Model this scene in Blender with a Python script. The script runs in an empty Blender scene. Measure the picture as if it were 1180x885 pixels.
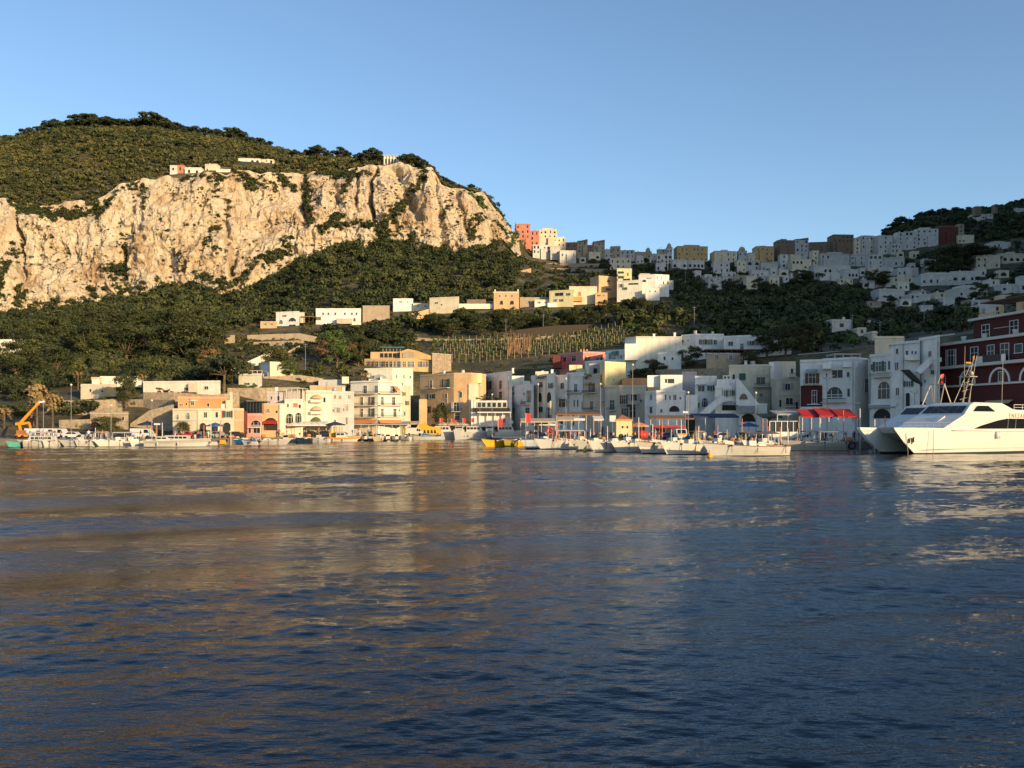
import bpy, math, random
import numpy as np
from math import radians, sin, cos, pi
from mathutils import Vector, Matrix

random.seed(11)
RNG = np.random.default_rng(7)
scene = bpy.context.scene
COL = scene.collection
HC = 4.0            # height of the eye above the water
F = 1000.0
def X(px, Y): return (px-590.0)/F*Y
def Z(py, Y): return HC+(490.0-py)/F*Y
def P(px, py, Y): return (X(px, Y), Y, Z(py, Y))

# ------------------------------------------------------------------ materials
MATS = {}
def newmat(name):
    m = bpy.data.materials.new(name); m.use_nodes = True
    nt = m.node_tree; b = nt.nodes['Principled BSDF']
    return m, nt, b
def N(nt, t, **kw):
    n = nt.nodes.new(t)
    for k, v in kw.items():
        if k in n.inputs.keys(): n.inputs[k].default_value = v
        else: setattr(n, k, v)
    return n
def ramp(nt, fac, stops):
    r = nt.nodes.new('ShaderNodeValToRGB')
    e = r.color_ramp.elements
    while len(e) < len(stops): e.new(0.5)
    for i, (p, c) in enumerate(stops):
        e[i].position = p; e[i].color = (*c, 1)
    nt.links.new(fac, r.inputs[0]); return r
def mixc(nt, fac, a, b, blend='MIX'):
    m = nt.nodes.new('ShaderNodeMix'); m.data_type = 'RGBA'; m.blend_type = blend
    for sock, v in ((m.inputs[0], fac), (m.inputs[6], a), (m.inputs[7], b)):
        if hasattr(v, 'links'): nt.links.new(v, sock)
        else: sock.default_value = v if not isinstance(v, tuple) or len(v) == 4 else (*v, 1)
    return m.outputs[2]
def mat(name, col, rough=0.85, var=0.15, scale=0.6, metal=0.0, bump=0.0, stain=0.0):
    """plain surface with gentle procedural unevenness, optional vertical weather streaks"""
    if name in MATS: return MATS[name]
    m, nt, b = newmat(name)
    geo = nt.nodes.new('ShaderNodeNewGeometry')
    nz = N(nt, 'ShaderNodeTexNoise', Scale=scale, Detail=5.0, Roughness=0.65)
    nt.links.new(geo.outputs['Position'], nz.inputs['Vector'])
    lo = tuple(c*(1-var) for c in col); hi = tuple(min(1, c*(1+var*0.7)) for c in col)
    r = ramp(nt, nz.outputs[0], [(0.3, lo), (0.7, hi)])
    out = r.outputs[0]
    if stain:
        mp = N(nt, 'ShaderNodeMapping'); mp.inputs['Scale'].default_value = (1.6, 1.6, 0.16)
        nt.links.new(geo.outputs['Position'], mp.inputs[0])
        n2 = N(nt, 'ShaderNodeTexNoise', Scale=0.8, Detail=6.0, Roughness=0.7)
        nt.links.new(mp.outputs[0], n2.inputs['Vector'])
        r2 = ramp(nt, n2.outputs[0], [(0.48, (0, 0, 0)), (0.72, (stain,)*3)])
        out = mixc(nt, r2.outputs[0], out, tuple(c*0.45 for c in col))
    nt.links.new(out, b.inputs['Base Color'])
    b.inputs['Roughness'].default_value = rough
    b.inputs['Metallic'].default_value = metal
    if bump:
        n3 = N(nt, 'ShaderNodeTexNoise', Scale=scale*8, Detail=4.0)
        nt.links.new(geo.outputs['Position'], n3.inputs['Vector'])
        bp = N(nt, 'ShaderNodeBump', Strength=0.5, Distance=bump)
        nt.links.new(n3.outputs[0], bp.inputs['Height']); nt.links.new(bp.outputs[0], b.inputs['Normal'])
    MATS[name] = m; return m
def glassmat(name, col=(0.02, 0.025, 0.03), rough=0.08):
    if name in MATS: return MATS[name]
    m, nt, b = newmat(name)
    b.inputs['Base Color'].default_value = (*col, 1); b.inputs['Roughness'].default_value = rough
    MATS[name] = m; return m

# ------------------------------------------------------------------ value noise
_perm = np.random.default_rng(3).random(4096*4)
def _h(i, j, k):
    n = (i*73856093) ^ (j*19349663) ^ (k*83492791)
    return _perm[np.mod(n, _perm.size)]
def vnoise(x, y, z):
    xi, yi, zi = [np.floor(a).astype(np.int64) for a in (x, y, z)]
    fx, fy, fz = x-xi, y-yi, z-zi
    fx, fy, fz = [f*f*(3-2*f) for f in (fx, fy, fz)]
    def L(a, b, t): return a+(b-a)*t
    c = [[[ _h(xi+i, yi+j, zi+k) for k in (0, 1)] for j in (0, 1)] for i in (0, 1)]
    return L(L(L(c[0][0][0], c[1][0][0], fx), L(c[0][1][0], c[1][1][0], fx), fy),
             L(L(c[0][0][1], c[1][0][1], fx), L(c[0][1][1], c[1][1][1], fx), fy), fz)
def fbm(x, y, z, octs=4, gain=0.5):
    x, y, z = [np.asarray(a, float)+np.zeros(np.broadcast(x, y, z).shape) for a in (x, y, z)]
    s = 0; a = 1; t = 0
    for o in range(octs):
        s = s+a*vnoise(x*2**o+o*17.3, y*2**o+o*5.1, z*2**o+o*9.7); t += a; a *= gain
    return s/t*2-1
def ridged(x, y, z, octs=4):
    s = 0; a = 1; t = 0
    for o in range(octs):
        s = s+a*(1-np.abs(2*vnoise(x*2**o+o*11.3, y*2**o, z*2**o+o*3.7)-1)); t += a; a *= 0.55
    return s/t

# ------------------------------------------------------------------ mesh helpers
def np_mesh(name, V, Fc, mats, midx=None, smooth=False):
    """V (n,3), Fc (m,k) with one k"""
    V = np.asarray(V, np.float32); Fc = np.asarray(Fc, np.int32)
    me = bpy.data.meshes.new(name)
    me.vertices.add(len(V)); me.vertices.foreach_set('co', V.ravel())
    k = Fc.shape[1]
    me.loops.add(Fc.size); me.loops.foreach_set('vertex_index', Fc.ravel())
    me.polygons.add(len(Fc))
    me.polygons.foreach_set('loop_start', np.arange(0, Fc.size, k, dtype=np.int32))
    me.polygons.foreach_set('loop_total', np.full(len(Fc), k, np.int32))
    if midx is not None: me.polygons.foreach_set('material_index', np.asarray(midx, np.int32))
    me.polygons.foreach_set('use_smooth', np.full(len(Fc), smooth, bool))
    for m in (mats if isinstance(mats, (list, tuple)) else [mats]): me.materials.append(m)
    me.update(calc_edges=True)
    return me
def link(name, me, parent=None, loc=None, rz=0.0, **props):
    o = bpy.data.objects.new(name, me); COL.objects.link(o)
    if loc is not None: o.location = loc
    if rz: o.rotation_euler = (0, 0, rz)
    if parent is not None: o.parent = parent
    for k, v in props.items(): o[k] = v
    return o
def thing(name, label, cat, loc, rz=0.0, group=None):
    o = link(name, None, None, loc, rz); o['label'] = label; o['category'] = cat
    o.empty_display_size = 0.2
    if group: o['group'] = group
    return o
def tag(o, label, cat, group=None):
    o['label'] = label; o['category'] = cat
    if group: o['group'] = group
    return o
def copy_tree(o, parent=None, loc=None, rz=None, scale=None, label=None):
    c = o.copy(); COL.objects.link(c)
    if parent is not None: c.parent = parent
    if loc is not None: c.location = loc
    if rz is not None: c.rotation_euler = (0, 0, rz)
    if scale is not None: c.scale = (scale,)*3 if not isinstance(scale, tuple) else scale
    if label: c['label'] = label
    for ch in list(o.children): copy_tree(ch, c)
    return c

class MB:
    """collects simple solids into one mesh"""
    def __init__(s): s.v = []; s.f = []; s.mi = []; s.mats = []; s.sm = []; s.T = None
    def m(s, mt):
        if mt not in s.mats: s.mats.append(mt)
        return s.mats.index(mt)
    def add(s, V, Fs, mt, smooth=False):
        o = len(s.v)
        if s.T is not None: V = [tuple(s.T @ Vector(v)) for v in V]
        s.v += [tuple(v) for v in V]; i = s.m(mt)
        for f in Fs: s.f.append(tuple(a+o for a in f)); s.mi.append(i); s.sm.append(smooth)
        return s
    def box(s, x0, x1, y0, y1, z0, z1, mt):
        V = [(x, y, z) for z in (z0, z1) for y in (y0, y1) for x in (x0, x1)]
        return s.add(V, [(0, 2, 3, 1), (4, 5, 7, 6), (0, 1, 5, 4), (2, 6, 7, 3), (0, 4, 6, 2), (1, 3, 7, 5)], mt)
    def bar(s, a, b, w, mt, d=None, n=4):
        a, b = Vector(a), Vector(b); ax = (b-a)
        if ax.length < 1e-6: return s
        u = ax.normalized(); r = Vector((0, 0, 1)) if abs(u.z) < 0.95 else Vector((1, 0, 0))
        e1 = u.cross(r).normalized(); e2 = u.cross(e1).normalized(); d = w if d is None else d
        V = []
        for p, ww in ((a, w), (b, d)):
            for k in range(n):
                t = 2*pi*(k+0.5)/n; q = 0.7071 if n == 4 else 0.5
                V.append(p+(e1*cos(t)+e2*sin(t))*ww*q)
        Fs = [(k, (k+1) % n, n+(k+1) % n, n+k) for k in range(n)]+[tuple(range(n))[::-1], tuple(range(n, 2*n))]
        return s.add(V, Fs, mt, n > 5)
    def prism(s, pts, z0, z1, mt):
        """pts: plan polygon, anticlockwise from above"""
        n = len(pts)
        V = [(x, y, z0) for x, y in pts]+[(x, y, z1) for x, y in pts]
        return s.add(V, [(k, (k+1) % n, n+(k+1) % n, n+k) for k in range(n)]+[tuple(range(n))[::-1], tuple(range(n, 2*n))], mt)
    def slabxz(s, pts, y0, y1, mt):
        """pts: outline (x,z) anticlockwise seen from -y, thickness y0..y1"""
        n = len(pts)
        V = [(x, y0, z) for x, z in pts]+[(x, y1, z) for x, z in pts]
        return s.add(V, [tuple(range(n)), tuple(range(n, 2*n))[::-1]]+[(k, n+k, n+(k+1) % n, (k+1) % n) for k in range(n)], mt)
    def lathe(s, prof, mt, c=(0, 0, 0), n=12, smooth=True):
        V = []; Fs = []
        for r, z in prof:
            for k in range(n): V.append((c[0]+r*cos(2*pi*k/n), c[1]+r*sin(2*pi*k/n), c[2]+z))
        for i in range(len(prof)-1):
            for k in range(n):
                Fs.append((i*n+k, i*n+(k+1) % n, (i+1)*n+(k+1) % n, (i+1)*n+k))
        return s.add(V, Fs, mt, smooth)
    def ball(s, c, r, mt, n=8, sz=1.0):
        return s.lathe([(r*sin(pi*i/6)+1e-4, -r*sz*cos(pi*i/6)) for i in range(7)], mt, c, n)
    def mesh(s, name):
        me = bpy.data.meshes.new(name); me.from_pydata([tuple(v) for v in s.v], [], s.f)
        for m in s.mats: me.materials.append(m)
        me.polygons.foreach_set('material_index', s.mi); me.polygons.foreach_set('use_smooth', s.sm)
        me.update(); return me
    def build(s, name, parent=None, loc=None, rz=0.0, **props):
        return link(name, s.mesh(name), parent, loc, rz, **props)
ORD = 'first second third fourth fifth sixth seventh eighth ninth tenth eleventh twelfth thirteenth fourteenth fifteenth sixteenth seventeenth eighteenth nineteenth twentieth'.split()
def ordn(i):
    if i < 20: return ORD[i]
    t, u = divmod(i+1, 10)
    tens = {2: 'twenty', 3: 'thirty', 4: 'forty', 5: 'fifty', 6: 'sixty', 7: 'seventy', 8: 'eighty', 9: 'ninety'}[t]
    return (tens[:-1]+'ieth') if u == 0 else tens+'-'+ORD[u-1]
# ================================================================== LAND
def row(ks):
    a = np.array(ks, float); return a
# every row: (px, Y, py) knots; the land is lofted through the rows
R = [
 row([(-350,180,0),(0,184,0),(110,190,0),(200,198,0),(300,206,0),(400,231,0),(480,256,0),(540,264,0),(600,250,0),(660,231,0),(700,222,0),(760,197,0),(880,194,0),(930,180,0),(1000,176,0),(1060,166,0),(1100,164,0),(1180,152,0),(1500,135,0)]),
 row([(-350,215,460),(0,215,468),(100,222,462),(200,216,456),(300,238,440),(400,264,440),(480,292,430),(540,302,428),(600,292,428),(660,268,432),(760,228,424),(880,216,414),(1000,202,402),(1100,188,388),(1180,178,375),(1500,170,360)]),
 row([(-350,290,410),(0,280,430),(100,290,418),(200,275,430),(300,300,410),(400,330,402),(480,345,398),(540,345,394),(600,345,391),(660,340,391),(760,310,392),(880,280,394),(1000,270,388),(1100,270,376),(1180,270,364),(1500,270,350)]),
 row([(-350,400,380),(0,380,400),(100,400,385),(200,400,388),(300,400,380),(400,420,368),(480,420,358),(540,420,356),(600,420,352),(660,420,346),(760,430,338),(880,420,357),(1000,420,357),(1100,420,350),(1180,420,342),(1500,420,320)]),
 row([(-350,500,370),(0,500,368),(40,500,368),(110,505,358),(160,512,348),(200,520,330),(250,515,340),(262,516,346),(300,530,330),(330,540,312),(360,550,292),(400,560,282),(450,560,284),(480,560,288),(540,575,288),(580,620,276),(600,620,300),(660,600,318),(760,600,312),(880,560,322),(1000,560,326),(1100,560,320),(1180,560,310),(1500,560,280)]),
 row([(-350,530,235),(0,530,231),(36,532,240),(100,535,236),(150,545,211),(200,550,208),(250,553,203),(300,560,202),(350,585,204),(400,595,200),(420,597,194),(450,600,190),(498,600,197),(509,603,214),(540,615,222),(556,640,224),(575,650,246),(592,660,268),(612,690,289),(660,690,299),(760,690,303),(880,690,303),(980,690,297),(1040,690,292),(1100,700,286),(1180,700,280),(1500,700,250)]),
 row([(-350,760,190),(0,760,166),(60,770,156),(100,780,151),(180,770,152),(250,740,162),(300,720,174),(360,690,184),(400,680,187),(450,660,187),(498,640,197),(509,636,215),(540,650,224),(556,660,226),(575,670,248),(592,690,269),(612,720,290),(660,720,298),(760,720,301),(880,720,300),(980,730,294),(1010,790,286),(1035,850,268),(1060,880,256),(1100,900,250),(1180,920,240),(1500,960,215)]),
]
GX = np.arange(-350, 1501, 1.0)
RY = np.array([np.interp(GX, r[:, 0], r[:, 1]) for r in R])
RZ = np.array([np.full(len(GX), 1.25) if i == 0 else HC+(490-np.interp(GX, r[:, 0], r[:, 2]))/F*RY[i] for i, r in enumerate(R)])
def smooth1(a, n):
    k = np.hanning(n+2)[1:-1]; k /= k.sum()
    return np.array([np.convolve(np.pad(q, n//2, mode='edge'), k, 'valid') for q in a])
for i in (1, 2, 3): 
    RY[i] = smooth1([RY[i]], 61)[0]; RZ[i] = smooth1([RZ[i]], 61)[0]
RY = np.vstack([RY, RY[-1]+260, RY[-1]+1500]); RZ = np.vstack([RZ, RZ[-1]*0.72, RZ[-1]*0+2])
def ground(px, Y):
    """height of the land at direction px and distance Y"""
    px = np.atleast_1d(np.asarray(px, float)); Y = np.atleast_1d(np.asarray(Y, float))
    ys = np.array([np.interp(px, GX, r) for r in RY]); zs = np.array([np.interp(px, GX, r) for r in RZ])
    out = zs[0].copy()
    for k in range(len(ys)-1):
        t = (Y-ys[k])/(ys[k+1]-ys[k]); msk = (t >= 0) & (t <= 1)
        if k == 5: t = 1-np.clip(1-t, 0, 1)**1.25
        out = np.where(msk, zs[k]+(zs[k+1]-zs[k])*np.clip(t, 0, 1), out)
    out = np.where(Y > ys[-1], zs[-1], out)
    # natural unevenness, fading in behind the waterfront
    f = np.clip((Y-ys[1])/80, 0, 1)*np.clip((ys[6]+300-Y)/300, 0, 1)
    x = (px-590)/F*Y
    out = out+f*(fbm(x/45, Y/45, 0*x, 4)*3.0)*np.clip((ys[6]-Y)/60, 0.25, 1)
    return out
def gnd(px, Y): return float(ground(px, Y)[0])

# materials of the land
def soil_mat():
    m, nt, b = newmat('dry_hillside')
    geo = nt.nodes.new('ShaderNodeNewGeometry')
    n1 = N(nt, 'ShaderNodeTexNoise', Scale=0.06, Detail=7.0, Roughness=0.7)
    n2 = N(nt, 'ShaderNodeTexNoise', Scale=0.7, Detail=6.0, Roughness=0.75)
    for n in (n1, n2): nt.links.new(geo.outputs['Position'], n.inputs['Vector'])
    r1 = ramp(nt, n1.outputs[0], [(0.38, (0.045, 0.055, 0.022)), (0.5, (0.10, 0.085, 0.04)), (0.62, (0.22, 0.165, 0.09))])
    r2 = ramp(nt, n2.outputs[0], [(0.35, (0.45, 0.45, 0.42)), (0.7, (1.2, 1.15, 1.0))])
    c = mixc(nt, 1.0, r1.outputs[0], r2.outputs[0], 'MULTIPLY')
    nt.links.new(c, b.inputs['Base Color']); b.inputs['Roughness'].default_value = 0.95
    bp = N(nt, 'ShaderNodeBump', Strength=0.6, Distance=0.8)
    nt.links.new(n2.outputs[0], bp.inputs['Height']); nt.links.new(bp.outputs[0], b.inputs['Normal'])
    return m
def rock_mat():
    m, nt, b = newmat('pale_limestone')
    geo = nt.nodes.new('ShaderNodeNewGeometry')
    mp = N(nt, 'ShaderNodeMapping'); mp.inputs['Scale'].default_value = (1, 1, 0.3)
    nt.links.new(geo.outputs['Position'], mp.inputs[0])
    n1 = N(nt, 'ShaderNodeTexNoise', Scale=0.05, Detail=8.0, Roughness=0.66)
    n2 = N(nt, 'ShaderNodeTexNoise', Scale=0.22, Detail=9.0, Roughness=0.75)
    n3 = N(nt, 'ShaderNodeTexNoise', Scale=0.45, Detail=6.0, Roughness=0.7)
    vo = N(nt, 'ShaderNodeTexVoronoi', Scale=0.14, feature='DISTANCE_TO_EDGE')
    nt.links.new(mp.outputs[0], n1.inputs['Vector']); nt.links.new(mp.outputs[0], n2.inputs['Vector'])
    nt.links.new(geo.outputs['Position'], n3.inputs['Vector'])
    ad = N(nt, 'ShaderNodeVectorMath', operation='ADD'); nt.links.new(mp.outputs[0], ad.inputs[0])
    sc = N(nt, 'ShaderNodeVectorMath', operation='SCALE'); sc.inputs['Scale'].default_value = 9
    nt.links.new(n2.outputs['Color'], sc.inputs[0]); nt.links.new(sc.outputs[0], ad.inputs[1])
    nt.links.new(ad.outputs[0], vo.inputs['Vector'])
    r1 = ramp(nt, n1.outputs[0], [(0.33, (0.34, 0.225, 0.125)), (0.44, (0.55, 0.43, 0.29)), (0.57, (0.60, 0.51, 0.38)), (0.68, (0.43, 0.29, 0.16))])
    r2 = ramp(nt, n2.outputs[0], [(0.36, (0.5, 0.46, 0.41)), (0.48, (0.95, 0.93, 0.9)), (0.66, (1.08, 1.07, 1.05))])
    c = mixc(nt, 1.0, r1.outputs[0], r2.outputs[0], 'MULTIPLY')
    r3 = ramp(nt, n3.outputs[0], [(0.58, (0, 0, 0)), (0.64, (0.85,)*3)])
    c = mixc(nt, r3.outputs[0], c, (0.07, 0.07, 0.035))
    nt.links.new(c, b.inputs['Base Color']); b.inputs['Roughness'].default_value = 0.95
    rv = ramp(nt, vo.outputs[0], [(0.0, (0, 0, 0)), (0.12, (1, 1, 1))])
    bp = N(nt, 'ShaderNodeBump', Strength=0.7, Distance=2.4)
    nt.links.new(n2.outputs[0], bp.inputs['Height'])
    bp2 = N(nt, 'ShaderNodeBump', Strength=0.35, Distance=0.8)
    nt.links.new(rv.outputs[0], bp2.inputs['Height']); nt.links.new(bp.outputs[0], bp2.inputs['Normal'])
    nt.links.new(bp2.outputs[0], b.inputs['Normal'])
    return m
SOIL = soil_mat(); ROCK = rock_mat()

def grid_faces(nr, nc):
    i = np.arange(nr*nc).reshape(nr, nc)
    return np.stack([i[:-1, :-1], i[:-1, 1:], i[1:, 1:], i[1:, :-1]], -1).reshape(-1, 4)
# hillside (one sheet from the waterfront to beyond the ridges), a band for the cliff is replaced by the cliff mesh
pxs = np.arange(-350, 1501, 4.0)
ts = np.concatenate([np.linspace(k, k+1, n, endpoint=False) for k, n in enumerate((14, 22, 24, 26, 14, 34, 10, 8))]+[[8.0]])
def loft(px, t):
    k = np.minimum(t.astype(int), 7); f = t-k
    pi_ = np.interp(px, GX, np.arange(len(GX))); a = np.floor(pi_).astype(int); a = np.minimum(a, len(GX)-2); w = pi_-a
    g = lambda A, kk: A[kk, a]*(1-w)+A[kk, a+1]*w
    return g(RY, k)*(1-f)+g(RY, k+1)*f
PXg, Tg = np.meshgrid(pxs, ts)
Yg = loft(PXg.ravel(), Tg.ravel()); Zg = ground(PXg.ravel(), Yg)
Xg = (PXg.ravel()-590)/F*Yg
# behind the cliff face the sheet is pulled back and down a little
cm = ((Tg.ravel() > 4.05) & (Tg.ravel() < 4.98) & (PXg.ravel() < 588))
Yg = Yg+cm*10
Xg = (PXg.ravel()-590)/F*Yg
link('hillside', np_mesh('hillside', np.stack([Xg, Yg, Zg], 1), grid_faces(len(ts), len(pxs)), SOIL, smooth=True), kind='structure')

# the limestone cliff
cpx = np.arange(-60, 600, 0.8); ct = np.linspace(-0.06, 1.02, 190)
CP, CT = np.meshgrid(cpx, ct)
yb = np.interp(CP, GX, RY[4]); yt = np.interp(CP, GX, RY[5]); zb = np.interp(CP, GX, RZ[4]); zt = np.interp(CP, GX, RZ[5])
lean = np.where(CT > 0, np.abs(CT)**1.35, CT)
CZ = zb+(zt-zb)*CT; CY = yb+(yt-yb)*np.clip(lean, -1, 1.02)-2.0
CX = (CP-590)/F*CY
env = np.clip((1.0-CT)/0.10, 0.12, 1)
fis = np.zeros_like(CX)
for fpx, lo, hi, w, dpt, sl in ((22, .2, 1, 3.0, 8, 0), (428, .25, 1, 2.6, 15, 3), (413, .35, .9, 2.2, 5, 2), (352, .35, 1, 6, 8, -3), (476, .3, 1, 8, 9, -26), (505, .0, 1, 5, 8, -6), (533, .1, .95, 4, 6, -9), (262, .15, .75, 4, 5, -10), (140, .2, .6, 5, 4, 8), (392, .5, 1, 5, 6, -6)):
    c = fpx+sl*(0.5-CT)*-2+4*fbm(CT*5, 0*CT+fpx, 0*CT, 2)
    fis += dpt*np.exp(-((CP-c)/w)**2)*((CT > lo) & (CT < hi+.05))
warp = fbm(CX/30, 0*CX+1, CZ/30, 2)*14
big = fbm((CX+warp)/34, 0*CX, CZ/70, 3)*13
mid = (ridged((CX+warp)/19, 0*CX+3, (CZ+warp)/26, 4)-0.6)*-13.5
fine = (ridged(CX/6, CZ/9, 0*CX+9, 4)-0.6)*-6.5+fbm(CX/2.6, CZ/2.6, 0*CX+5, 3)*1.6
led = fbm(CX/40, CZ/7, 0*CX+2, 3)*3.0
CY = CY+env*(big+mid+fine+led)+fis*np.clip(env*1.5, 0, 1)
CX = CX+env*fbm(CX/10, CZ/14, 0*CX+31, 3)*2.5
CZ = CZ+np.clip((CT-.9)/.1, 0, 1)*fbm(CX/7, 0*CX, 0*CX+4, 3)*2.6
link('cliff', np_mesh('cliff', np.stack([CX.ravel(), CY.ravel(), CZ.ravel()], 1), grid_faces(len(ct), len(cpx)), ROCK, smooth=False), kind='structure')

# the headland to the west (beyond the right edge of the frame) whose slope keeps the sun off the right of the harbour
A = radians(42); EL = radians(10)
qk = np.array([60, 134, 138, 141, 142.5, 144, 146, 148, 151, 157, 161, 170, 186, 278, 300, 328, 388, 405, 450, 476, 494, 560, 700, 1000, 1400], float)
hk = np.array([-2, -2, 2, 14, 30, 48, 54, 57, 58.5, 61, 69, 70, 78, 107, 124, 142, 175, 198, 225, 246, 268, 340, 480, 560, 500], float)
qs = np.concatenate([np.linspace(60, 128, 20), np.linspace(130, 152, 60), np.linspace(153, 500, 90), np.linspace(510, 1400, 60)])
ss = np.concatenate([np.linspace(95, 150, 16), np.linspace(160, 700, 40)])
Q, S = np.meshgrid(qs, ss)
Hh = np.interp(Q, qk, hk)
# high crest at s=150 then gently rising inland
prof = np.where(S < 150, ((S-95)/55)**0.8, 1.0+(S-150)/4000)
ZZ = (Hh+2)*prof-2
ZZ += np.where(Hh > 0, fbm(Q/30, S/30, 0*Q, 3)*2.5*(S < 150)*(S > 100), 0)
XX = sin(A)*S+cos(A)*Q; YY = -cos(A)*S+sin(A)*Q
keep = XX > (YY*0.66+8)   # stays to the side of the view
ZZ = np.where(keep, ZZ, -3)
link('western_headland', np_mesh('western_headland', np.stack([XX.ravel(), YY.ravel(), ZZ.ravel()], 1), grid_faces(len(ss), len(qs)), SOIL, smooth=True), kind='structure')

# ================================================================== FOLIAGE
def leaf_mat(name, c0, c1, c2, trans=0.0):
    m, nt, b = newmat(name)
    geo = nt.nodes.new('ShaderNodeNewGeometry')
    at = N(nt, 'ShaderNodeAttribute', attribute_name='tint')
    mt = N(nt, 'ShaderNodeMath', operation='MULTIPLY_ADD'); mt.inputs[1].default_value = 0.25
    nt.links.new(geo.outputs['Random Per Island'], mt.inputs[0]); 
    m2 = N(nt, 'ShaderNodeMath', operation='MULTIPLY'); m2.inputs[1].default_value = 0.75
    nt.links.new(at.outputs['Fac'], m2.inputs[0]); nt.links.new(m2.outputs[0], mt.inputs[2])
    r = ramp(nt, mt.outputs[0], [(0.1, c0), (0.5, c1), (0.92, c2)])
    nt.links.new(r.outputs[0], b.inputs['Base Color']); b.inputs['Roughness'].default_value = 0.75
    b.inputs['Specular IOR Level'].default_value = 0.2
    return m
LEAF = leaf_mat('evergreen_leaves', (0.022, 0.030, 0.012), (0.050, 0.060, 0.021), (0.092, 0.098, 0.032))
MAQ = leaf_mat('scrub_leaves', (0.034, 0.040, 0.016), (0.078, 0.080, 0.027), (0.145, 0.125, 0.042))
PINE = leaf_mat('pine_needles', (0.022, 0.03, 0.014), (0.036, 0.046, 0.019), (0.055, 0.065, 0.026))
BRIGHT = leaf_mat('fresh_green_leaves', (0.05, 0.08, 0.02), (0.08, 0.12, 0.03), (0.12, 0.16, 0.045))
VINE = leaf_mat('vine_leaves', (0.05, 0.075, 0.02), (0.09, 0.12, 0.03), (0.17, 0.16, 0.05))
DRY = leaf_mat('dry_rusty_leaves', (0.16, 0.08, 0.04), (0.25, 0.13, 0.06), (0.33, 0.2, 0.09))
BARK = mat('grey_brown_bark', (0.13, 0.09, 0.06), 0.95, 0.3, 3)

def leaf_quads(C, Nrm, size, rng):
    """C (n,3) centres, Nrm (n,3) facing, size (n,)"""
    n = len(C)
    nr = Nrm+rng.normal(0, 0.33, (n, 3)); nr /= np.linalg.norm(nr, axis=1)[:, None]+1e-9
    a = rng.normal(0, 1, (n, 3)); u = np.cross(nr, a); u /= np.linalg.norm(u, axis=1)[:, None]+1e-9
    v = np.cross(nr, u)
    s = size[:, None]*0.5; k = rng.uniform(0.6, 1.15, (4, n, 1))
    return np.stack([C-u*s*k[0]-v*s*.8, C+u*s*k[1]-v*s*.6*k[2], C+u*s*.8+v*s*k[3], C-u*s*k[2]*.7+v*s*k[1]*.8], 1)
def crowns(cx, cy, cz, r, hz, nleaf, rng, lumps=7, lsize=0.32):
    """leaf quads for many crowns; cz is the crown centre, r radius, hz vertical/horizontal ratio"""
    n = len(cx); nl = nleaf
    ld = rng.normal(0, 1, (n, lumps, 3)); ld /= np.linalg.norm(ld, axis=2)[:, :, None]
    ld[:, :, 2] = np.abs(ld[:, :, 2])*0.9-0.15
    lc = ld*rng.uniform(0.35, 0.62, (n, lumps, 1)); lr = rng.uniform(0.34, 0.52, (n, lumps))
    li = rng.integers(0, lumps, (n, nl))
    ii = np.arange(n)[:, None]
    d = rng.normal(0, 1, (n, nl, 3)); d /= np.linalg.norm(d, axis=2)[:, :, None]
    d[:, :, 2] = np.where(rng.random((n, nl)) < 0.7, np.abs(d[:, :, 2]), d[:, :, 2])
    rad = lr[ii, li]*rng.uniform(0.7, 1.08, (n, nl))
    p = lc[ii, li]+d*rad[:, :, None]
    hz = np.broadcast_to(np.asarray(hz, float), (n,))
    p[:, :, 2] *= hz[:, None]
    p *= np.asarray(r)[:, None, None]
    p[:, :, 0] += np.asarray(cx)[:, None]; p[:, :, 1] += np.asarray(cy)[:, None]; p[:, :, 2] += np.asarray(cz)[:, None]
    sz = (np.asarray(r)[:, None]*lsize*rng.uniform(0.6, 1.3, (n, nl))).ravel()
    Q = leaf_quads(p.reshape(-1, 3), d.reshape(-1, 3), sz, rng)
    return Q
def foliage_mesh(name, Q, tint, mt, extra=None):
    V = Q.reshape(-1, 3); Fc = np.arange(len(V)).reshape(-1, 4)
    mats = [mt]; mi = np.zeros(len(Fc), int)
    if extra is not None:
        V2, F2, m2 = extra; Fc = np.vstack([Fc, F2+len(V)]); V = np.vstack([V, V2]); mats.append(m2)
        mi = np.concatenate([mi, np.ones(len(F2), int)]); tint = np.concatenate([tint, np.zeros(len(F2))])
    me = np_mesh(name, V, Fc, mats, mi)
    at = me.attributes.new('tint', 'FLOAT', 'FACE'); at.data.foreach_set('value', tint.astype(np.float32))
    return me
def inpoly(px, py, poly):
    c = np.zeros(len(px), bool); n = len(poly)
    for i in range(n):
        x0, y0 = poly[i]; x1, y1 = poly[(i+1) % n]
        with np.errstate(divide='ignore', invalid='ignore'):
            c ^= ((y0 > py) != (y1 > py)) & (px < (x1-x0)*(py-y0)/(y1-y0+1e-12)+x0)
    return c
PROT = []
CLEAR = []   # plan clearings (px0,px1,Y0,Y1) kept free of wood: buildings, terraces
def scatter(n, pr, yr, rng, dens=None):
    """even scatter over the ground in a fan sector"""
    px = rng.uniform(pr[0], pr[1], n*2); Y = np.sqrt(rng.uniform(yr[0]**2, yr[1]**2, n*2))
    k = np.ones(len(px), bool)
    for (a, b, c, d) in CLEAR: k &= ~((px > a) & (px < b) & (Y > c) & (Y < d))
    px, Y = px[k][:n], Y[k][:n]
    z = ground(px, Y); py = 490-(z-HC)/Y*F
    return px, Y, z, py
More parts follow.
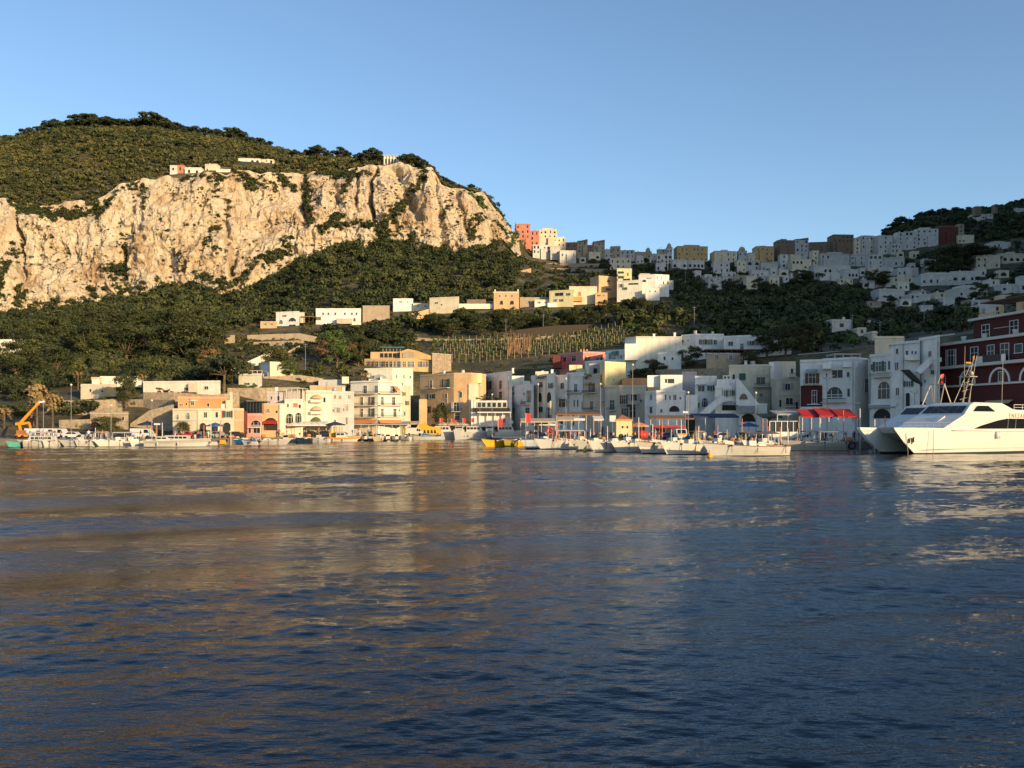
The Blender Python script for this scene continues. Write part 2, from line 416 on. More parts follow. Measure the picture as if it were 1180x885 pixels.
# ================================================================== BUILDINGS
PL = {}
def plaster(key, col, st=0.38):
    PL[key] = mat('plaster_'+key, col, 0.9, 0.17, 0.35, 0, 0.03, st); return PL[key]
plaster('white', (0.80, 0.76, 0.68)); plaster('cream', (0.70, 0.60, 0.42)); plaster('peach', (0.62, 0.40, 0.21))
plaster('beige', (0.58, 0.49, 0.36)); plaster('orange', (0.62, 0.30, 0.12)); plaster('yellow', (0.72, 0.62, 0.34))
plaster('pink', (0.60, 0.24, 0.20)); plaster('coral', (0.55, 0.22, 0.15)); plaster('lilac', (0.55, 0.47, 0.45)); plaster('grey', (0.50, 0.48, 0.44))
plaster('maroon', (0.085, 0.016, 0.013), 0.2); plaster('rose', (0.62, 0.27, 0.22)); plaster('tan', (0.40, 0.31, 0.21)); plaster('red', (0.16, 0.04, 0.03))
plaster('ivory', (0.76, 0.71, 0.57)); plaster('bluewhite', (0.80, 0.75, 0.67)); plaster('farwhite', (0.60, 0.56, 0.50)); plaster('ochre', (0.55, 0.37, 0.16))
PL['stone'] = mat('rubble_stone', (0.36, 0.28, 0.19), 0.95, 0.45, 1.6, 0, 0.08, 0.4)
PL['brown'] = mat('brown_stone', (0.22, 0.155, 0.105), 0.95, 0.25, 0.9, 0, 0.05, 0.3)
PL['roofgrey'] = mat('roof_screed', (0.30, 0.27, 0.24), 0.95, 0.3, 0.8)
WHITE = mat('white_paint', (0.72, 0.71, 0.68), 0.6, 0.05); TRIM = mat('pale_trim', (0.60, 0.56, 0.48), 0.8, 0.08)
PANE = glassmat('window_glass', (0.015, 0.016, 0.018), 0.3); DARK = mat('dark_interior', (0.03, 0.025, 0.02), 0.9, 0.2)
GREENP = mat('green_shutter', (0.03, 0.09, 0.06), 0.6, 0.1, 8); BROWNW = mat('brown_wood', (0.14, 0.07, 0.035), 0.7, 0.3, 4)
REDP = mat('red_shutter', (0.28, 0.04, 0.03), 0.6, 0.1); GREYP = mat('grey_shutter', (0.30, 0.31, 0.32), 0.6, 0.1)
IRON = mat('dark_iron', (0.035, 0.033, 0.03), 0.6, 0.1); TILE = mat('terracotta_tile', (0.33, 0.14, 0.07), 0.9, 0.3, 3)
CANV = {'white': mat('canvas_white', (0.66, 0.62, 0.54), 0.9, 0.08), 'red': mat('canvas_red', (0.42, 0.014, 0.012), 0.8, 0.12),
        'orange': mat('canvas_orange', (0.6, 0.25, 0.10), 0.85, 0.1), 'blue': mat('canvas_blue', (0.03, 0.13, 0.34), 0.8, 0.12),
        'navy': mat('canvas_navy', (0.02, 0.03, 0.07), 0.85, 0.1), 'green': mat('canvas_green', (0.06, 0.25, 0.18), 0.85, 0.1),
        'grey': mat('canvas_grey', (0.32, 0.32, 0.32), 0.85, 0.1), 'brown': mat('canvas_brown', (0.2, 0.11, 0.06), 0.85, 0.1),
        'sand': mat('canvas_sand', (0.5, 0.38, 0.24), 0.85, 0.1), 'yellow': mat('canvas_yellow', (0.62, 0.36, 0.03), 0.8, 0.1)}
def stripe_mat():
    m, nt, b = newmat('striped_canvas'); tc = nt.nodes.new('ShaderNodeTexCoord')
    wv = N(nt, 'ShaderNodeTexWave', Scale=1.6); nt.links.new(tc.outputs['Object'], wv.inputs['Vector']); wv.bands_direction = 'X'
    r = ramp(nt, wv.outputs[0], [(0.45, (0.08, 0.09, 0.10)), (0.55, (0.45, 0.43, 0.38))]); nt.links.new(r.outputs[0], b.inputs['Base Color'])
    b.inputs['Roughness'].default_value = 0.9; return m
CANV['stripe'] = stripe_mat()
OPC = {}
def opening_mesh(kind, w, h, m1, m2, sh=None):
    """returns (name, mesh, subname, submesh) for a window or door, origin bottom centre, facade plane y=0, outside is -y"""
    w = round(w*5)/5 or 0.2; h = round(h*5)/5 or 0.2; key = (kind, w, h, m1.name, m2.name if m2 else '', sh.name if sh else '')
    if key in OPC: return OPC[key]
    f = min(0.09, w*0.10); a = MB(); b = MB(); nm, sub = 'window', 'pane'
    if kind in 'wdsg':
        a.box(-w/2, -w/2+f, -0.09, 0.05, 0, h, m1); a.box(w/2-f, w/2, -0.09, 0.05, 0, h, m1)
        a.box(-w/2+f, w/2-f, -0.09, 0.05, h-f, h, m1); a.box(-w/2-.08, w/2+.08, -0.16, 0.05, -0.1, 0.0, m1)
        if kind == 'd': nm = 'door'
        if kind in 'wds' and w > 0.7:
            a.box(-0.03, 0.03, -0.075, 0.0, 0, h-f, m1)
            if h > 1.6: a.box(-w/2+f, w/2-f, -0.07, 0.0, h*0.62, h*0.62+.07, m1)
        if kind == 'g':
            sub = 'shutter'; b.box(-w/2+f, -0.02, -0.06, 0.02, 0.01, h-f, m2); b.box(0.02, w/2-f, -0.06, 0.02, 0.01, h-f, m2)
            for i in range(int(h/0.22)): b.box(-w/2+f+.08, w/2-f-.08, -0.085, -0.055, 0.1+i*.22, 0.2+i*.22, m2)
        else: b.box(-w/2+f, w/2-f, -0.045, 0.02, 0.01, h-f, m2)
        if sh is not None and w > .7:
            for sg in (-1, 1): a.box(*sorted((sg*w*.5, sg*w*0.93)), -0.13, -0.06, 0, h, sh)
    elif kind in 'aAH':
        if kind == 'H': f = .34
        nm = 'arch_window' if kind == 'a' else 'archway'; n = 10; rr = w/2; hs = max(0.05, h-rr)
        def outl(r, k): return [(-r, 0)]+[(-r, hs)]+[(-r*cos(pi*i/n), hs+r*sin(pi*i/n)*k) for i in range(1, n)]+[(r, hs), (r, 0)]
        k = min(1, (h-hs)/rr)
        o = outl(rr, k); i_ = outl(rr-f, k)
        Vv = [(x, -0.12, z) for x, z in o]+[(x, -0.12, z) for x, z in i_]+[(x, 0.05, z) for x, z in o]+[(x, 0.05, z) for x, z in i_]
        q = len(o); Fs = []
        for j in range(q-1):
            Fs += [(j, q+j, q+j+1, j+1), (j, j+1, 2*q+j+1, 2*q+j), (q+j, 3*q+j, 3*q+j+1, q+j+1)]
        a.add(Vv, Fs, m1)
        b.slabxz([(x, z) for x, z in i_][::-1], -0.04, 0.02, m2)
        if kind == 'a':
            for xx in (-rr*0.4, rr*0.4): a.box(xx-.04, xx+.04, -0.08, 0, 0, hs+rr*.6*k, m1)
            a.box(-rr+f, rr-f, -0.08, 0, hs-.05, hs+.05, m1)
    OPC[key] = (nm, a.mesh(nm), sub, b.mesh(sub)); return OPC[key]
BAL = {}
def balcony_mesh(w, h, solid):
    w = round(w*2)/2; h = round(h*5)/5 or 0.8; key = (w, h, solid)
    if key in BAL: return BAL[key]
    a = MB(); d = 1.1; a.box(-w/2, w/2, -d, 0.02, -0.16, 0, TRIM)
    r = MB()
    if solid: 
        r.box(-w/2, w/2, -d, -d+.12, 0, h, solid); r.box(-w/2, -w/2+.12, -d+.12, 0, 0, h, solid); r.box(w/2-.12, w/2, -d+.12, 0, 0, h, solid)
    else:
        r.box(-w/2, w/2, -d, -d+.05, h-.06, h, IRON)
        for i in range(int(w/0.16)+1): r.box(-w/2+i*.16, -w/2+i*.16+.03, -d+.01, -d+.04, 0, h-.06, IRON)
        for s in (-1, 1): r.box(*sorted((s*w/2, s*(w/2-.05))), -d+.05, 0, h-.06, h, IRON)
    BAL[key] = (a.mesh('balcony'), r.mesh('railing')); return BAL[key]
def chimney_mesh():
    a = MB(); a.box(-.3, .3, -.3, .3, -0.1, 1.3, PL['white']); a.box(-.38, .38, -.38, .38, 1.3, 1.42, TRIM); return a.mesh('chimney')
CHIM = chimney_mesh()
def tank_mesh():
    a = MB(); a.lathe([(0.01, 0), (.6, 0), (.6, 1.1), (.5, 1.25), (0.01, 1.3)], mat('tank_grey', (.35, .36, .37), .5), n=12); return a.mesh('water_tank')
TANK = tank_mesh()
def aerial_mesh():
    a = MB(); a.bar((0, 0, 0), (0, 0, 2.6), .06, IRON)
    for i in range(4): a.bar((-.5+.05*i, 0, 1.7+.25*i), (.5-.05*i, 0, 1.7+.25*i), .03, IRON)
    return a.mesh('aerial')
AERI = aerial_mesh()
HUTM = {}
def face_frame(A_, B_):
    t = (B_-A_).normalized(); return t, Vector((t.y, -t.x, 0)), math.atan2(t.y, t.x)
class House:
    """a house given by its street frontage: pts are (px, distance) corners from left to right, top/base are photo rows at the first corner"""
    def __init__(s, label, pts, top, wall, base=None, depth=9, cat='house', name='house', group=None, roof='roofgrey', parapet=0.35, trim=None, yref=None, zb=None, lip=0.15):
        y_m = yref or sum(p[1] for p in pts)/len(pts)
        if base is not None and base < 470:      # seat the house on the slope: if the ground there already hides its foot, bring it forward
            xm = sum(p[0] for p in pts)/len(pts); ys = np.arange(y_m-70, y_m+1, 2.0); pg = 490-(ground(np.full(len(ys), xm), ys)-HC)/ys*F
            k = np.where(pg >= base-.5)[0]
            if len(k) and ys[k[-1]] < y_m-2:
                dlt = ys[k[-1]]-y_m; pts = [(p, y+dlt) for p, y in pts]; yref = (yref+dlt) if yref else None
        s.pts = pts; s.wall = PL[wall]; s.trim = trim or (WHITE if wall in ('white', 'bluewhite', 'maroon', 'red') else TRIM)
        s.yr = yref or sum(p[1] for p in pts)/len(pts)
        s.W = [Vector((X(p, y), y, 0)) for p, y in pts]
        s.zt = Z(top, s.yr)
        if zb is not None: s.zb = zb
        else:
            g = min(gnd(p, y) for p, y in pts) if base is None else Z(base, s.yr)
            s.zb = min(g, min(gnd(p, y) for p, y in pts))-1.5
            if base is None: s.zb = min(s.zb, s.zt-2)
        c = sum(s.W, Vector())/len(s.W); s.o = Vector((c.x, c.y+depth/2, s.zb))
        s.root = thing(name, label, cat, s.o, 0, group)
        bk = [Vector((w.x*(1+depth/w.y), w.y+depth, 0)) for w in reversed(s.W)]
        s.foot = [((w-s.o).x, (w-s.o).y) for w in s.W+bk]
        a = MB(); a.prism(s.foot, 0, s.zt-s.zb, s.wall); a.build('wall', s.root)
        r = MB(); cx = sum(p[0] for p in s.foot)/len(s.foot); cyy = sum(p[1] for p in s.foot)/len(s.foot)
        h = s.zt-s.zb; n = len(s.foot)
        outer = [(x+(x-cx)*lip/max(3, abs(x-cx)), y+(y-cyy)*lip/max(3, abs(y-cyy))) for x, y in s.foot]
        inner = [(cx+(x-cx)*0.9, cyy+(y-cyy)*0.9) for x, y in s.foot]
        if roof == 'none': pass
        else:
            r.prism(outer, h+.003, h+.12, s.trim if lip > 0 else s.wall)
            if parapet:
                V = [(x, y, z) for z in (h+.12, h+.12+parapet) for x, y in s.foot]+[(x, y, z) for z in (h+.12, h+.12+parapet) for x, y in inner]
                Fs = []
                for k in range(n):
                    j = (k+1) % n
                    Fs += [(k, j, n+j, n+k), (2*n+j, 2*n+k, 3*n+k, 3*n+j), (n+k, n+j, 3*n+j, 3*n+k)]
                r.add(V, Fs, s.wall)
            r.prism(inner, h+.125, h+.16, PL[roof])
            r.build('roof', s.root)
        for k in range(len(pts)-1):
            pass
        CLEAR.append((min(p for p, y in pts)-2, max(p for p, y in pts)+2, min(y for p, y in pts)-s.yr*0.05-2, max(y for p, y in pts)+depth+2))
        PROT.append((min(p for p, y in pts)-1, max(p for p, y in pts)+1, top, base if base is not None else 462, s.yr))
    def at(s, px):
        for i in range(len(s.W)-1):
            if px <= s.pts[i+1][0] or i == len(s.W)-2:
                A_, B_ = s.W[i], s.W[i+1]; u = (px-590)/F
                # A + q*(B-A) with x = u*y
                d = B_-A_; q = (u*A_.y-A_.x)/(d.x-u*d.y)
                t, n, rz = face_frame(A_, B_); return A_+d*q, t, n, rz
    def op(s, kind, px, py, w, h, m=None, fr=None, lab=None):
        """kind at photo column px; py = row of its top; w,h in photo pixels"""
        c, t, n, rz = s.at(px); a, _, _, _ = s.at(px-w/2); b, _, _, _ = s.at(px+w/2)
        ww = min((b-a).length, w*c.y/F*1.9); hh = h*c.y/F; z = Z(py+h, c.y)
        loc = Vector((c.x, c.y, z))-s.o+n*0.003
        if kind in 'wdsgaA':
            m2 = m or (GREENP if kind == 'g' else DARK if kind == 'A' else PANE)
            nm, me, sn, sm = opening_mesh(kind, ww, hh, fr or s.trim, m2, random.Random(int(px*31+py*7)).choice((None, None, None, GREENP, BROWNW, GREYP)) if kind in 'wd' and ww < 1.9 else None)
            o = link(nm, me, s.root, loc, rz); link(sn, sm, o)
            if kind == 'g': pass
        elif kind in 'bB':
            me, rm = balcony_mesh(ww, hh, s.wall if kind == 'B' else None)
            o = link('balcony', me, s.root, loc, rz); link('railing', rm, o)
        elif kind == 'o':   # awning: sloping cloth
            q = MB(); d = max(0.8, hh*1.3)
            q.add([(-ww/2, 0, hh), (ww/2, 0, hh), (ww/2, -d, 0.12), (-ww/2, -d, 0.12), (-ww/2, 0, hh-.06), (ww/2, 0, hh-.06), (ww/2, -d, 0.0), (-ww/2, -d, 0.0)],
                  [(0, 3, 2, 1), (4, 5, 6, 7), (3, 7, 6, 2), (0, 4, 7, 3), (1, 2, 6, 5)], m or CANV['white'])
            q.build('awning', s.root, loc, rz)
        elif kind == 'D':   # dome shaped awning
            q = MB(); nn = 10; V = []; Fs = []; d = ww*0.35
            for i in range(nn+1):
                a_ = pi*i/nn
                for j in range(5):
                    b_ = pi/2*j/4; V.append((-ww/2*cos(a_)*cos(b_*0.0), -d*sin(b_)*sin(a_)**.6 if True else 0, hh*sin(a_)*cos(b_)))
            for i in range(nn):
                for j in range(4): Fs.append((i*5+j, i*5+j+1, (i+1)*5+j+1, (i+1)*5+j))
            q.add(V, Fs, m or CANV['stripe'], True); q.build('dome_awning', s.root, loc, rz)
        elif kind == 'c':   # string course
            q = MB(); q.box(-ww/2, ww/2, -0.14, 0.02, 0, max(.14, hh), m or s.trim); q.build('cornice', s.root, loc, rz)
        elif kind == 'v':   # painted or projecting panel
            q = MB(); q.box(-ww/2, ww/2, -0.06, 0.02, 0, hh, m or s.wall); q.build('panel', s.root, loc, rz)
        elif kind == 'p':   # drain pipe
            q = MB(); q.box(-.06, .06, -0.16, -0.03, 0, hh, m or PL['grey']); q.build('drainpipe', s.root, loc, rz)
        return s
    def ops(s, txt, m=None, fr=None):
        for q in txt.split(';'):
            q = q.split()
            if q: s.op(q[0], *map(float, q[1:5]), m=m, fr=fr)
        return s
    def top(s, kinds):
        """things on the roof: list of (kind, px, back)"""
        for kd, px, bk in kinds:
            c, t, n, rz = s.at(px); p = c-n*bk-s.o; p.z = s.zt-s.zb+.15
            if kd == 'c': link('chimney', CHIM, s.root, p, rz)
            elif kd == 't': link('water_tank', TANK, s.root, p, rz)
            elif kd == 'a': link('aerial', AERI, s.root, p, rz)
        return s
    def box(s, name, px0, px1, pt, pb, dy0, dy1, wall=None):
        """a block standing on or against the house: columns px0..px1, rows pt..pb, dy0..dy1 behind the frontage"""
        y0 = s.yr+dy0; y1 = s.yr+dy1; a = MB(); x0, x1 = X(px0, y0), X(px1, y0); zt, zb = Z(pt, y0), Z(pb, y0)
        w = PL[wall] if isinstance(wall, str) else (wall or s.wall)
        a.prism([(x0-s.o.x, y0-s.o.y), (x1-s.o.x, y0-s.o.y), (x1*(y1/y0)-s.o.x, y1-s.o.y), (x0*(y1/y0)-s.o.x, y1-s.o.y)], zb-s.zb, zt-s.zb, w)
        a.build(name, s.root); return s
    def pergola(s, px0, px1, pt, pb, dy0, dy1, m=None, n=5, cover=None, name='pergola'):
        y0 = s.yr+dy0; y1 = s.yr+dy1; a = MB(); m = m or BROWNW; x0, x1 = X(px0, y0)-s.o.x, X(px1, y0)-s.o.x
        zt, zb = Z(pt, y0)-s.zb, Z(pb, y0)-s.zb; y0 -= s.o.y; y1 -= s.o.y
        for i in range(n):
            x = x0+(x1-x0)*i/(n-1)
            a.bar((x, y0, zb), (x, y0, zt), .14, m); a.bar((x, y1, zb), (x, y1, zt), .14, m); a.bar((x, y0, zt+.06), (x, y1, zt+.06), .1, m)
        a.box(x0, x1, y0-.06, y0+.06, zt, zt+.12, m); a.box(x0, x1, y1-.06, y1+.06, zt, zt+.12, m)
        if cover: a.box(x0-.2, x1+.2, y0-.2, y1+.2, zt+.14, zt+.24, cover)
        a.build(name, s.root); return s
def yat(px, py, lo=0, hi=2000):
    """distance at which the land shows at this photo position"""
    ys = np.arange(180, 1000, 2.0); zz = ground(np.full(len(ys), float(px)), ys); pp = 490-(zz-HC)/ys*F
    k = np.where((pp <= py) & (ys >= lo))[0]
    return float(ys[k[0]]) if len(k) else 700.0

# ---------------- the waterfront, left to right
h = House('cream arcaded building with three arched doors under the orange house', [(199, 191), (227, 190), (281, 190)], 473, 'cream', zb=1.2, depth=10, cat='building', name='arcaded_building')
h.ops('a 205 478 4 7;a 217 476 4.5 7;w 237 475 4 6;w 250 475 3 6;A 234 486.5 8.5 14;A 247.5 487 8 14;A 261.5 486 10 15;c 240 483.6 78 1;w 211 487 4 5;p 228 473 1 27')
h.op('g', 257, 473.5, 3.4, 8, m=REDP); h.op('g', 267, 473.5, 3.4, 8, m=REDP); h.box('wing', 270, 281, 471.8, 500, -.4, 8, 'peach'); h.op('w', 263, 474, 5, 7)
h.box('side_wall', 281, 285, 474, 500, 1, 6, 'red'); h.top([('a', 210, 3), ('c', 250, 4)])
h = House('orange house stacked above the cream arcaded building', [(205, 200), (262, 201)], 459, 'orange', zb=4, depth=8)
h.ops('w 209 465 5 2.4;w 215 464.5 2 2.5;w 222 462 4 5;c 222 461 12 .8;w 240 465 3 3.5'); h.box('upper_block', 214, 225, 456.5, 459, 1, 5, 'rose'); h.box('white_porch', 260, 268, 461, 473, -1, 4, 'cream'); h.ops('w 263.5 463 2.6 4')
h.box('chimney', 265, 268, 452, 461, 0, 1.2, 'cream')
h = House('small bright pink house with one wide arched window', [(284, 194), (302, 194)], 478.5, 'rose', zb=1.2, depth=7)
h.ops('a 295 484 12 7;d 296 493 8 6;d 288 493 3.5 6'); h.op('o', 293, 491.5, 18, 1.5, m=CANV['white']); h.pergola(285, 303, 463, 477.5, .6, 6, IRON, 6, CANV['grey'], 'glazed_terrace')
h.box('terrace_glass', 286, 302, 465, 476.5, 2.5, 3, PANE)
h = House('peach house with an open red-awning shop beside the pink house', [(302, 197), (328, 197)], 467, 'peach', zb=1.2, depth=8)
h.ops('w 319 472.5 3 3.4;a 309 471 5 4'); h.op('A', 312, 481, 17, 15, m=DARK); h.op('o', 312, 484.5, 16, 4, m=CANV['red']); h.box('wing', 322, 329, 466, 499, -.3, 6, 'ivory')
h = House('pale lilac house set back behind the peach shop house', [(308, 208), (330, 208)], 453, 'lilac', zb=2, depth=8); h.ops('w 321 456 3 5;w 313 457 2.4 3.5').top([('c', 315, 3), ('a', 326, 3)])
h = House('white house with big swirling arches and a red-brown shutter', [(328, 204), (349, 204)], 462, 'ivory', zb=1.2, depth=9)
h.ops('w 332 465 2.4 4;a 334 476 9 12;a 344 475 8 13;w 345.5 466 3 4'); h.op('g', 340.5, 464, 5.5, 5, m=mat('faded_red_shutter', (.5, .16, .1), .8)); h.pergola(330, 349, 448, 461, 1, 6, TRIM, 4, CANV['grey'], 'roof_pergola'); h.box('roof_hut', 332, 346, 450, 461.5, 3, 7, 'lilac')
h = House('tall pale yellow house with two arched canopied balconies', [(349, 211), (382, 211)], 452, 'ivory', zb=1.2, depth=10)
h.ops('w 374 457.5 3.2 6;w 365 457 9 5;w 365 470 9 5;c 366 452.6 33 .8;p 352 453 1 44'); 
for yy in (454.5, 468): h.op('D', 365, yy, 13, 5, m=CANV['sand'])
h.ops('B 365 460 13 3.2;B 365 473.5 13 3.2'); h.op('D', 364, 480.5, 12, 6, m=mat('moss_green_canvas', (.10, .11, .05)))
h.top([('a', 372, 4)])
h = House('beige house full of small windows between the yellow house and the white hotel', [(382, 217), (408, 219)], 453, 'lilac', zb=1.2, depth=10)
h.ops('w 386 455 3 4.5;w 392 455.5 3.4 4.5;w 402.5 455 3.6 4.5;w 389.5 469 4.6 6.5;w 384 471 2 4;a 400 465.5 4 8;w 396 470 2 4;w 386 483 3 5;d 399.5 481 3 8;c 394 479.5 24 .7;c 394 465 24 .5')
h.top([('t', 388, 3), ('c', 398, 3)])
h = House('four storey white hotel with long balconies and dark doors above orange awnings', [(404, 227), (436, 223), (463, 227)], 441, 'ivory', zb=1.2, depth=12, cat='hotel', name='white_hotel', lip=0.3)
for yy in (453.3, 467, 480.5):
    h.op('c', 420.5, yy-.2, 31, 1.1); h.op('c', 449, yy-.2, 26, 1.1)
h.ops('d 417 457 3.6 10;d 428.5 457 3.6 10;d 440.5 457 3.6 10;d 453.5 457 3.6 10;d 417 470.3 3.6 10;d 428.5 470.3 3.6 10;d 440.5 470.3 3.6 10;d 455 470.3 4 10;d 421 444.5 4 8.6;d 434 444.5 4 8.6;d 452 444.5 3.5 8.6;w 460 471 1.8 3;b 421 450.5 28 3;b 449 450.5 25 3;b 421 464 28 3;b 449 464 25 3;b 421 477.5 28 3;b 449 477.5 25 3')
h.op('o', 455.5, 445, 5, 5.5, m=CANV['orange']); h.op('o', 420, 483.5, 30, 4, m=CANV['orange']); h.op('o', 449, 483.5, 26, 4, m=CANV['orange']); h.top([('t', 425, 4), ('c', 445, 3), ('a', 414, 5)])
h.box('roof_hut', 425, 447, 436.5, 441.2, 4, 8, 'ivory')
h = House('narrow shaded house wedged right behind the white hotel', [(462, 233), (473, 236)], 446, 'beige', zb=1.2, depth=9); h.ops('w 465 452 2.2 4;w 469 462 2.2 5;w 466 474 2.2 5')
h = House('long ochre apartment house with pale balconies beside the dark alley', [(484, 252), (523, 243), (543, 242), (560, 249)], 432, 'peach', zb=1.2, depth=12, cat='apartment house', name='apartment_house', yref=245)
h.ops('d 497 438 3.6 9;d 514 437 4.4 9.5;w 497 453.5 5 6;w 514 453 3.6 6;w 510 463.5 6 6.5;w 492.5 468 5 8;d 526 463 6.6 11;d 527 476 6 8;w 535 437 0.1 .1;w 503 469 2 2.6;b 527 471 12 3;b 497 444.5 9 2.6;b 514 444 9 2.6;p 516 460 .8 30;c 504 447.8 36 .6'); h.op('g', 531, 451.6, 4, 6.4)
h.box('lit_upper_storey', 524, 555, 430, 441.5, -.25, 8, 'yellow'); h.box('lower_wing', 483, 492, 460, 495, -5.5, -1, 'peach'); h.box('side_wall', 540, 551, 442, 492, -3.2, -1, 'cream')  # yellow upper band puts the sunlight on the peach wall into its colour
h.top([('c', 500, 4), ('a', 535, 4), ('c', 551, 5)])
h = House('tall grey-white house with slender windows above the plant terrace', [(556, 262), (590, 243)], 431, 'bluewhite', zb=1.2, depth=11, yref=252)
h.ops('d 564 439 3.8 9.5;d 577 438 3.8 10;w 562 451 3 6.4;w 567 451 3 6.4;d 577 450.5 4.6 10;v 569.5 434 1.4 15;v 573 434 1.2 15;p 586 432 .8 30'); h.top([('c', 580, 3), ('a', 585, 2)])
h.box('terrace', 543, 590, 461.5, 492, -14, -6, 'bluewhite'); h.box('terrace_opening', 549, 586, 463, 469.5, -14.15, -14.02, PL['grey']); h.box('dark_shop_front', 545, 587, 470, 474.5, -14.6, -14.1, DARK)
for xx in (551, 556, 562, 568, 574, 580): h.box('terrace_window', xx, xx+3.4, 464, 469, -14.3, -14.18, PANE)
h.box('terrace_canopy', 550, 589, 474.5, 475.6, -17.5, -14, WHITE); h.pergola(553, 588, 476, 490, -17.2, -14.6, WHITE, 5)
h = House('low white house with a bright roof terrace and outside stair', [(587, 247), (615, 230)], 445, 'bluewhite', zb=1.2, depth=10, yref=238)
h.ops('w 592 452 4 3;w 604 452.5 2.5 3;d 609.5 449.5 3.6 14;w 592 470 3 8;w 608 470 7 9;d 593 475 3 8;w 601 460 2 2.5;c 601 466.5 27 .6;b 607 463 9 3')
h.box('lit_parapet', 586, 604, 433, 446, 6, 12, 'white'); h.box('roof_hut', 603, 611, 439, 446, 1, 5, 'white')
h = House('white house with two arched loggias and a mossy tiled eave', [(612, 240), (640, 226)], 433, 'bluewhite', zb=1.2, depth=10, yref=232)
h.ops('w 623.5 440 6 6.5;w 634.5 441 3.4 6.5;A 622.5 452 6.5 11;A 633 451.5 6.5 12;w 623 468 7 7;w 638 443 1.6 3;p 629.5 434 .8 55;c 626 448.5 27 .6;d 633 469 4 14'); h.op('o', 625, 433.5, 12, 3, m=mat('mossy_tiles', (.13, .13, .08)))
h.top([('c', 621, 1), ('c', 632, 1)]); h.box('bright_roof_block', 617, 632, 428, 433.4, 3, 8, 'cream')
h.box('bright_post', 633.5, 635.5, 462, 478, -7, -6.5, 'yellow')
h = House('narrow blue-grey house beside the iron balcony house', [(640, 229), (654, 226)], 434, 'bluewhite', zb=1.2, depth=10); h.ops('w 648 441 4.6 7;w 649 459 4.4 10;c 647 455 13 3;d 648 476 4 14')
h = House('grey-white house with an iron balcony and pots on the roof', [(653, 227), (673, 222)], 431, 'bluewhite', zb=1.2, depth=10)
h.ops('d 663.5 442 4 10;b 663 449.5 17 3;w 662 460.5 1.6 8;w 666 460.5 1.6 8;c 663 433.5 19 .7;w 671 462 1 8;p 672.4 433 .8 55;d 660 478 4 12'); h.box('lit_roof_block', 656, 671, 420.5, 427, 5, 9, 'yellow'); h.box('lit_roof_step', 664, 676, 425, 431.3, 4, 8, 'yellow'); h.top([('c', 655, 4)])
h = House('tan house with two narrow brown doors and iron balconies', [(673, 222), (692, 214)], 433, 'beige', zb=1.2, depth=10)
h.op('d', 682, 441.5, 4, 10.5, m=BROWNW); h.op('d', 682, 461.5, 4, 10.5, m=BROWNW); h.ops('b 681 449.5 14 3;b 681 469.5 15 3;c 682 435 18 .5'); h.op('o', 678, 440.5, 9, 2, m=CANV['sand'])
h.box('roof_room', 679, 696.5, 419, 433, 3, 9, 'grey'); h.box('roof_room_door', 684, 688, 424.5, 432.5, 2.9, 2.98, DARK)
h = House('bright yellow blank-walled tower house catching the sun', [(691, 217), (697, 214.5), (721, 219)], 418.5, 'yellow', zb=1.2, depth=10, yref=215, lip=.06)
h.ops('w 707 436 1.6 2'); h.box('shade_grey_lower_front', 691.5, 715, 447, 492, -1.8, -.5, 'grey'); h.top([('a', 715, 3)])  # grey lower block paints the shade on the foot of the yellow tower
h = House('cream house with a tall dark door and square window under the orange strip', [(697, 212), (714, 209), (745, 209)], 446, 'beige', zb=1.2, depth=9, yref=209)
h.ops('d 718.5 454.5 4.4 11;w 730.5 454 7.4 7.6;d 705.5 461 6 11;w 738.5 460 2 4;w 736 465 1 2;d 720 470 4 10;d 729 469 8 12;w 695.5 462 2 2.6'); h.op('o', 727, 466, 10, 2.4, m=CANV['navy']); h.box('orange_upper_wall', 717, 746, 435.5, 446.2, 4, 9, 'orange')
h.ops('b 718.5 463 6.5 2.6;b 705.5 470 7.5 2.6')
h = House('white cubic house with a maroon shutter left of the stair house', [(743, 192), (756, 187), (790, 187)], 452.5, 'white', zb=1.2, depth=9, yref=188)
h.op('g', 750.5, 469, 4, 7, m=mat('maroon_shutter', (.12, .02, .03), .7)); h.ops('w 750.5 454.6 3.6 6;w 767 455 2.6 6;w 772 455.4 2.6 5.4;w 777.5 455 4.6 6;w 762 471 3 4.4;w 784 457 2 3.4;A 777 466.5 13 8;c 749 468 12 .4')
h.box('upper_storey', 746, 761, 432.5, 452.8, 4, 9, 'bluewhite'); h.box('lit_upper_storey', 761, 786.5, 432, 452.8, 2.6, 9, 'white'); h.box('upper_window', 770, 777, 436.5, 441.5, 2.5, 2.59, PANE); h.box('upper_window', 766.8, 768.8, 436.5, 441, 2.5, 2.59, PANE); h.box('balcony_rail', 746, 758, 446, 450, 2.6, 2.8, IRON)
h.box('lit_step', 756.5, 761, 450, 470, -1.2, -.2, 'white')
h = House('beige box house rising behind the white stair house', [(786, 203), (803, 203)], 430, 'lilac', zb=2, depth=7, yref=203, parapet=.2)
h = House('white house with a tall awninged window and vaulted wing', [(801, 190), (826, 190)], 435.5, 'white', zb=1.2, depth=8)
h.ops('w 808 444 8.4 7;w 819 443.6 4.6 6.6;a 812 458 7 11'); h.op('o', 808, 442.6, 10.6, 2, m=CANV['grey']); h.box('vaulted_wing', 789, 804, 455, 478, -3, 1, 'white'); h.ops('w 804 464 5.5 6;w 797.5 466.5 2.4 2.6')
h = House('white stair house with a striped dome awning and half-moon window', [(824, 184), (852, 184)], 447, 'white', zb=1.2, depth=9)
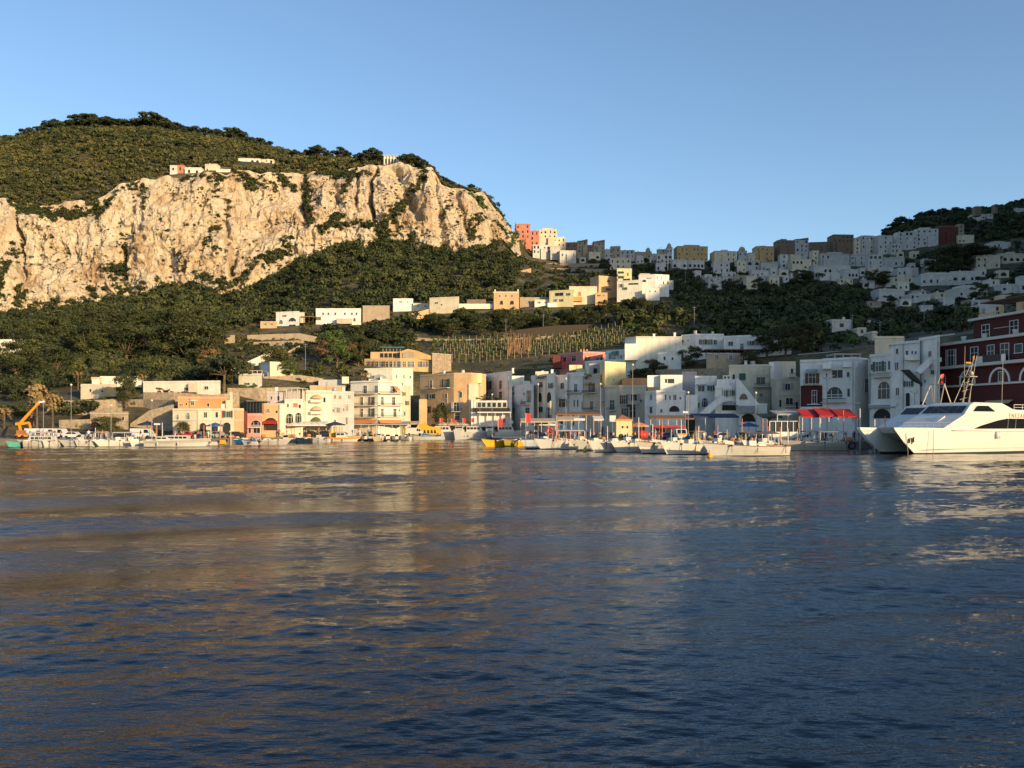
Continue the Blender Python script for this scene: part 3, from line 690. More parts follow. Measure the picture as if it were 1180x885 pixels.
h.ops('w 836 449 4.6 8;w 840.5 449 4.6 8;w 846 450 4 6;c 838 447.8 27 .8'); h.op('A', 840, 462, 17, 11); h.op('D', 840, 462, 16.6, 5, m=CANV['stripe']); h.box('attic_room', 833, 842, 432.5, 437, 3, 7, 'white'); h.box('attic_terrace', 826, 850, 437, 447.5, 1, 8, 'white')
h.box('attic_window', 834.4, 837, 433.6, 436.4, 2.9, 2.98, PANE); h.box('attic_window', 838.4, 841, 433.6, 436.4, 2.9, 2.98, PANE)
# sloping parapets: the outside stair and the gable to the right
for nm, prof in (('stair_parapet', [(806, 482), (806, 476), (830, 456), (834, 456), (834, 460), (812, 482)]), ('sloping_gable', [(848, 467), (848, 436), (851, 437), (872, 463), (878, 467)])):
    q = MB(); yy = 183.2; q.slabxz([(X(a, yy)-h.o.x, Z(b, yy)-h.zb) for a, b in prof][::-1] if nm[0] == 's' and nm[1] == 't' else [(X(a, yy)-h.o.x, Z(b, yy)-h.zb) for a, b in prof][::-1], yy-h.o.y-.4, yy-h.o.y+.6, PL['white']); q.build(nm, h.root)
q = MB(); yy = 182.6; q.slabxz([(X(857+4.6*cos(a), yy)-h.o.x, Z(460-6.4*sin(a), yy)-h.zb) for a in [pi*i/10 for i in range(10, -1, -1)]][::-1], yy-h.o.y-.02, yy-h.o.y+.15, PANE); q.build('half_moon_window', h.root)
h = House('low white shop with a broad striped awning right of the dome awning', [(851, 183), (884, 182)], 467.5, 'white', zb=1.2, depth=8, cat='shop', name='shop'); h.op('o', 862, 468, 20, 8, m=CANV['stripe']); h.op('A', 862, 476, 18, 10)
h = House('pale yellow house with a green shuttered window and iron balcony', [(840, 195), (888, 193)], 422.5, 'cream', zb=1.2, depth=9)
h.op('g', 855.5, 430, 8.4, 8); h.ops('A 845.5 431 3 6;w 876.5 434.5 10.5 8;w 877 453 4.4 4;c 877 432 18 .6;b 878 441 20 4.6;c 880 460 16 .6;p 886 423 .8 40'); h.box('side_block', 886, 893, 417, 445, 3, 8, 'bluewhite'); h.top([('c', 860, 3), ('t', 868, 3)])
h = House('grey-beige house stepped in two blocks with a small corner balcony', [(889, 184), (897, 181), (925, 181)], 437.5, 'beige', zb=1.2, depth=9, yref=182)
h.ops('w 907.5 441.5 6.6 8;w 909.5 458 8.6 8;c 910 454.4 29 .5;A 899 460 3 9;b 910 465 12 3;d 918 463 3 12'); h.box('upper_block', 892, 917, 416.5, 438, 3, 8, 'cream'); h.box('upper_side', 892, 901.5, 417, 438, 2.6, 3.1, 'grey'); h.ops('b 912.5 431 7 3;w 912.5 425 3 5')
h = House('white house with a dark red middle floor and one tall white window', [(922, 171), (949, 169)], 417, 'bluewhite', zb=1.2, depth=8, yref=170)
h.op('v', 935, 444.5, 25, 24, m=PL['maroon']); h.ops('d 936 430 8.6 12;d 938.5 450 6.4 15;b 935.5 438 17.5 4.5;c 935.5 443.4 26 .8;c 938 465.6 16 .8'); h.op('o', 935.5, 425.5, 13, 4.4, m=CANV['grey'])
h = House('white house with a great glazed arch above a dark balcony band', [(948, 169), (985, 165), (1000, 168), (1005, 176)], 415, 'bluewhite', zb=1.2, depth=9, yref=167)
h.ops('w 952.5 430 2.4 5;w 965 426 13.5 9.5;w 977.5 428 3.6 6.4;a 962 445 19 14.6;w 978 447 4 10;c 966 457.6 30 .6;b 961.5 459.5 26 3.6;d 957 472 5 10;w 998 436 4 16;c 954 433.2 16 .5;p 983 416 .8 70;c 972 464.5 40 .5')
h.box('roof_terrace_wall', 948, 958, 418, 425, -1.2, 2, 'bluewhite'); h.box('roof_terrace_parapet', 971, 988, 418, 423, -1.8, 1, 'white'); h.pergola(962, 991, 409, 415, 2, 6, TRIM, 4, CANV['white'], 'roof_pergola')
h.box('red_roof_awning', 963, 972, 412, 417, 1, 1.6, CANV['red'])
h = House('white wing with a tall glazed archway and first-floor balcony', [(1002, 159), (1030, 154)], 410, 'bluewhite', zb=1.2, depth=9, yref=156)
h.ops('w 1005 419 3 8;w 1012.5 417 6.6 11;w 1019.6 416 4 12;w 1025 416 3.4 10;b 1018 430 24 4;a 1019 439 14.5 20.5;p 1003 412 .8 60;c 1014 466 26 .6'); h.op('o', 1019, 467, 30, 3, m=CANV['grey']); h.op('A', 1017, 470, 22, 12)
h = House('tall white tower house with three tiny top windows', [(1026, 154), (1060, 149)], 396, 'bluewhite', zb=1.2, depth=9, yref=151, lip=.3)
h.ops('w 1034 401.5 4 6.4;w 1045.5 404 3.6 5;w 1051.5 404 2 4;w 1055.5 405 2 3.4;w 1033.5 417 5 9.4;w 1034.5 447 5 8.6;w 1047 439.5 6.4 6;A 1046.5 452 5.5 16;c 1051 414 17 .6;w 1034 465 1.6 2.4;p 1041 396 .8 90'); h.box('corner_balcony', 1043, 1060, 409, 415, -2.2, -.4, 'bluewhite'); h.top([('a', 1040, 3)])
h = House('white house with a zigzag outside stair next to the red hotel', [(1059, 150), (1083, 144)], 391, 'bluewhite', zb=1.2, depth=9, yref=147)
h.ops('w 1075 425.5 5 6;A 1062 462 18 11;w 1066 437 3 4;w 1072 404 4 7;c 1072 415 20 .5;p 1081 392 .8 80')
for nm, prof in (('outside_stair', [(1056, 428), (1072, 412), (1084, 412), (1084, 417), (1075, 417), (1060, 431)]), ('stair_rail', [(1040, 426), (1047, 426), (1062, 442), (1078, 444), (1078, 446), (1061, 445)])):
    q = MB(); yy = 146.2 if nm[0] == 'o' else 149.3; q.slabxz([(X(a, yy)-h.o.x, Z(b, yy)-h.zb) for a, b in prof], yy-h.o.y-.3, yy-h.o.y+.9, PL['white'] if nm[0] == 'o' else IRON); q.build(nm, h.root)
h = House('cream block peeping over the roofs left of the white tower house', [(1008, 176), (1042, 176)], 390, 'cream', zb=3, depth=8)
# the red hotel: its long front comes towards us to the right
h = House('long dark red hotel with white arches, ledges and a terraced top floor', [(1081, 151), (1215, 127)], 399, 'maroon', zb=1.2, depth=16, cat='hotel', name='red_hotel', yref=150, roof='none')
def hz_(py, Yr=150): return Z(py, Yr)-h.zb
def along(a, b, z0, z1, out, m, nm, inn=0.02):
    ca, t, n, rz = h.at(a); cb = h.at(b)[0]; q = MB(); L_ = (cb-ca).length; q.box(0, L_, -out, inn, 0, (z1-z0), m)
    loc = ca-h.o; loc.z = z0; return q.build(nm, h.root, loc, rz)
ZT = hz_(399)
along(1081, 1215, ZT+.003, ZT+.45, .5, TRIM, 'ledge', 16)
z2 = hz_(424.5); along(1079, 1215, z2-.25, z2+0.223, 1.1, TRIM, 'ledge')
z3 = hz_(446); along(1083, 1140, z3-.15, z3+0.167, .3, TRIM, 'ledge'); along(1131, 1215, z3-.15, z3+0.167, .34, TRIM, 'ledge')
top = along(1104, 1215, ZT+.45, ZT+3.958, -3.0, PL['maroon'], 'top_storey', 12)
along(1101, 1215, ZT+3.962, ZT+4.348, -2.4, TRIM, 'roof_edge', 12.5)
for a, b in ((1107, 1127), (1131, 1134), (1150, 1157), (1165, 1172), (1174, 1185)): along(a, b, ZT+4.348, ZT+(5.0 if b-a > 15 else 5.9), -3.4, PL['ochre' if b-a < 5 else 'peach'], 'roof_parapet', 3.8)
along(1104, 1215, ZT+6.913, ZT+7.080, -4.2, BROWNW, 'roof_shelter', 9)
def hop(kind, px, z, w, hh, m=None, dy=0.0):
    c, t, n, rz = h.at(px); nm, me, sn, sm = opening_mesh(kind, w*1.115, hh*1.115, WHITE, m or PANE); loc = c-h.o+n*(0.003-dy); loc.z = z
    o = link(nm, me, h.root, loc, rz); link(sn, sm, o)
for px_, w_ in ((1096, 2.1), (1123, 1.6), (1142, 1.4), (1158, 1.6)): hop('d', px_, z2+0.279, w_, 2.55)
for px_ in (1091.5, 1100.5): hop('g', px_, z2+0.279, .55, 2.5, GREYP)
hop('g', 1174, z2+1.338, 1.4, 1.3, GREENP); hop('g', 1190, z2+1.338, 1.4, 1.3, GREENP)
for px_ in (1118, 1150, 1185): hop('d', px_, ZT+.5, 1.6, 2.3, DARK, 3.02)
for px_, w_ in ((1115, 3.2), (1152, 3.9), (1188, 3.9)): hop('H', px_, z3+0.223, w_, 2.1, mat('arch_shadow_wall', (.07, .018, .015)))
for px_, w_ in ((1088, .8), (1154, 1.1)): hop('d', px_, z3+0.334, w_, 1.5)
along(1131, 1165, z2+0.223, z2+1.282, 1.05, PL['white'], 'balcony_wall', -.95); along(1139, 1160, z2+0.223, z2+1.338, 1.12, IRON, 'railing', -1.06)
q = h.at(1150); hop('o', 0, 0, 0, 0) if False else None
h.op('o', 1152, 461, 30, 4, m=CANV['sand']); h.op('o', 1157, 377, 14, 1.2, m=CANV['sand'])
for px_ in (1107, 1131, 1166): 
    q = MB(); q.lathe([(.01, 0), (.28, 0), (.42, .75), (.48, .8), (.01, .8)], PL['white'], n=10); c, t, n, rz = h.at(px_); lo = c-h.o-n*.6; lo.z = ZT+.45; q.build('roof_urn', h.root, lo)

# ---------------- second tier, behind the waterfront
h = House('tall brilliant white house with a scooped roofline left of the chimney', [(720, 240), (733, 236), (786, 236)], 389, 'ivory', depth=9, yref=236, base=414, parapet=.2)
h.ops('w 728.5 405 3 6;w 722 405 2 6'); h.box('left_step', 720, 735, 396, 415, -1, 3, 'white'); h.top([('c', 779, 2), ('c', 757, 5)])
h = House('white domed chapel-like house with a green arched door', [(771, 228), (796, 228)], 406, 'ivory', depth=6, base=419, parapet=0, lip=0)
q = MB(); n_ = 14; yy = h.pts[0][1]; Lx = X(771, yy)-h.o.x; Rx = X(796, yy)-h.o.x; cz = h.zt-h.zb; rr = (Rx-Lx)/2
q.slabxz([((Lx+Rx)/2+rr*cos(pi*i/n_), cz+rr*.62*sin(pi*i/n_)) for i in range(n_+1)], yy-h.o.y, yy-h.o.y+6, PL['ivory']); q.build('vault', h.root); h.op('A', 785, 406, 6, 9, m=GREENP)
h = House('white house with two pale windows right of the tall chimney', [(785, 239), (802, 236), (834, 236)], 387, 'white', base=406, depth=9, yref=237); h.ops('w 787 392 2.4 2.4;w 809.5 391 4 6;w 817 391 4 6;w 824 391 4 6;w 793 391 1.6 2').top([('c', 797, 2), ('c', 826, 5)])
h = House('dark timber pergola terrace with brown roof under the white houses', [(814, 224), (872, 224)], 408, 'tan', base=422, depth=9, roof='roofgrey', parapet=0); h.pergola(814, 872, 403.5, 408, .3, 8, BROWNW, 9, CANV['brown']); h.ops('w 826 409 5 6;w 842 409 5 6;w 858 409 5 6')
h = House('flat white villa with wide windows and a roof rail', [(834, 238), (912, 231)], 387.5, 'white', base=412, depth=10, yref=234)
h.ops('w 842 393.5 6 5;d 855 395.5 4.6 8;w 866 393 5.4 5;w 872.5 393 5.4 5;w 888 392 6.4 7.4;w 901 393 9 6.4;c 893 391 32 .7;w 905 400 2 4').top([('a', 845, 3), ('c', 900, 4), ('t', 880, 5)])
h = House('lower white house tucked under trees beside the domed house', [(758, 226), (785, 224)], 408, 'white', base=424, depth=6); h.ops('w 766 411 2.4 4;w 775 411 2.4 4;w 764 418.5 4 2.4')
h = House('pink house with a crenellated terrace and dark windows', [(645, 284), (672, 276), (703, 280)], 407, 'pink', base=428, depth=9, yref=278, name='pink_house')
h.ops('w 651 411 4 6;w 661.5 410 5 6.5;w 671.8 411 .1 .1;w 677 411 3.4 5;w 688 411.5 2.6 3.6;w 694 411.5 5 3.6'); h.box('dark_shed', 637, 646, 409, 424, 0, 6, 'red')
for a in (668.5, 672, 675.5): h.box('merlon', a, a+2, 402.4, 405.4, -1.8, -.8, 'coral')
h = House('low white terrace house with a green awning beyond the pink house', [(698, 278), (724, 270)], 405, 'white', base=424, depth=8); h.op('o', 709, 404.5, 7, 5, m=CANV['green']); h.ops('w 703 409 2.4 5;w 716 409 2.4 5;d 721 407 2 8')
h = House('flat white roof house below the pink house', [(674, 254), (722, 244)], 416.5, 'white', base=436, depth=8); h.ops('w 684 420 3 4;w 700 420 3 4').top([('t', 700, 3), ('a', 705, 3)])
# glazed ochre restaurant on the slope
h = House('long ochre terrace restaurant with rows of glass and a gable', [(420, 296), (461, 293), (498, 296)], 414.5, 'ochre', base=428, depth=12, cat='restaurant', name='terrace_restaurant', yref=294)
h.ops(';'.join(f'w {x} 416 3.8 7' for x in (424, 428.5, 434, 440, 446, 450.5, 456, 459))+';'+';'.join(f'w {x} 416 4.2 7' for x in (466, 471.5, 475.5, 483, 488.5, 493.5)))
h.box('upper_storey', 427, 461, 405.5, 414.6, 3, 9, 'peach'); h.box('glass_attic', 441, 464, 400.5, 405.6, 5, 9, 'tan')
for x in range(438, 460, 5): h.box('upper_window', x, x+3.8, 407, 412, 2.85, 2.96, PANE)
for x in range(442, 463, 4): h.box('attic_window', x, x+3, 401.5, 405, 4.85, 4.96, PANE)
h.box('attic_roof', 438, 466, 399.6, 400.5, 4, 10, CANV['green'])
q = MB(); yy = h.yr+.5; q.slabxz([(X(a, yy)-h.o.x, Z(b, yy)-h.zb) for a, b in ((461, 414.4), (461, 405), (470, 402), (480, 404), (498, 410.5), (498, 414.4))][::-1], yy-h.o.y, yy-h.o.y+9, PL['ochre']); q.build('gable', h.root)
q = MB(); yy = h.yr+.3; q.slabxz([(X(a, yy)-h.o.x, Z(b, yy)-h.zb) for a, b in ((464, 413), (464, 406.5), (470, 404.2), (477, 406), (477, 413))][::-1], yy-h.o.y-.1, yy-h.o.y+.1, PL['tan']); q.build('gable_panel', h.root)
h = House('blank stone wing running right of the glazed restaurant', [(498, 300), (520, 306)], 408, 'stone', base=428, depth=8, parapet=0)
h = House('cream block with three small windows below the glazed restaurant', [(420, 276), (452, 274), (476, 276)], 426, 'ivory', base=446, depth=9, yref=275); h.ops('w 457 432 1.8 3.6;w 465.5 432 1.8 4;w 473 433 1.8 2.8;w 430 433 2.4 4'); 
q = MB(); q.slabxz([(X(437+6.5*cos(a), h.yr-8)-h.o.x, Z(437-6*sin(a), h.yr-8)-h.zb) for a in [pi*i/10 for i in range(11)]], h.yr-h.o.y-8, h.yr-h.o.y-3, CANV['grey']); q.build('barrel_vault', h.root)
h = House('row of low flat roofed sheds and glass on the terrace behind the waterfront', [(357, 246), (398, 246)], 446, 'peach', base=456, depth=8, cat='shed', name='terrace_shed'); h.ops('w 377 449 3 3.4;w 366 449 3 2.6'); h.box('glass_shelter', 367, 396, 437.5, 445, 5, 9, 'grey'); h.box('white_stub', 394, 402, 434, 442, 3, 6, 'ivory'); h.box('glazed_sheds', 404, 417, 437, 443, 4, 8, PANE)
# cream villas at the left
h = House('long cream villa with a row of tiny windows on the terraced slope', [(115, 236), (165, 236)], 435.5, 'ivory', base=447, depth=8, cat='villa', name='villa')
h.ops(';'.join(f'w {x} 439.5 1.8 1.6' for x in range(127, 162, 5))); h.box('left_room', 105, 117, 434.5, 444, -1, 5, 'peach'); h.box('left_annexe', 106, 115, 437, 443, -2, 4, 'ivory'); h.box('ground_floor', 117, 180, 440.5, 446, -3, 3, 'ivory')
h = House('square beige villa front with one pale window under the long villa', [(93, 228), (134, 228)], 444.5, 'beige', base=458, depth=7, cat='villa', name='villa'); h.ops('w 104.5 448 3 3.6;w 118 449 3 3;w 126 447.5 7 3.4'); h.box('porch', 122, 134, 446, 457, -2, 3, 'peach')
h = House('long whitewashed terrace wall house behind the purple bougainvillea', [(165, 232), (254, 228)], 441, 'ivory', base=452, depth=7, cat='house', yref=230); h.ops('w 238 444.5 4.6 4;w 216 446 3.6 4;w 224 443 1.6 1.6'); h.box('grey_bay', 217, 228, 441.8, 452, -1.5, 0, 'beige')
h = House('white pergola house under the dark broadleaf tree', [(275, 252), (302, 250)], 432.5, 'ivory', base=444, depth=8); h.pergola(275, 302, 427.5, 432.5, .3, 6, TRIM, 6, CANV['brown']); h.ops('w 285 441 3 2.6;w 293 441 3 2.6')
h = House('house with a blue-grey side wall and cream front on the slope', [(299, 268), (311, 262), (338, 266)], 419, 'cream', base=434, depth=8, yref=264); h.op('v', 305, 420, 11, 13, m=PL['bluewhite']); h.ops('w 320 423 2.4 4')
h = House('small stone store beside the red bougainvillea bush', [(104, 198), (148, 198)], 476.5, 'stone', base=494, depth=6, cat='store', name='stone_store'); h.ops('w 142 480 3 4'); h.box('upper_wall', 113, 141, 469.5, 476.8, 1.5, 5, 'stone')
# villas below the forest
h = House('white villa with brown arched windows and a timber terrace', [(318, 398), (345, 395)], 360, 'white', base=376, depth=9, cat='villa', name='villa', yref=396)
h.ops('w 328 363 2.2 2;a 337 366 9 4.6;a 324 368.5 4.6 4.6;w 337 374 8 3.4'); h.box('round_room', 345, 351, 360, 372, -1, 4, 'cream'); h.pergola(347, 361, 365, 372, -2, 4, BROWNW, 4, CANV['sand'])
h = House('long white villa with seven brown shuttered windows', [(364, 398), (416, 398)], 356.5, 'white', base=371, depth=10, cat='villa', name='villa')
for x in (372.5, 378.5, 386.5, 397.5, 405.5, 411): h.op('g', x, 360, 2.6, 3, m=REDP)
h.op('g', 408.5, 366.5, 3, 4, m=REDP); h.ops('A 400 367 6 4;w 367 365 3 4'); h.box('porch', 388, 406, 367, 373, -3, 0, 'beige')
h = House('brown timber shed in the trees right of the long white villa', [(418, 405), (449, 405)], 352.5, 'tan', base=362, depth=8, cat='shed', name='timber_shed', parapet=0)
h = House('low white cottage half hidden by the orchard', [(453, 425), (476, 425)], 345, 'white', base=352, depth=8, cat='cottage', name='cottage'); h.ops('w 462 347 2 1.6;w 470 347 2 1.6')
h = House('pale yellow cube villa at the end of the dark tree belt', [(495, 414), (529, 410)], 343.5, 'cream', base=358, depth=10, cat='villa', name='villa'); h.ops('w 503 348 2 2;w 509 350 2 2'); h.box('right_wing', 528, 568, 350, 356, 2, 8, 'ivory'); h.box('dark_roof', 538, 560, 345, 350, 4, 9, 'brown')
h = House('pinkish villa with two end chimneys behind the tree belt', [(569, 412), (598, 412)], 337, 'peach', base=352, depth=9, cat='villa', name='villa', roof='roofgrey'); h.ops('w 576 340 1.8 2.2;w 583 340 1.8 2.2;w 590 340 1.8 2.2;A 590 346 5 5;A 578 346 4 5;c 583 337 30 .6', m=None).top([('c', 570.5, 1), ('c', 597, 1)])
h = House('low rubble outbuilding between the pinkish villa and the yellow villa', [(599, 415), (632, 415)], 343, 'tan', base=353, depth=7, cat='outbuilding', name='outbuilding', parapet=0); h.ops('w 610 346 3 4;w 620 346 2 4')
h = House('pale yellow two storey villa with a loggia above the dark wood', [(633, 410), (661, 406)], 335.5, 'yellow', base=352, depth=9, cat='villa', name='villa'); h.ops('w 644.5 337 10 4;w 640 344.6 2.4 3;w 647 344.6 2.4 3;w 655 337.6 2.2 3'); h.box('lower_terrace', 631, 642, 349, 354, -2, 2, 'white')
h = House('long low cream villa with an orange porch', [(656, 412), (688, 412)], 331, 'cream', base=350, depth=8, cat='villa', name='villa'); h.op('g', 668, 336, 3.6, 5, m=mat('orange_blind', (.5, .18, .06))); h.box('porch', 661, 671, 342, 347, -1.5, 0, 'orange')
h = House('tall peach villa with a sloping roof parapet', [(680, 425), (690, 418), (712, 422)], 319, 'peach', base=345, depth=10, cat='villa', name='villa', yref=419); h.ops('A 701 321.5 3.6 4;w 701 332 3 2.6;w 685 330 2 3'); h.box('grey_side', 711, 714, 318, 334, -1, 5, 'grey')
h = House('tall yellow tower villa with open balconies', [(711, 416), (728, 416)], 310.5, 'yellow', base=334, depth=8, cat='villa', name='villa'); h.ops('w 715.5 312.5 7 3.4;w 715.5 318.6 7 3;w 723.5 314 1.8 4;B 716 316 9 1.8;B 716 321.6 9 1.8')
h = House('wide cream villa with grey awnings right of the tower villa', [(711, 411), (740, 408)], 324, 'ivory', base=342, depth=8, cat='villa', name='villa'); h.ops('w 722 321 9 2;w 730 326 12 2;w 716 327 3 4;w 720 331 3 3')
h = House('white villa block with square dark windows at the end of the villa row', [(736, 415), (755, 413), (771, 415)], 317, 'white', base=338, depth=9, cat='villa', name='villa', yref=413); h.ops('w 760 318.6 3 3;w 762.5 324.4 3.4 3;w 767 324.4 3.4 3;w 761.5 331 2.4 2.4;A 742.5 322 5 3;w 748 320 3 1'); h.box('stone_end', 770, 776, 323, 334, 3, 9, 'grey')
h.box('attic', 737, 749, 315, 318, 3, 8, 'peach')

# low annexes and walls that tie the villas of the middle slope together
for a_, b_, t_, bs, Y_, w_, lb in ((528, 545, 351, 356, 416, 'ivory', 'low pale annexe between the yellow cube villa and the pinkish villa'), (545, 569, 347.5, 355, 420, 'tan', 'dark roofed low house beside the pinkish villa'), (616, 634, 346, 353, 412, 'ivory', 'white garden room left of the loggia villa'), (686, 700, 338, 346, 408, 'peach', 'peach garden wall house under the tall peach villa'), (744, 760, 333, 339, 404, 'white', 'white terrace room under the villa block'), (476, 496, 350, 356, 424, 'cream', 'low cream outbuilding between the cottage and the cube villa'), (300, 319, 371, 377, 392, 'peach', 'terrace house left of the arched villa')):
    h = House(lb, [(a_, Y_), (b_, Y_)], t_, w_, base=bs, depth=6, cat='outbuilding', name='outbuilding', parapet=.2); h.ops(f'w {a_+(b_-a_)*.3} {t_+1.5} 2 2;w {a_+(b_-a_)*.7} {t_+1.5} 2 2')
# ---------------- the hilltop town and the houses scattered on the slope below it
CN = {'w': ('farwhite', 'white'), 'c': ('cream', 'cream'), 'p': ('coral', 'coral pink'), 't': ('tan', 'tan stone'), 'b': ('brown', 'brown stone'), 'g': ('grey', 'grey'), 'r': ('red', 'dark red'), 'y': ('ochre', 'ochre'), 'i': ('ivory', 'ivory')}
FW = {}
def far_window(w, h):
    key = (round(w, 1), round(h, 1))
    if key not in FW:
        a = MB(); a.box(-w/2, w/2, -.06, .05, 0, h, PANE); FW[key] = a.mesh('window')
    return FW[key]
def far_rows(where, cat, rows, lo, tail):
    rows = sorted(rows, key=lambda r: r[0])
    for i, rw_ in enumerate(rows):
        x0, x1, t, b, c = rw_[:5]; opt = rw_[5] if len(rw_) > 5 else ''
        m = PL[CN[c][0]]; xm = (x0+x1)/2
        Y = rw_[6] if len(rw_) > 6 else yat(xm, b+1, lo)
        zt, zb = Z(t, Y), Z(b, Y)-4
        W_ = X(x1, Y)-X(x0, Y); D = min(12, max(5, W_*0.7)); H_ = Z(t, Y)-Z(b, Y)
        rd = random.Random(int(x0*7+t)); skew = rd.uniform(-.25, .25)
        shape = 'long low' if W_ > H_*2.2 else 'tall' if H_ > W_*.95 else 'square'
        root = thing('villa' if cat == 'villa' else 'house', f'{CN[c][1]} {shape} {cat} {where}, {ordn(i)} {tail}', cat, (X(xm, Y), Y, zb), skew*.6)
        hw = W_/2; hh = zt-zb
        a = MB(); a.box(-hw, hw, 0, D, 0, hh, m)
        if W_ > 14 and rd.random() < .6: a.box(-hw*rd.uniform(.2, .8), hw*rd.uniform(.1, .7), 1, D-1, hh, hh+rd.uniform(1, 2.2), m)
        if W_ > 7 and rd.random() < .65: q0 = rd.uniform(-hw, hw*.3); a.box(q0, q0+rd.uniform(2.5, W_*.45), -rd.uniform(.8, 2.2), 0, 0, hh-rd.uniform(.2, .5)*H_, m)
        a.build('wall', root)
        r = MB(); r.box(-hw-.2, hw+.2, -.2, D+.2, hh+.003, hh+.2, TRIM if c in 'wci' else PL['roofgrey'])
        for s in (-1, 1): r.box(*sorted((s*hw, s*(hw-.3))), .05, D-.3, hh+.2, hh+.6, m)
        r.box(-hw+.3, hw-.3, 0, .3, hh+.2, hh+.6, m)
        r.build('roof', root)
        if 'd' in opt:
            q = MB(); q.lathe([(hw*.75, 0), (hw*.75, 1.5), (hw*.72, 2.0), (hw*.55, 3.0), (hw*.3, 3.7), (.05, 4.0), (.04, 6.0)], PL['tan'], (0, D/2, hh+.2), 14); q.build('dome', root)
        if 's' in opt:
            q = MB(); q.add([(-hw, -.3, hh+.2), (hw, -.3, hh+2.0), (hw, D, hh+2.0), (-hw, D, hh+.2), (-hw, -.3, hh), (hw, -.3, hh), (hw, D, hh), (-hw, D, hh)], [(0, 1, 2, 3), (0, 4, 5, 1), (2, 6, 7, 3), (1, 5, 6, 2)], PL['brown']); q.build('lean_to_roof', root)
        nr = max(1, int(H_/3.1)); nc = max(1, int(W_/rd.choice((2.4, 3.0, 3.6)))); sp = W_/(nc+.0)
        if H_ < 2.5: nr = 1
        arch = 'a' in opt
        for rr_ in range(nr):
            for cc in range(nc):
                if rd.random() < (.22 if 'n' not in opt else .75): continue
                ww, wh = (sp*.6, 2.0) if arch and rr_ == 0 else (rd.choice((.9, 1.1, 1.4)), rd.choice((1.3, 1.6, 2.0)))
                x = -hw+sp*(cc+.5)+rd.uniform(-.25, .25); zz = hh-H_*(rr_+1)/nr+min(H_/nr*.3, 1.0)
                if arch and rr_ == 0 and H_ < 9:
                    nm, me, sn, sm = opening_mesh('A', ww, min(2.2, H_/nr*.7), m, DARK); link(nm, me, root, (x, -.003, zz-.3)); link(sn, sm, root.children[-1]) if False else None
                    q = link('arch_opening', sm, root, (x, -.02, zz-.3))
                else: link('window', far_window(ww, min(wh, H_/nr*.6)), root, (x, -.003, zz))
        if W_ > 6:
            link('chimney', CHIM, root, (rd.uniform(-hw*.8, hw*.8), D*.4, hh+.2))
        if rd.random() < .4: link('aerial', AERI, root, (rd.uniform(-hw*.8, hw*.8), D*.5, hh+.2))
        PROT.append((x0, x1, t, b-1, Y))
        CLEAR.append((x0-1.5, x1+1.5, Y-24, Y+D+3))
far_rows('on the skyline of the hilltop town', 'house', [
 (594, 611, 258.5, 281, 'p', '', 672), (611, 621, 266.5, 283, 'p', '', 676), (581, 594, 270, 279, 'p', '', 668), (621, 642, 265.5, 284, 'c', '', 680), (642, 652, 274, 285, 'c', '', 682),
 (652, 665, 280, 291, 'b'), (665, 677, 278.5, 292, 't', 's'), (677, 685, 283, 292, 'b'), (684, 697, 279, 293, 't', 's'), (704, 715, 284.5, 297, 't'), (715, 731, 289, 298, 'g'), (697, 706, 288, 297, 'g'),
 (731, 744, 291, 298, 't', 'a'), (744, 751, 290.5, 298, 't', 'd'), (751, 758, 293, 298, 'g'), (757, 767, 288, 297, 't'), (768, 775, 285.5, 298, 'g', 'd'), (780, 816, 284.5, 301, 'y'), (823, 849, 290, 302, 'c', 'n'), (851, 861, 289.5, 302, 'g', 'd'),
 (862, 874, 292, 301, 'c'), (871, 892, 284.5, 301, 'y'), (896, 916, 277.5, 296, 'b'), (916, 932, 276.5, 296, 'g', 's'), (933, 960, 279.5, 295, 'b'), (960, 984, 271, 294, 'b'), (984, 992, 275, 293, 'c'), (992, 1012, 272.5, 292, 'w'), (1012, 1029, 272, 292, 'w'),
 (1033, 1043, 268.5, 288, 'w'), (1043, 1056, 267.5, 287, 'w', 'a'), (1056, 1081, 264.5, 283, 'w'), (1081, 1104, 261.5, 279, 'r', ''), (1104, 1111, 259, 278, 't')], 600, 'from its left end')
far_rows('just below the town skyline', 'house', [
 (614, 634, 283, 293, 'w', '', 655), (634, 645, 284, 293.5, 'w', '', 652), (645, 664, 289.5, 297, 'w', '', 645), (703, 727, 298.5, 310, 'c'), (757, 774, 294, 304, 'w', 'a'), (756, 770, 304, 312, 'w', 'a'), (775, 792, 300, 309, 'w', 'a'), (793, 812, 301, 309, 'w', 'a'),
 (822, 841, 302, 315, 'w'), (849, 860, 301, 314, 'c'), (860, 876, 301, 312, 'g', 'a'), (877, 896, 302.5, 312, 'g'), (899, 908, 294, 309, 'w'), (911, 923, 294, 303, 'c'), (912, 935, 299.5, 311, 'c', 'a'), (936, 944, 289.5, 306, 'c'), (945, 980, 293, 306, 'g', 'n'),
 (980, 1000, 294, 306, 'g'), (1001, 1017, 294.5, 311, 'w', 'a'), (1027, 1039, 281.5, 292, 'w'), (1018, 1042, 297.5, 307, 'g'), (1064, 1078, 298.5, 310, 'w', 'a'), (1104, 1122, 271.5, 280, 'c')], 540, 'from the left')
far_rows('among the dark trees under the hilltop town', 'house', [
 (832, 848, 314.5, 321, 'w', 'a'), (816, 832, 320, 333, 'g'), (866, 886, 312.5, 320, 'w'), (860, 873, 319, 333, 'c', 'n'), (888, 896, 309, 317, 'w'), (886, 898, 318, 328, 'c'), (938, 980, 307, 315, 'w', 'a'), (945, 967, 315, 322, 'w'), (972, 990, 311, 320, 'w', 'a'),
 (903, 909, 319, 325, 'w'), (1011, 1030, 309, 317, 'w'), (1035, 1058, 309.5, 318, 'w'), (967, 983, 322, 327, 'c')], 480, 'from the left')
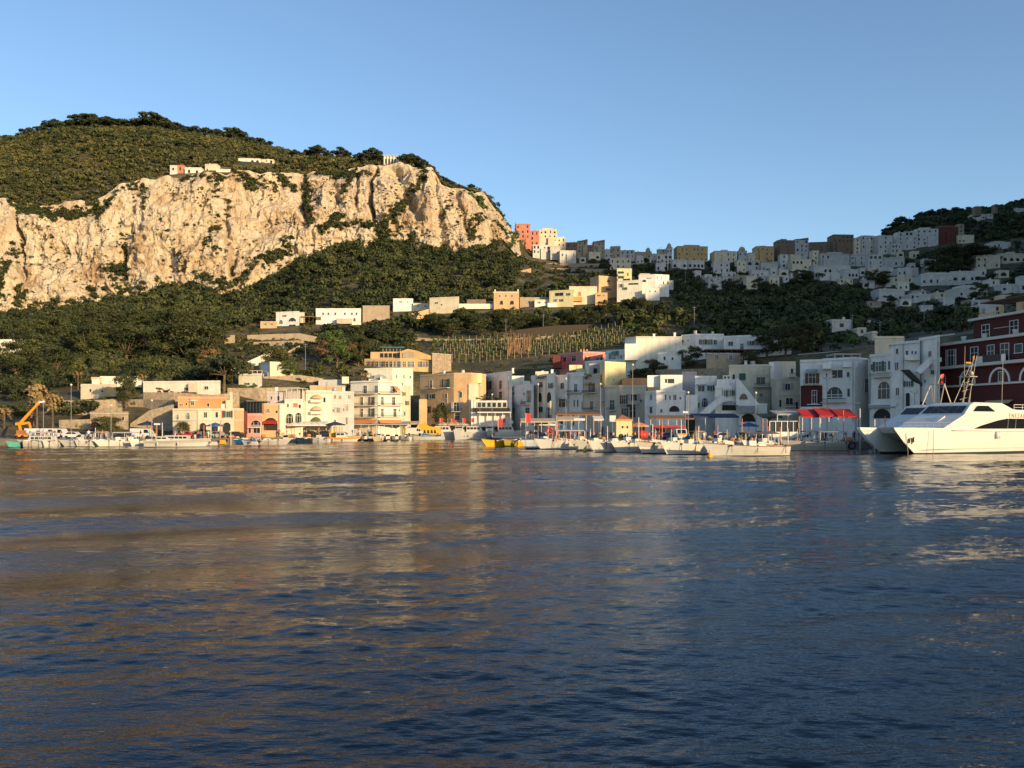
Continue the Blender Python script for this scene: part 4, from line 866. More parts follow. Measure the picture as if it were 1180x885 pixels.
far_rows('scattered on the dark right-hand slope', 'villa', [
 (994, 1010, 322, 332, 'w', 'a'), (1009, 1026, 321, 330, 'w', 'n'), (1028, 1061, 320.5, 326, 'c', 'n'), (1062, 1098, 316.5, 328, 'w'), (1097, 1123, 313.5, 325, 'w', 'a'), (1013, 1043, 334, 347, 'w'), (1048, 1073, 340, 347, 'w'), (1061, 1075, 353, 358, 'w', 'n'),
 (1103, 1139, 333, 343, 'w'), (1124, 1153, 295, 309, 'c'), (1154, 1184, 293, 302, 'c', 'a'), (1154, 1176, 328.5, 337, 'w', 'n'), (1176, 1190, 319, 336, 'w'), (1128, 1156, 352.5, 360, 'w', 'n'), (958, 982, 370, 380, 'w', 'n'), (988, 998, 379.5, 386, 'c'), (1005, 1011, 384, 391, 'c')], 230, 'from the left')
rr_ = random.Random(12); ex = []
def spare(a, b, t, bb): return all(not (a < q[1]-1 and b > q[0]+1 and t < q[3]-2 and bb > q[2]+2) for q in PROT) and all(not (a < q[1]+1 and b > q[0]-1 and t < q[3] and bb > q[2]) for q in ex)
def fill(n, x0, x1, yf, hh, ww):
    out = []
    for i in range(n*6):
        if len(out) >= n: break
        x = rr_.uniform(x0, x1); w_ = rr_.uniform(*ww); b = yf(x)+rr_.uniform(-1, 1)*hh; h_ = rr_.uniform(4.5, 9)
        if spare(x, x+w_, b-h_, b): out.append((x, x+w_, b-h_, b, rr_.choice('wwwwiccgt'), rr_.choice(('', '', 'a')))); ex.append((x, x+w_, b-h_, b))
    return out
far_rows('squeezed in below the skyline', 'house', fill(26, 655, 1055, lambda x: np.interp(x, [650, 800, 1060], [301, 303, 296]), 3, (7, 15)), 560, 'small one from left')
far_rows('tucked behind the lower town trees', 'house', fill(24, 800, 1075, lambda x: np.interp(x, [800, 900, 1080], [320, 318, 312]), 8, (6, 14)), 480, 'small one from left')
far_rows('dotted low on the dark slope', 'villa', fill(12, 985, 1185, lambda x: 335, 22, (8, 20)), 250, 'small one from left')
far_rows('near the crest of the right-hand hill', 'villa', [
 (1124, 1131, 238.5, 243, 'b'), (1147, 1150, 236, 240, 'b'), (1120, 1135, 247.5, 253, 'w'), (1143, 1165, 279.5, 286, 'w'), (1169, 1180, 240.5, 243.5, 'w'), (1138, 1144, 247, 251, 'w')], 600, 'from the left')
far_rows('perched above the tall cliff', 'house', [
 (196, 204, 191.5, 198, 'w', '', 562), (204, 211, 191, 198, 'p', '', 563), (213, 232, 194, 201, 'i', '', 562), (236, 250, 190, 199, 'c', '', 566), (249, 266, 196, 203, 'i', 'n', 563), (275, 300, 183.5, 189, 'i', 'a', 600), (300, 315, 184.5, 190, 'c', '', 606)], 545, 'from the left')
v = thing('clifftop_pavilion', 'cream pillared villa alone among pines on the cliff point', 'villa', (X(450, 612), 612, Z(190, 612)-3))
a = MB(); a.box(-5.2, 4.8, 0, 8, 0, 9.3, PL['ivory']); a.build('wall', v); a = MB(); a.box(-5.6, 5.2, -1, 8.4, 9.31, 9.7, TRIM); a.build('roof', v)
for x in (-4.4, -2.2, 0, 2.2, 4.3): a = MB(); a.bar((x, -.6, 0), (x, -.6, 9.3), .5, PL['ivory'], n=8); a.build('column', v)
for x in (-3.3, -1.1, 1.1, 3.2): a = MB(); a.box(x-.5, x+.5, -.05, .05, 3.8, 7.2, PANE); a.build('window', v)
CLEAR.append((438, 461, 590, 625))
# ================================================================== WOODS AND TREES
rf = np.random.default_rng(21)
def wood(name, n, pr, yr, rr, nleaf, mt, test, hz=0.8, lift=0.55, lumps=7, lsize=0.32, seed=1, tintscale=40, kind='stuff', soft=0.0):
    rng = np.random.default_rng(seed)
    px, Y, z, py = scatter(n, pr, yr, rng)
    k = test(px, py, Y); px, Y, z = px[k], Y[k], z[k]
    r = rng.uniform(rr[0], rr[1], len(px))*(0.85+0.3*rng.random(len(px)))
    k = np.ones(len(px), bool); tp = 490-(z+r*(lift+hz*.95)-HC)/Y*F; gp = 490-(z-HC)/Y*F; rp = r/Y*F*.8
    for (a, b, t, bb, yb) in PROT: k &= ~((px > a-rp) & (px < b+rp) & (Y < yb) & (tp < bb-1-soft*(bb-t)) & (gp > t))
    px, Y, z, r = px[k], Y[k], z[k], r[k]
    x = (px-590)/F*Y
    Q = crowns(x, Y, z+r*lift, r, hz*rng.uniform(.85, 1.2, len(px)), nleaf, rng, lumps, lsize)
    base = np.clip(0.5+0.55*fbm(x/tintscale, Y/tintscale, 0*x+seed, 3)+rng.normal(0, .28, len(px)), 0, 1)
    me = foliage_mesh(name, Q, np.repeat(base, nleaf), mt)
    o = link(name, me); o['kind'] = kind; return o, len(px)
cliff_b = lambda px: np.interp(px, GX, RY[4]); cliff_t = lambda px: np.interp(px, GX, RY[5])
def t_cap(px, py, Y): return (Y > cliff_t(px)+1) & (Y < np.interp(px, GX, RY[6])+25) & (px < 590)
wood('hilltop_trees', 1100, (-40, 592), (560, 830), (2.8, 5.6), 130, LEAF, lambda px, py, Y: t_cap(px, py, Y) & (fbm(px/50, Y/60, 0*px+6, 3) > -.02), 0.75, 0.3, 7, 0.27, 17)
wood('hilltop_scrub', 13000, (-40, 592), (528, 830), (1.8, 3.8), 46, MAQ, t_cap, 0.62, 0.35, 5, 0.36, 2)
wood('cliff_edge_scrub', 1500, (-20, 590), (528, 670), (1.3, 2.6), 50, LEAF, lambda px, py, Y: (Y > cliff_t(px)-3) & (Y < cliff_t(px)+9) & (fbm(px/18, 0*px, 0*px, 2) > -.15), 0.8, 0.2, 5, .36, 3)
def not_bare(px, py, Y):
    bare = inpoly(px, py, [(600, 302), (690, 302), (700, 318), (640, 332), (592, 330)]) | inpoly(px, py, [(440, 366), (500, 352), (505, 360), (440, 380)]) | inpoly(px, py, [(470, 384), (725, 378), (725, 424), (505, 428), (470, 400)])
    bare |= inpoly(px, py, [(250, 378), (365, 376), (370, 400), (352, 412), (345, 450), (262, 455)]) | inpoly(px, py, [(40, 454), (210, 448), (210, 500), (40, 500)]) | inpoly(px, py, [(340, 418), (420, 400), (420, 452), (340, 452)])
    return ~bare
def t_low(px, py, Y): return (Y < cliff_b(px)+9) & not_bare(px, py, Y) & (Y > np.interp(px, GX, RY[1])+4)
wood('near_woodland', 800, (-60, 600), (215, 345), (2.4, 4.2), 420, LEAF, t_low, 0.85, 0.5, 10, 0.15, 15)
wood('woodland', 3000, (-60, 600), (335, 580), (2.8, 5.0), 150, LEAF, t_low, 0.85, 0.5, 8, 0.24, 5)
wood('garden_shrubs', 900, (240, 480), (228, 420), (0.8, 1.9), 90, LEAF, lambda px, py, Y: (Y > np.interp(px, GX, RY[1])-10) & (fbm(px/14, Y/12, 0*px+17, 2) > -.05), 0.8, 0.4, 6, 0.28, 16)
wood('woodland_edge', 900, (-30, 620), (300, 610), (1.6, 3.2), 70, BRIGHT, lambda px, py, Y: t_low(px, py, Y) & (fbm(px/30, Y/20, 0*px+4, 2) > 0.12), 0.8, 0.45, 6, 0.3, 6)
wood('cliff_foot_wood', 1300, (-20, 620), (490, 660), (2.6, 4.8), 110, LEAF, lambda px, py, Y: (Y > cliff_b(px)-25) & (Y < cliff_b(px)+8), 0.95, 0.5, 7, 0.28, 7)
# the valley and right-hand slope
def t_val(px, py, Y):
    g = not_bare(px, py, Y) & (Y > np.interp(px, GX, RY[1])+10) & (py > 303)
    open_ = (fbm(px/60, Y/50, 0*px+2, 3) < -0.16) & (px > 940)
    return g & ~open_
wood('valley_wood', 1900, (596, 1260), (235, 700), (2.4, 4.8), 110, LEAF, t_val, 0.85, 0.5, 7, 0.28, 8)
wood('orchard_scrub', 1300, (596, 1260), (225, 520), (1.1, 2.4), 60, VINE, lambda px, py, Y: t_val(px, py, Y) & (fbm(px/40, Y/30, 0*px+8, 2) > -0.05) & (px < 1010), 0.8, 0.35, 5, 0.34, 9)
wood('crest_canopy', 500, (-60, 480), (640, 830), (3.2, 5.2), 150, PINE, lambda px, py, Y: (np.abs(Y-np.interp(px, GX, RY[6])) < 22), .8, .35, 7, .25, 19)
wood('crest_wood', 1500, (985, 1300), (715, 960), (3.5, 6.0), 90, LEAF, lambda px, py, Y: (Y < np.interp(px, GX, RY[6])+15), 0.8, 0.45, 7, 0.3, 10)
wood('saddle_trees', 420, (600, 1060), (600, 745), (1.8, 3.4), 80, LEAF, lambda px, py, Y: (fbm(px/30, Y/40, 0*px+5, 2) > -0.05), 0.9, 0.5, 6, 0.3, 12)
wood('slope_scrub', 2600, (-40, 1260), (205, 700), (0.6, 1.5), 34, MAQ, lambda px, py, Y: ((Y < cliff_b(px)-8) | (px > 600)) & (Y > np.interp(px, GX, RY[1])-6) & (fbm(px/20, Y/20, 0*px+3, 2) > -.25), 0.7, 0.3, 4, 0.42, 13)
wood('terrace_scrub', 700, (230, 480), (225, 420), (0.9, 2.2), 50, MAQ, lambda px, py, Y: ~not_bare(px, py, Y) & (fbm(px/14, Y/12, 0*px+7, 2) > -0.1), 0.75, 0.35, 5, 0.36, 14)
wood('terrace_bushes', 800, (592, 760), (520, 690), (0.8, 2.0), 44, LEAF, lambda px, py, Y: (py > 299) & (py < 340) & (fbm(px/10, Y/14, 0*px+27, 2) > -.1), 0.75, 0.35, 5, 0.36, 24)
wood('orchard_trees', 900, (720, 1000), (222, 430), (1.3, 2.6), 110, BRIGHT, lambda px, py, Y: (Y > np.interp(px, GX, RY[1])+4) & (fbm(px/25, Y/20, 0*px+28, 2) > -.1), 0.8, 0.4, 6, 0.26, 25)
wood('slope_thicket', 1500, (900, 1250), (200, 560), (1.2, 2.8), 90, LEAF, lambda px, py, Y: (Y > np.interp(px, GX, RY[1])-2) & (fbm(px/25, Y/20, 0*px+29, 2) > -.22), 0.8, 0.4, 6, 0.28, 26)
wood('town_trees', 1300, (640, 1200), (400, 740), (1.3, 2.8), 70, LEAF, lambda px, py, Y: (py < 345) & (fbm(px/16, Y/24, 0*px+33, 2) > -.2), 0.95, 0.45, 6, 0.3, 33, soft=.42)
# scrub clinging to the cliff face: gullies and ledges
def cliff_point(px, t):
    j = np.clip(((px-cpx[0])/(cpx[1]-cpx[0])).astype(int), 0, len(cpx)-1); i = np.clip(((t-ct[0])/(ct[1]-ct[0])).astype(int), 0, len(ct)-1)
    return CX[i, j], CY[i, j], CZ[i, j]
rc = np.random.default_rng(31); PXL = []; TL = []; RL = []
n = 2600; a = rc.uniform(0, 592, n); t = rc.uniform(0.02, 0.97, n)**0.8
k = fbm(a/16, t*6, 0*a+1, 3)+0.25*(0.6-t) > 0.0; PXL.append(a[k]); TL.append(t[k]); RL.append(rc.uniform(.5, 1.5, k.sum())*rc.choice([.6, .8, 1.2], k.sum()))
for (pts, n, w, r0, r1) in (([(20, 1), (34, .93)], 60, 10, 1.2, 2.6), ([(44, 1), (60, .9), (96, .93)], 130, 10, 1.3, 2.8), ([(100, 1), (118, .84), (135, .95)], 70, 8, 1.2, 2.6), ([(150, 1), (168, .9)], 30, 7, 1.2, 2.4), ([(212, 1), (262, .97)], 50, 7, 1.2, 2.4), ([(272, 1), (296, .9)], 60, 7, 1.3, 2.8), ([(320, 1), (340, .82)], 50, 5, 1.2, 2.8), ([(372, 1), (420, .9)], 90, 10, 1.4, 3.0), ([(60, .1), (110, .06), (170, .1)], 80, 14, 1.2, 2.8), ([(120, .35), (140, .28)], 60, 8, 1.2, 2.6), ([(230, .12), (262, .08), (290, .1)], 90, 12, 1.2, 2.8), ([(300, .2), (330, .14)], 90, 12, 1.2, 3), ([(492, .95), (478, .7), (462, .45), (446, .25), (440, .05)], 190, 5, 1.2, 3.0), ([(355, 1), (356, .8), (352, .6), (362, .5), (360, .3)], 110, 4, 1.2, 2.8), ([(400, 1), (405, .8), (398, .62)], 50, 4, 1.2, 2.6),
                            ([(20, .65), (12, .45), (6, .3), (2, .1)], 90, 5, 1.3, 3.0), ([(30, .2), (22, .1)], 40, 5, 1, 2.6), ([(136, .6), (138, .35), (128, .2), (146, .1)], 60, 4, 1, 2.2), ([(166, .85), (167, .7)], 14, 1.5, 1.2, 2.2),
                            ([(250, 1), (248, .82)], 20, 3, 1.2, 2.4), ([(265, .8), (250, .55), (240, .4), (258, .35)], 80, 5, .8, 2.0), ([(200, .3), (220, .22), (210, .12)], 60, 9, .7, 1.6), ([(556, .5), (545, .3), (548, .1)], 80, 6, 1.2, 2.6), ([(520, .9), (515, .6), (505, .3)], 40, 4, .8, 1.8),
                            ([(110, 1), (112, .8)], 20, 4, 1, 2.2), ([(330, .3), (335, .1)], 40, 7, 1, 2.4), ([(395, .35), (375, .2), (430, .2), (450, .1)], 130, 8, 1.4, 3.2), ([(60, .95), (80, .92)], 25, 6, 1, 2), ([(300, 1), (318, .85)], 26, 5, 1, 2.2), ([(572, .5), (585, .35)], 30, 5, 1, 2)):
    u = rc.uniform(0, len(pts)-1.001, n); i = u.astype(int); f = u-i; p = np.array(pts)
    PXL.append(p[i, 0]*(1-f)+p[i+1, 0]*f+rc.normal(0, w/2, n)); TL.append(np.clip(p[i, 1]*(1-f)+p[i+1, 1]*f+rc.normal(0, .025, n), 0, 1)); RL.append(rc.uniform(r0, r1, n))
a, t, r = map(np.concatenate, (PXL, TL, RL)); x, y, z = cliff_point(a, t)
Q = crowns(x, y-r*.25, z, r, 1.0, 46, rc, 5, .36)
o = link('cliff_scrub', foliage_mesh('cliff_scrub', Q, np.repeat(rc.uniform(0, .7, len(a)), 46), LEAF)); o['kind'] = 'stuff'

# single trees ------------------------------------------------------------
def limb_mesh(name, segs):
    q = MB()
    for a, b, w0, w1 in segs: q.bar(a, b, w0, BARK, w1, n=6)
    return q.mesh(name)
def umbrella_pine(seed):
    rng = np.random.default_rng(seed); rd = random.Random(seed)
    segs = [((0, 0, -1), (.2, 0, 1.8), .55, .42), ((.2, 0, 1.8), (0, .1, 4.0), .42, .32)]; cx = []
    for i in range(12):
        a = 2*pi*i/12*1.9+rd.uniform(-.3, .3); rr = rd.uniform(1.0, 3.0); zt = 5.6-rr*.45+rd.uniform(-1.5, .5); segs.append(((0, .1, 2.2+rd.random()*1.4), (rr*cos(a), rr*sin(a), zt), .2, .07)); cx.append((rr*cos(a), rr*sin(a), zt+.3, rd.uniform(1.3, 2.0)))
    cx += [(0, 0, 6.3, 1.9), (.8, .5, 5.6, 1.8), (-.7, -.6, 4.6, 1.8)]; c = np.array(cx)
    Q = crowns(c[:, 0], c[:, 1], c[:, 2], c[:, 3], .72, 170, rng, 7, .24)
    return limb_mesh('trunk', segs), foliage_mesh('crown', Q, np.repeat(rng.uniform(.1, .9, len(c)), 170), PINE)
def round_tree(seed, mt, tall=1.0, nl=150):
    rng = np.random.default_rng(seed); rd = random.Random(seed)
    segs = [((0, 0, -1), (.1, 0, 2.0*tall), .5, .38)]; cx = []
    for i in range(16):
        a = 2*pi*i/16*2.9; rr = rd.uniform(.8, 2.7); zt = (1.0+rd.uniform(0, 4.8))*tall; segs.append(((.1, 0, 1.2*tall), (rr*cos(a), rr*sin(a), zt), .12, .04)); cx.append((rr*cos(a), rr*sin(a), zt+.2, rd.uniform(1.3, 1.9)))
    cx.append((0, 0, 6.2*tall, 1.6)); c = np.array(cx)
    Q = crowns(c[:, 0], c[:, 1], c[:, 2], c[:, 3], .9, nl*2, rng, 9, .14)
    return limb_mesh('trunk', segs), foliage_mesh('crown', Q, np.repeat(rng.uniform(.1, .9, len(c)), nl*2), mt)
def cypress(seed):
    rng = np.random.default_rng(seed); zz = np.linspace(.8, 8.6, 11); r = np.interp(zz, [0.8, 3, 8.6], [.75, .95, .2])
    Q = crowns(rng.normal(0, .08, 11), rng.normal(0, .08, 11), zz, r, 1.3, 90, rng, 5, .3)
    return limb_mesh('trunk', [((0, 0, -1), (0, 0, 3), .3, .2)]), foliage_mesh('crown', Q, np.repeat(rng.uniform(0, .6, 11), 90), LEAF)
def palm(seed, frond=1.9, thick=.42):
    rng = np.random.default_rng(seed); rd = random.Random(seed)
    tr = limb_mesh('trunk', [((0, 0, -1), (.05, 0, 2.5), thick*1.2, thick*.9), ((.05, 0, 2.5), (.1, 0, 5.8), thick*.9, thick*.8)])
    Qs = []; tn = []
    for i in range(70):
        a = rd.uniform(0, 2*pi); e = rd.uniform(-.9, 1.3); L_ = frond*rd.uniform(.75, 1.1)
        for s in range(7):
            u = (s+.5)/7; rr = L_*u*cos(e*.9)*(1 if e > 0 else .8); zz = 6.0+L_*u*sin(e)-1.0*u*u*L_*.6
            for k in range(3):
                c = np.array([.1+rr*cos(a)+rd.uniform(-.12, .12)*u, rr*sin(a)+rd.uniform(-.12, .12)*u, zz+rd.uniform(-.08, .08)]); Qs.append((c, [cos(a)*.4, sin(a)*.4, .8], .55*(1.15-u*.5))); tn.append(.25 if e > .5 else .98)
    Q = leaf_quads(np.array([q[0] for q in Qs]), np.array([q[1] for q in Qs], float), np.array([q[2] for q in Qs]), rng)
    return tr, foliage_mesh('crown', Q, np.array(tn), PALM)
PALM = leaf_mat('palm_fronds', (0.05, 0.07, 0.02), (0.10, 0.10, 0.035), (0.32, 0.22, 0.11))
KIND = {}
for k, fn in (('pine', lambda s: umbrella_pine(s)), ('round', lambda s: round_tree(s, LEAF)), ('bright', lambda s: round_tree(s, BRIGHT, 1.05)), ('cypress', cypress), ('palm', palm), ('dry', lambda s: round_tree(s, DRY, .7, 80)), ('olive', lambda s: round_tree(s, MAQ, .7))):
    KIND[k] = [fn(100+i*7) for i in range(3 if k in ('pine', 'round') else 2 if k != 'dry' else 1)]
NATH = {'pine': 7.7, 'round': 8.0, 'bright': 8.2, 'cypress': 9.3, 'palm': 7.6, 'dry': 5.6, 'olive': 5.6}
NAMES = {'pine': 'umbrella_pine', 'round': 'broadleaf_tree', 'bright': 'broadleaf_tree', 'cypress': 'cypress_tree', 'palm': 'palm_tree', 'dry': 'dry_bush', 'olive': 'olive_tree'}
def tree(kind, px, Y, h, label, group=None, wide=1.0, z=None, v=None, sink=0):
    tr, cr = KIND[kind][(int(px) if v is None else v) % len(KIND[kind])]; s = h/NATH[kind]; zz = gnd(px, Y) if z is None else z
    o = thing(NAMES[kind], label, 'tree' if kind != 'dry' else 'bush', (X(px, Y), Y, zz), (px*1.7) % 6.28, group); o.location.z -= sink*h; o.scale = (s*wide, s*wide, s)
    link('trunk', tr, o); link('crown', cr, o); return o
TOPS_ = None
def htop(px, Y, top): return max(3.5, (490-(gnd(px, Y)-HC)/Y*F-top)*Y/F)
def tree_row(kind, items, where, word, group, wide=1.0, tail='from the left', sink=0):
    for i, it in enumerate(sorted(items, key=lambda t: t[0])):
        tree(kind, it[0], it[1], it[2], f'{word} {where}, {ordn(i)} {tail}', group, it[3] if len(it) > 3 else wide, sink=sink)
crest = lambda px: float(np.interp(px, GX, RY[6]))
tree_row('pine', [(px, crest(px)-6+((px*13) % 9), h*1.3, w*1.2) for px, h, w in ((-6, 10, 1.3), (8, 8, 1.2), (20, 9, 1), (33, 12, 1), (48, 11, 1), (64, 15, 1), (70, 10, 1.2), (85, 13, 1.2), (96, 18, 1.1), (104, 17, 1), (113, 13, 1.2), (124, 14, 1), (133, 12, 1.2), (143, 13, 1.1), (152, 10, 1.3), (163, 11, 1.2), (174, 20, 1.1), (181, 15, 1.3), (192, 12, 1), (203, 11, 1.3), (214, 9, 1.3), (226, 11, 1.2), (238, 12, 1), (251, 11, 1.1), (262, 15, .9), (270, 16, 1), (279, 13, 1.1), (290, 13, 1), (300, 12, 1.2))],
         'on the skyline above the cliff', 'dark umbrella pine', 'pines on the crest above the cliff', sink=.27)
tree_row('pine', [(px, cliff_t(px)+d, h, w) for px, d, h, w in ((340, 60, 9, 1), (358, 70, 12, .95), (367, 60, 14, 1.0), (378, 70, 9, 1), (391, 50, 14, 1.0), (399, 60, 10, 1.1), (410, 50, 7, 1), (421, 22, 13, 1), (430, 26, 14, 1.1), (436, 20, 10, 1), (466, 8, 11, 1), (473, 12, 12, 1.1), (480, 10, 11, 1), (487, 7, 9, 1), (492, 12, 6, 1))],
         'around the pillared clifftop villa', 'dark umbrella pine', 'pines on the cliff point', sink=.14)
tree_row('pine', [(508, 632, 7, 1.3), (514, 634, 7.5, 1.3), (520, 636, 6, 1.3), (528, 638, 5, 1.2), (543, 640, 7.5, 1.05)], 'on the falling ridge', 'small flat-topped pine', 'small pines on the falling ridge')
tree_row('pine', [(px, crest(px)-10, h, w) for px, h, w in ((1012, 12, 1.2), (1022, 15, 1.1), (1031, 19, 1.2), (1038, 22, 1.1), (1062, 15, 1.2), (1073, 17, 1.2), (1086, 16, 1.3), (1101, 15, 1.3), (1116, 13, 1.2), (1132, 11, 1.2), (1152, 10, 1.2), (1165, 13, 1), (1171, 14, 1), (1178, 15, 1))], 'against the sky on the right-hand hill', 'black-green pine', 'pines on the right-hand crest', sink=.3)
tree_row('cypress', [(1048, 850, 12), (594, 668, 11), (605, 660, 12), (613, 656, 9), (748, 560, 14), (753, 570, 12), (768, 560, 12)], 'among the hilltop houses', 'slim dark cypress', 'cypresses by the hilltop town')
rj = random.Random(9)
tree_row('pine', [(px, Y, htop(px, Y, tp), w) for px, Y, tp, w in ((386, 338, 379, 1.4), (397, 345, 375, 1.3), (408, 340, 374, 1.3), (420, 346, 373, 1.3), (434, 340, 374, 1.3), (447, 348, 376, 1.3), (458, 350, 380, 1.3))], 'right of the long white villa', 'broad dark pine', 'pines in the dark clump')
BT = lambda px: float(np.interp(px, [495, 530, 600, 640, 700, 760], [356, 357, 357, 356, 347, 343]))
tree_row('round', [(px, 366+rj.uniform(-8, 12), htop(px, 370, BT(px)+rj.uniform(-3, 5)), 1.25) for px in range(500, 770, 11)], 'in the dark belt under the row of villas', 'dark evergreen', 'trees in the belt under the villas')
tree_row('round', [(px, Y, htop(px, Y, tp), w) for px, Y, tp, w in ((786, 430, 330, 1.2), (806, 440, 322, 1.2), (824, 450, 326, 1.1), (842, 455, 318, 1.1), (860, 450, 333, 1.1), (876, 460, 317, 1.0), (884, 470, 322, 1.0), (895, 455, 331, 1.1), (915, 460, 328, 1.3), (918, 520, 311, 1.4), (932, 520, 310, 1.5), (950, 470, 330, 1.2), (1008, 520, 308, 1.3), (1018, 520, 310, 1.3), (1085, 560, 280, 1.6), (1100, 570, 278, 1.6), (1118, 575, 278, 1.6), (1135, 580, 281, 1.6), (1092, 540, 292, 1.6), (1128, 400, 324, 1.2), (1168, 330, 338, 1.3), (1110, 330, 350, 1.4), (1125, 330, 348, 1.4), (1025, 400, 338, 1.2))], 'in the deep shade of the valley', 'big black-green tree', 'big trees in the shaded valley')
tree_row('round', [(px, Y, h, w) for px, Y, h, w in ((18, 262, 13, 1.2), (40, 270, 14, 1.2), (62, 255, 12, 1.2), (78, 300, 13, 1.2), (100, 292, 14, 1.3), (122, 300, 15, 1.3), (146, 296, 15, 1.3), (168, 304, 15, 1.3), (190, 292, 14, 1.3), (214, 290, 16, 1.3), (235, 288, 16, 1.2), (250, 330, 14, 1.2), (30, 350, 14, 1.3), (58, 360, 15, 1.3), (92, 372, 15, 1.3), (128, 360, 16, 1.3), (160, 372, 16, 1.3), (200, 366, 17, 1.3), (228, 372, 16, 1.3), (8, 320, 14, 1.3))], 'on the wooded slope left of the harbour', 'rounded evergreen tree', 'large trees on the left slope')
tree('bright', 388, 285, 14, 'large fresh-green tree above the flat roofed sheds', wide=.95)
tree('round', 413, 292, 12, 'dark round tree just right of the fresh-green tree', wide=.9)
tree('olive', 322, 258, 8.5, 'grey-green round shrub tree before the house with the blue-grey side', wide=1.1)
tree('bright', 333, 252, 6, 'bright green low pine over the stone wall', wide=1.3); tree('cypress', 338, 262, 8, 'dark narrow tree below the bright green low pine')
tree('pine', 258, 226, 11, 'dark spreading tree standing before the pergola house', wide=1.2)
tree('dry', 245, 272, 7, 'rust-brown bush glowing at the wood edge'); tree('dry', 372, 296, 8, 'rusty red bush left of the fresh-green tree'); tree('dry', 405, 305, 7, 'bare reddish bush behind the dark round tree', wide=.6)
tree('round', 508, 240.5, 9.6, 'leafy dark tree on the quay before the ochre apartment house', wide=.75, z=1.2)
tree('palm', 43, 184, 14.0, 'tallest fan palm behind the orange crane', wide=.72, z=1.2); tree('palm', 61, 188, 11.6, 'second fan palm right of the crane, with a green top', wide=.78, z=1.2, v=1)
tree('palm', 39, 196, 9.0, 'thin palm in the shade behind the tallest fan palm', wide=.8, z=1.2); tree('palm', 5, 192, 8.2, 'scruffy palm at the very left of the quay', wide=1.1, z=1.2)
tree('palm', 90, 240, 6.5, 'palm beside the long cream villa', wide=1.1); tree('palm', 164, 226, 6.2, 'short palm in front of the long cream villa', wide=1.0)
tree('palm', 418, 262, 7.5, 'pale palm left of the glazed restaurant', wide=1.1)
tree('round', 26, 205, 9, 'small round tree behind the crane', wide=.8, z=1.5); tree('round', 145, 212, 9.5, 'bushy tree on the rubble retaining wall', wide=.85)
tree('olive', 123, 190, 5.0, 'pale flowering tree against the stone store', wide=1.1, z=1.2)
tree('round', 462, 262, 3.0, 'low clipped tree at the foot of the white hotel', wide=1.5, z=3); tree('round', 797, 222, 7.0, 'dark round tree in front of the domed white house', wide=1.1)
tree('round', 742, 222, 8, 'dark tree under the tall brilliant white house', wide=1.3); tree('round', 752, 224, 7, 'dark tree between the white houses', wide=1.3)
tree('round', 884, 218, 8, 'dark tree below the flat white villa', wide=1.3); tree('round', 905, 216, 9, 'dark tree beside the two-block beige house', wide=1.2); tree('round', 925, 222, 9, 'dark tree behind the dark-red-fronted house', wide=1.3); tree('round', 865, 214, 5.5, 'dark bush at the end of the timber pergola', wide=1.3)
tree('olive', 211, 186, 3.8, 'small potted-looking tree by the cream arcaded building', wide=.8, z=1.2)
# flowering bushes
PURP = leaf_mat('bougainvillea', (0.10, 0.02, 0.04), (0.22, 0.04, 0.08), (0.32, 0.08, 0.12))
def bush(name, label, px, Y, rx, rz, mt, n=7, zz=None):
    rng = np.random.default_rng(int(px*3)); cx = X(px, Y)+rng.uniform(-rx, rx, n); z0 = (gnd(px, Y) if zz is None else zz)
    Q = crowns(cx, Y+rng.uniform(-1, 1, n), z0+rng.uniform(.1, rz, n), rng.uniform(.8, 1.3, n)*rz*.6, .8, 90, rng, 5, .3)
    o = link(name, foliage_mesh(name, Q-np.array([X(px, Y), Y, z0]), np.repeat(rng.uniform(0, 1, n), 90), mt)); o.location = (X(px, Y), Y, z0); tag(o, label, 'bush'); return o
bush('bougainvillea', 'crimson bougainvillea bush left of the stone store', 111, 194, 1.5, 2.6, PURP, 7, 1.4)
bush('bougainvillea', 'purple bougainvillea streak high in the wood', 165, 345, 4, 3.5, PURP, 9)
bush('bougainvillea', 'long dark purple bougainvillea hedge below the whitewashed wall', 204, 219, 5, 1.3, leaf_mat('dark_bougainvillea', (.06, .012, .015), (.12, .02, .03), (.18, .04, .05)), 14)
bush('bougainvillea', 'pinkish bush at the end of the long cream villa', 172, 246, 2.5, 1.6, PURP, 6)
bush('oleander', 'low green shrub mass on the terrace below the villas', 142, 214, 6, 2.2, LEAF, 14)
bush('hedge', 'green clipped hedge on the wall under the pergola house', 292, 232, 5, 1.1, BRIGHT, 16)
bush('shrub', 'dark shrub mass on the left terrace behind the lamp', 88, 206, 5, 3.2, LEAF, 14)
bush('shrub', 'green creeper patch on the shaded slope under the coral houses', 588, 630, 8, 6, BRIGHT, 12)
bush('shrub', 'green creeper spilling over the rocks at the end of the cliff', 549, 615, 5, 9, BRIGHT, 10)
# ================================================================== QUAYS
edge = [(-360, 172), (0, 172), (235, 173), (262, 182), (300, 187), (350, 203), (400, 209), (450, 226), (505, 238), (567, 240), (568, 192), (600, 176), (640, 163), (700, 154), (760, 149), (860, 145), (950, 147), (1060, 146), (1100, 139), (1200, 128), (1400, 118)]
PAV = mat('quay_paving', (0.30, 0.26, 0.21), 0.9, 0.25, 0.7); QW = mat('quay_wall_stone', (0.17, 0.14, 0.11), 0.95, 0.35, 1.2)
ASPH = mat('asphalt', (0.06, 0.058, 0.056), 0.9, 0.2, 0.8)
eg = [(p, y) for p, y in edge]; fr = [(X(p, y), y) for p, y in eg]
bk = [(X(p, float(np.interp(p, GX, RY[0]))+9), float(np.interp(p, GX, RY[0]))+9) for p in (1400, 1180, 1100, 1060, 1000, 930, 880, 760, 700, 660, 600, 568, 540, 480, 400, 300, 200, 100, 0, -350)]
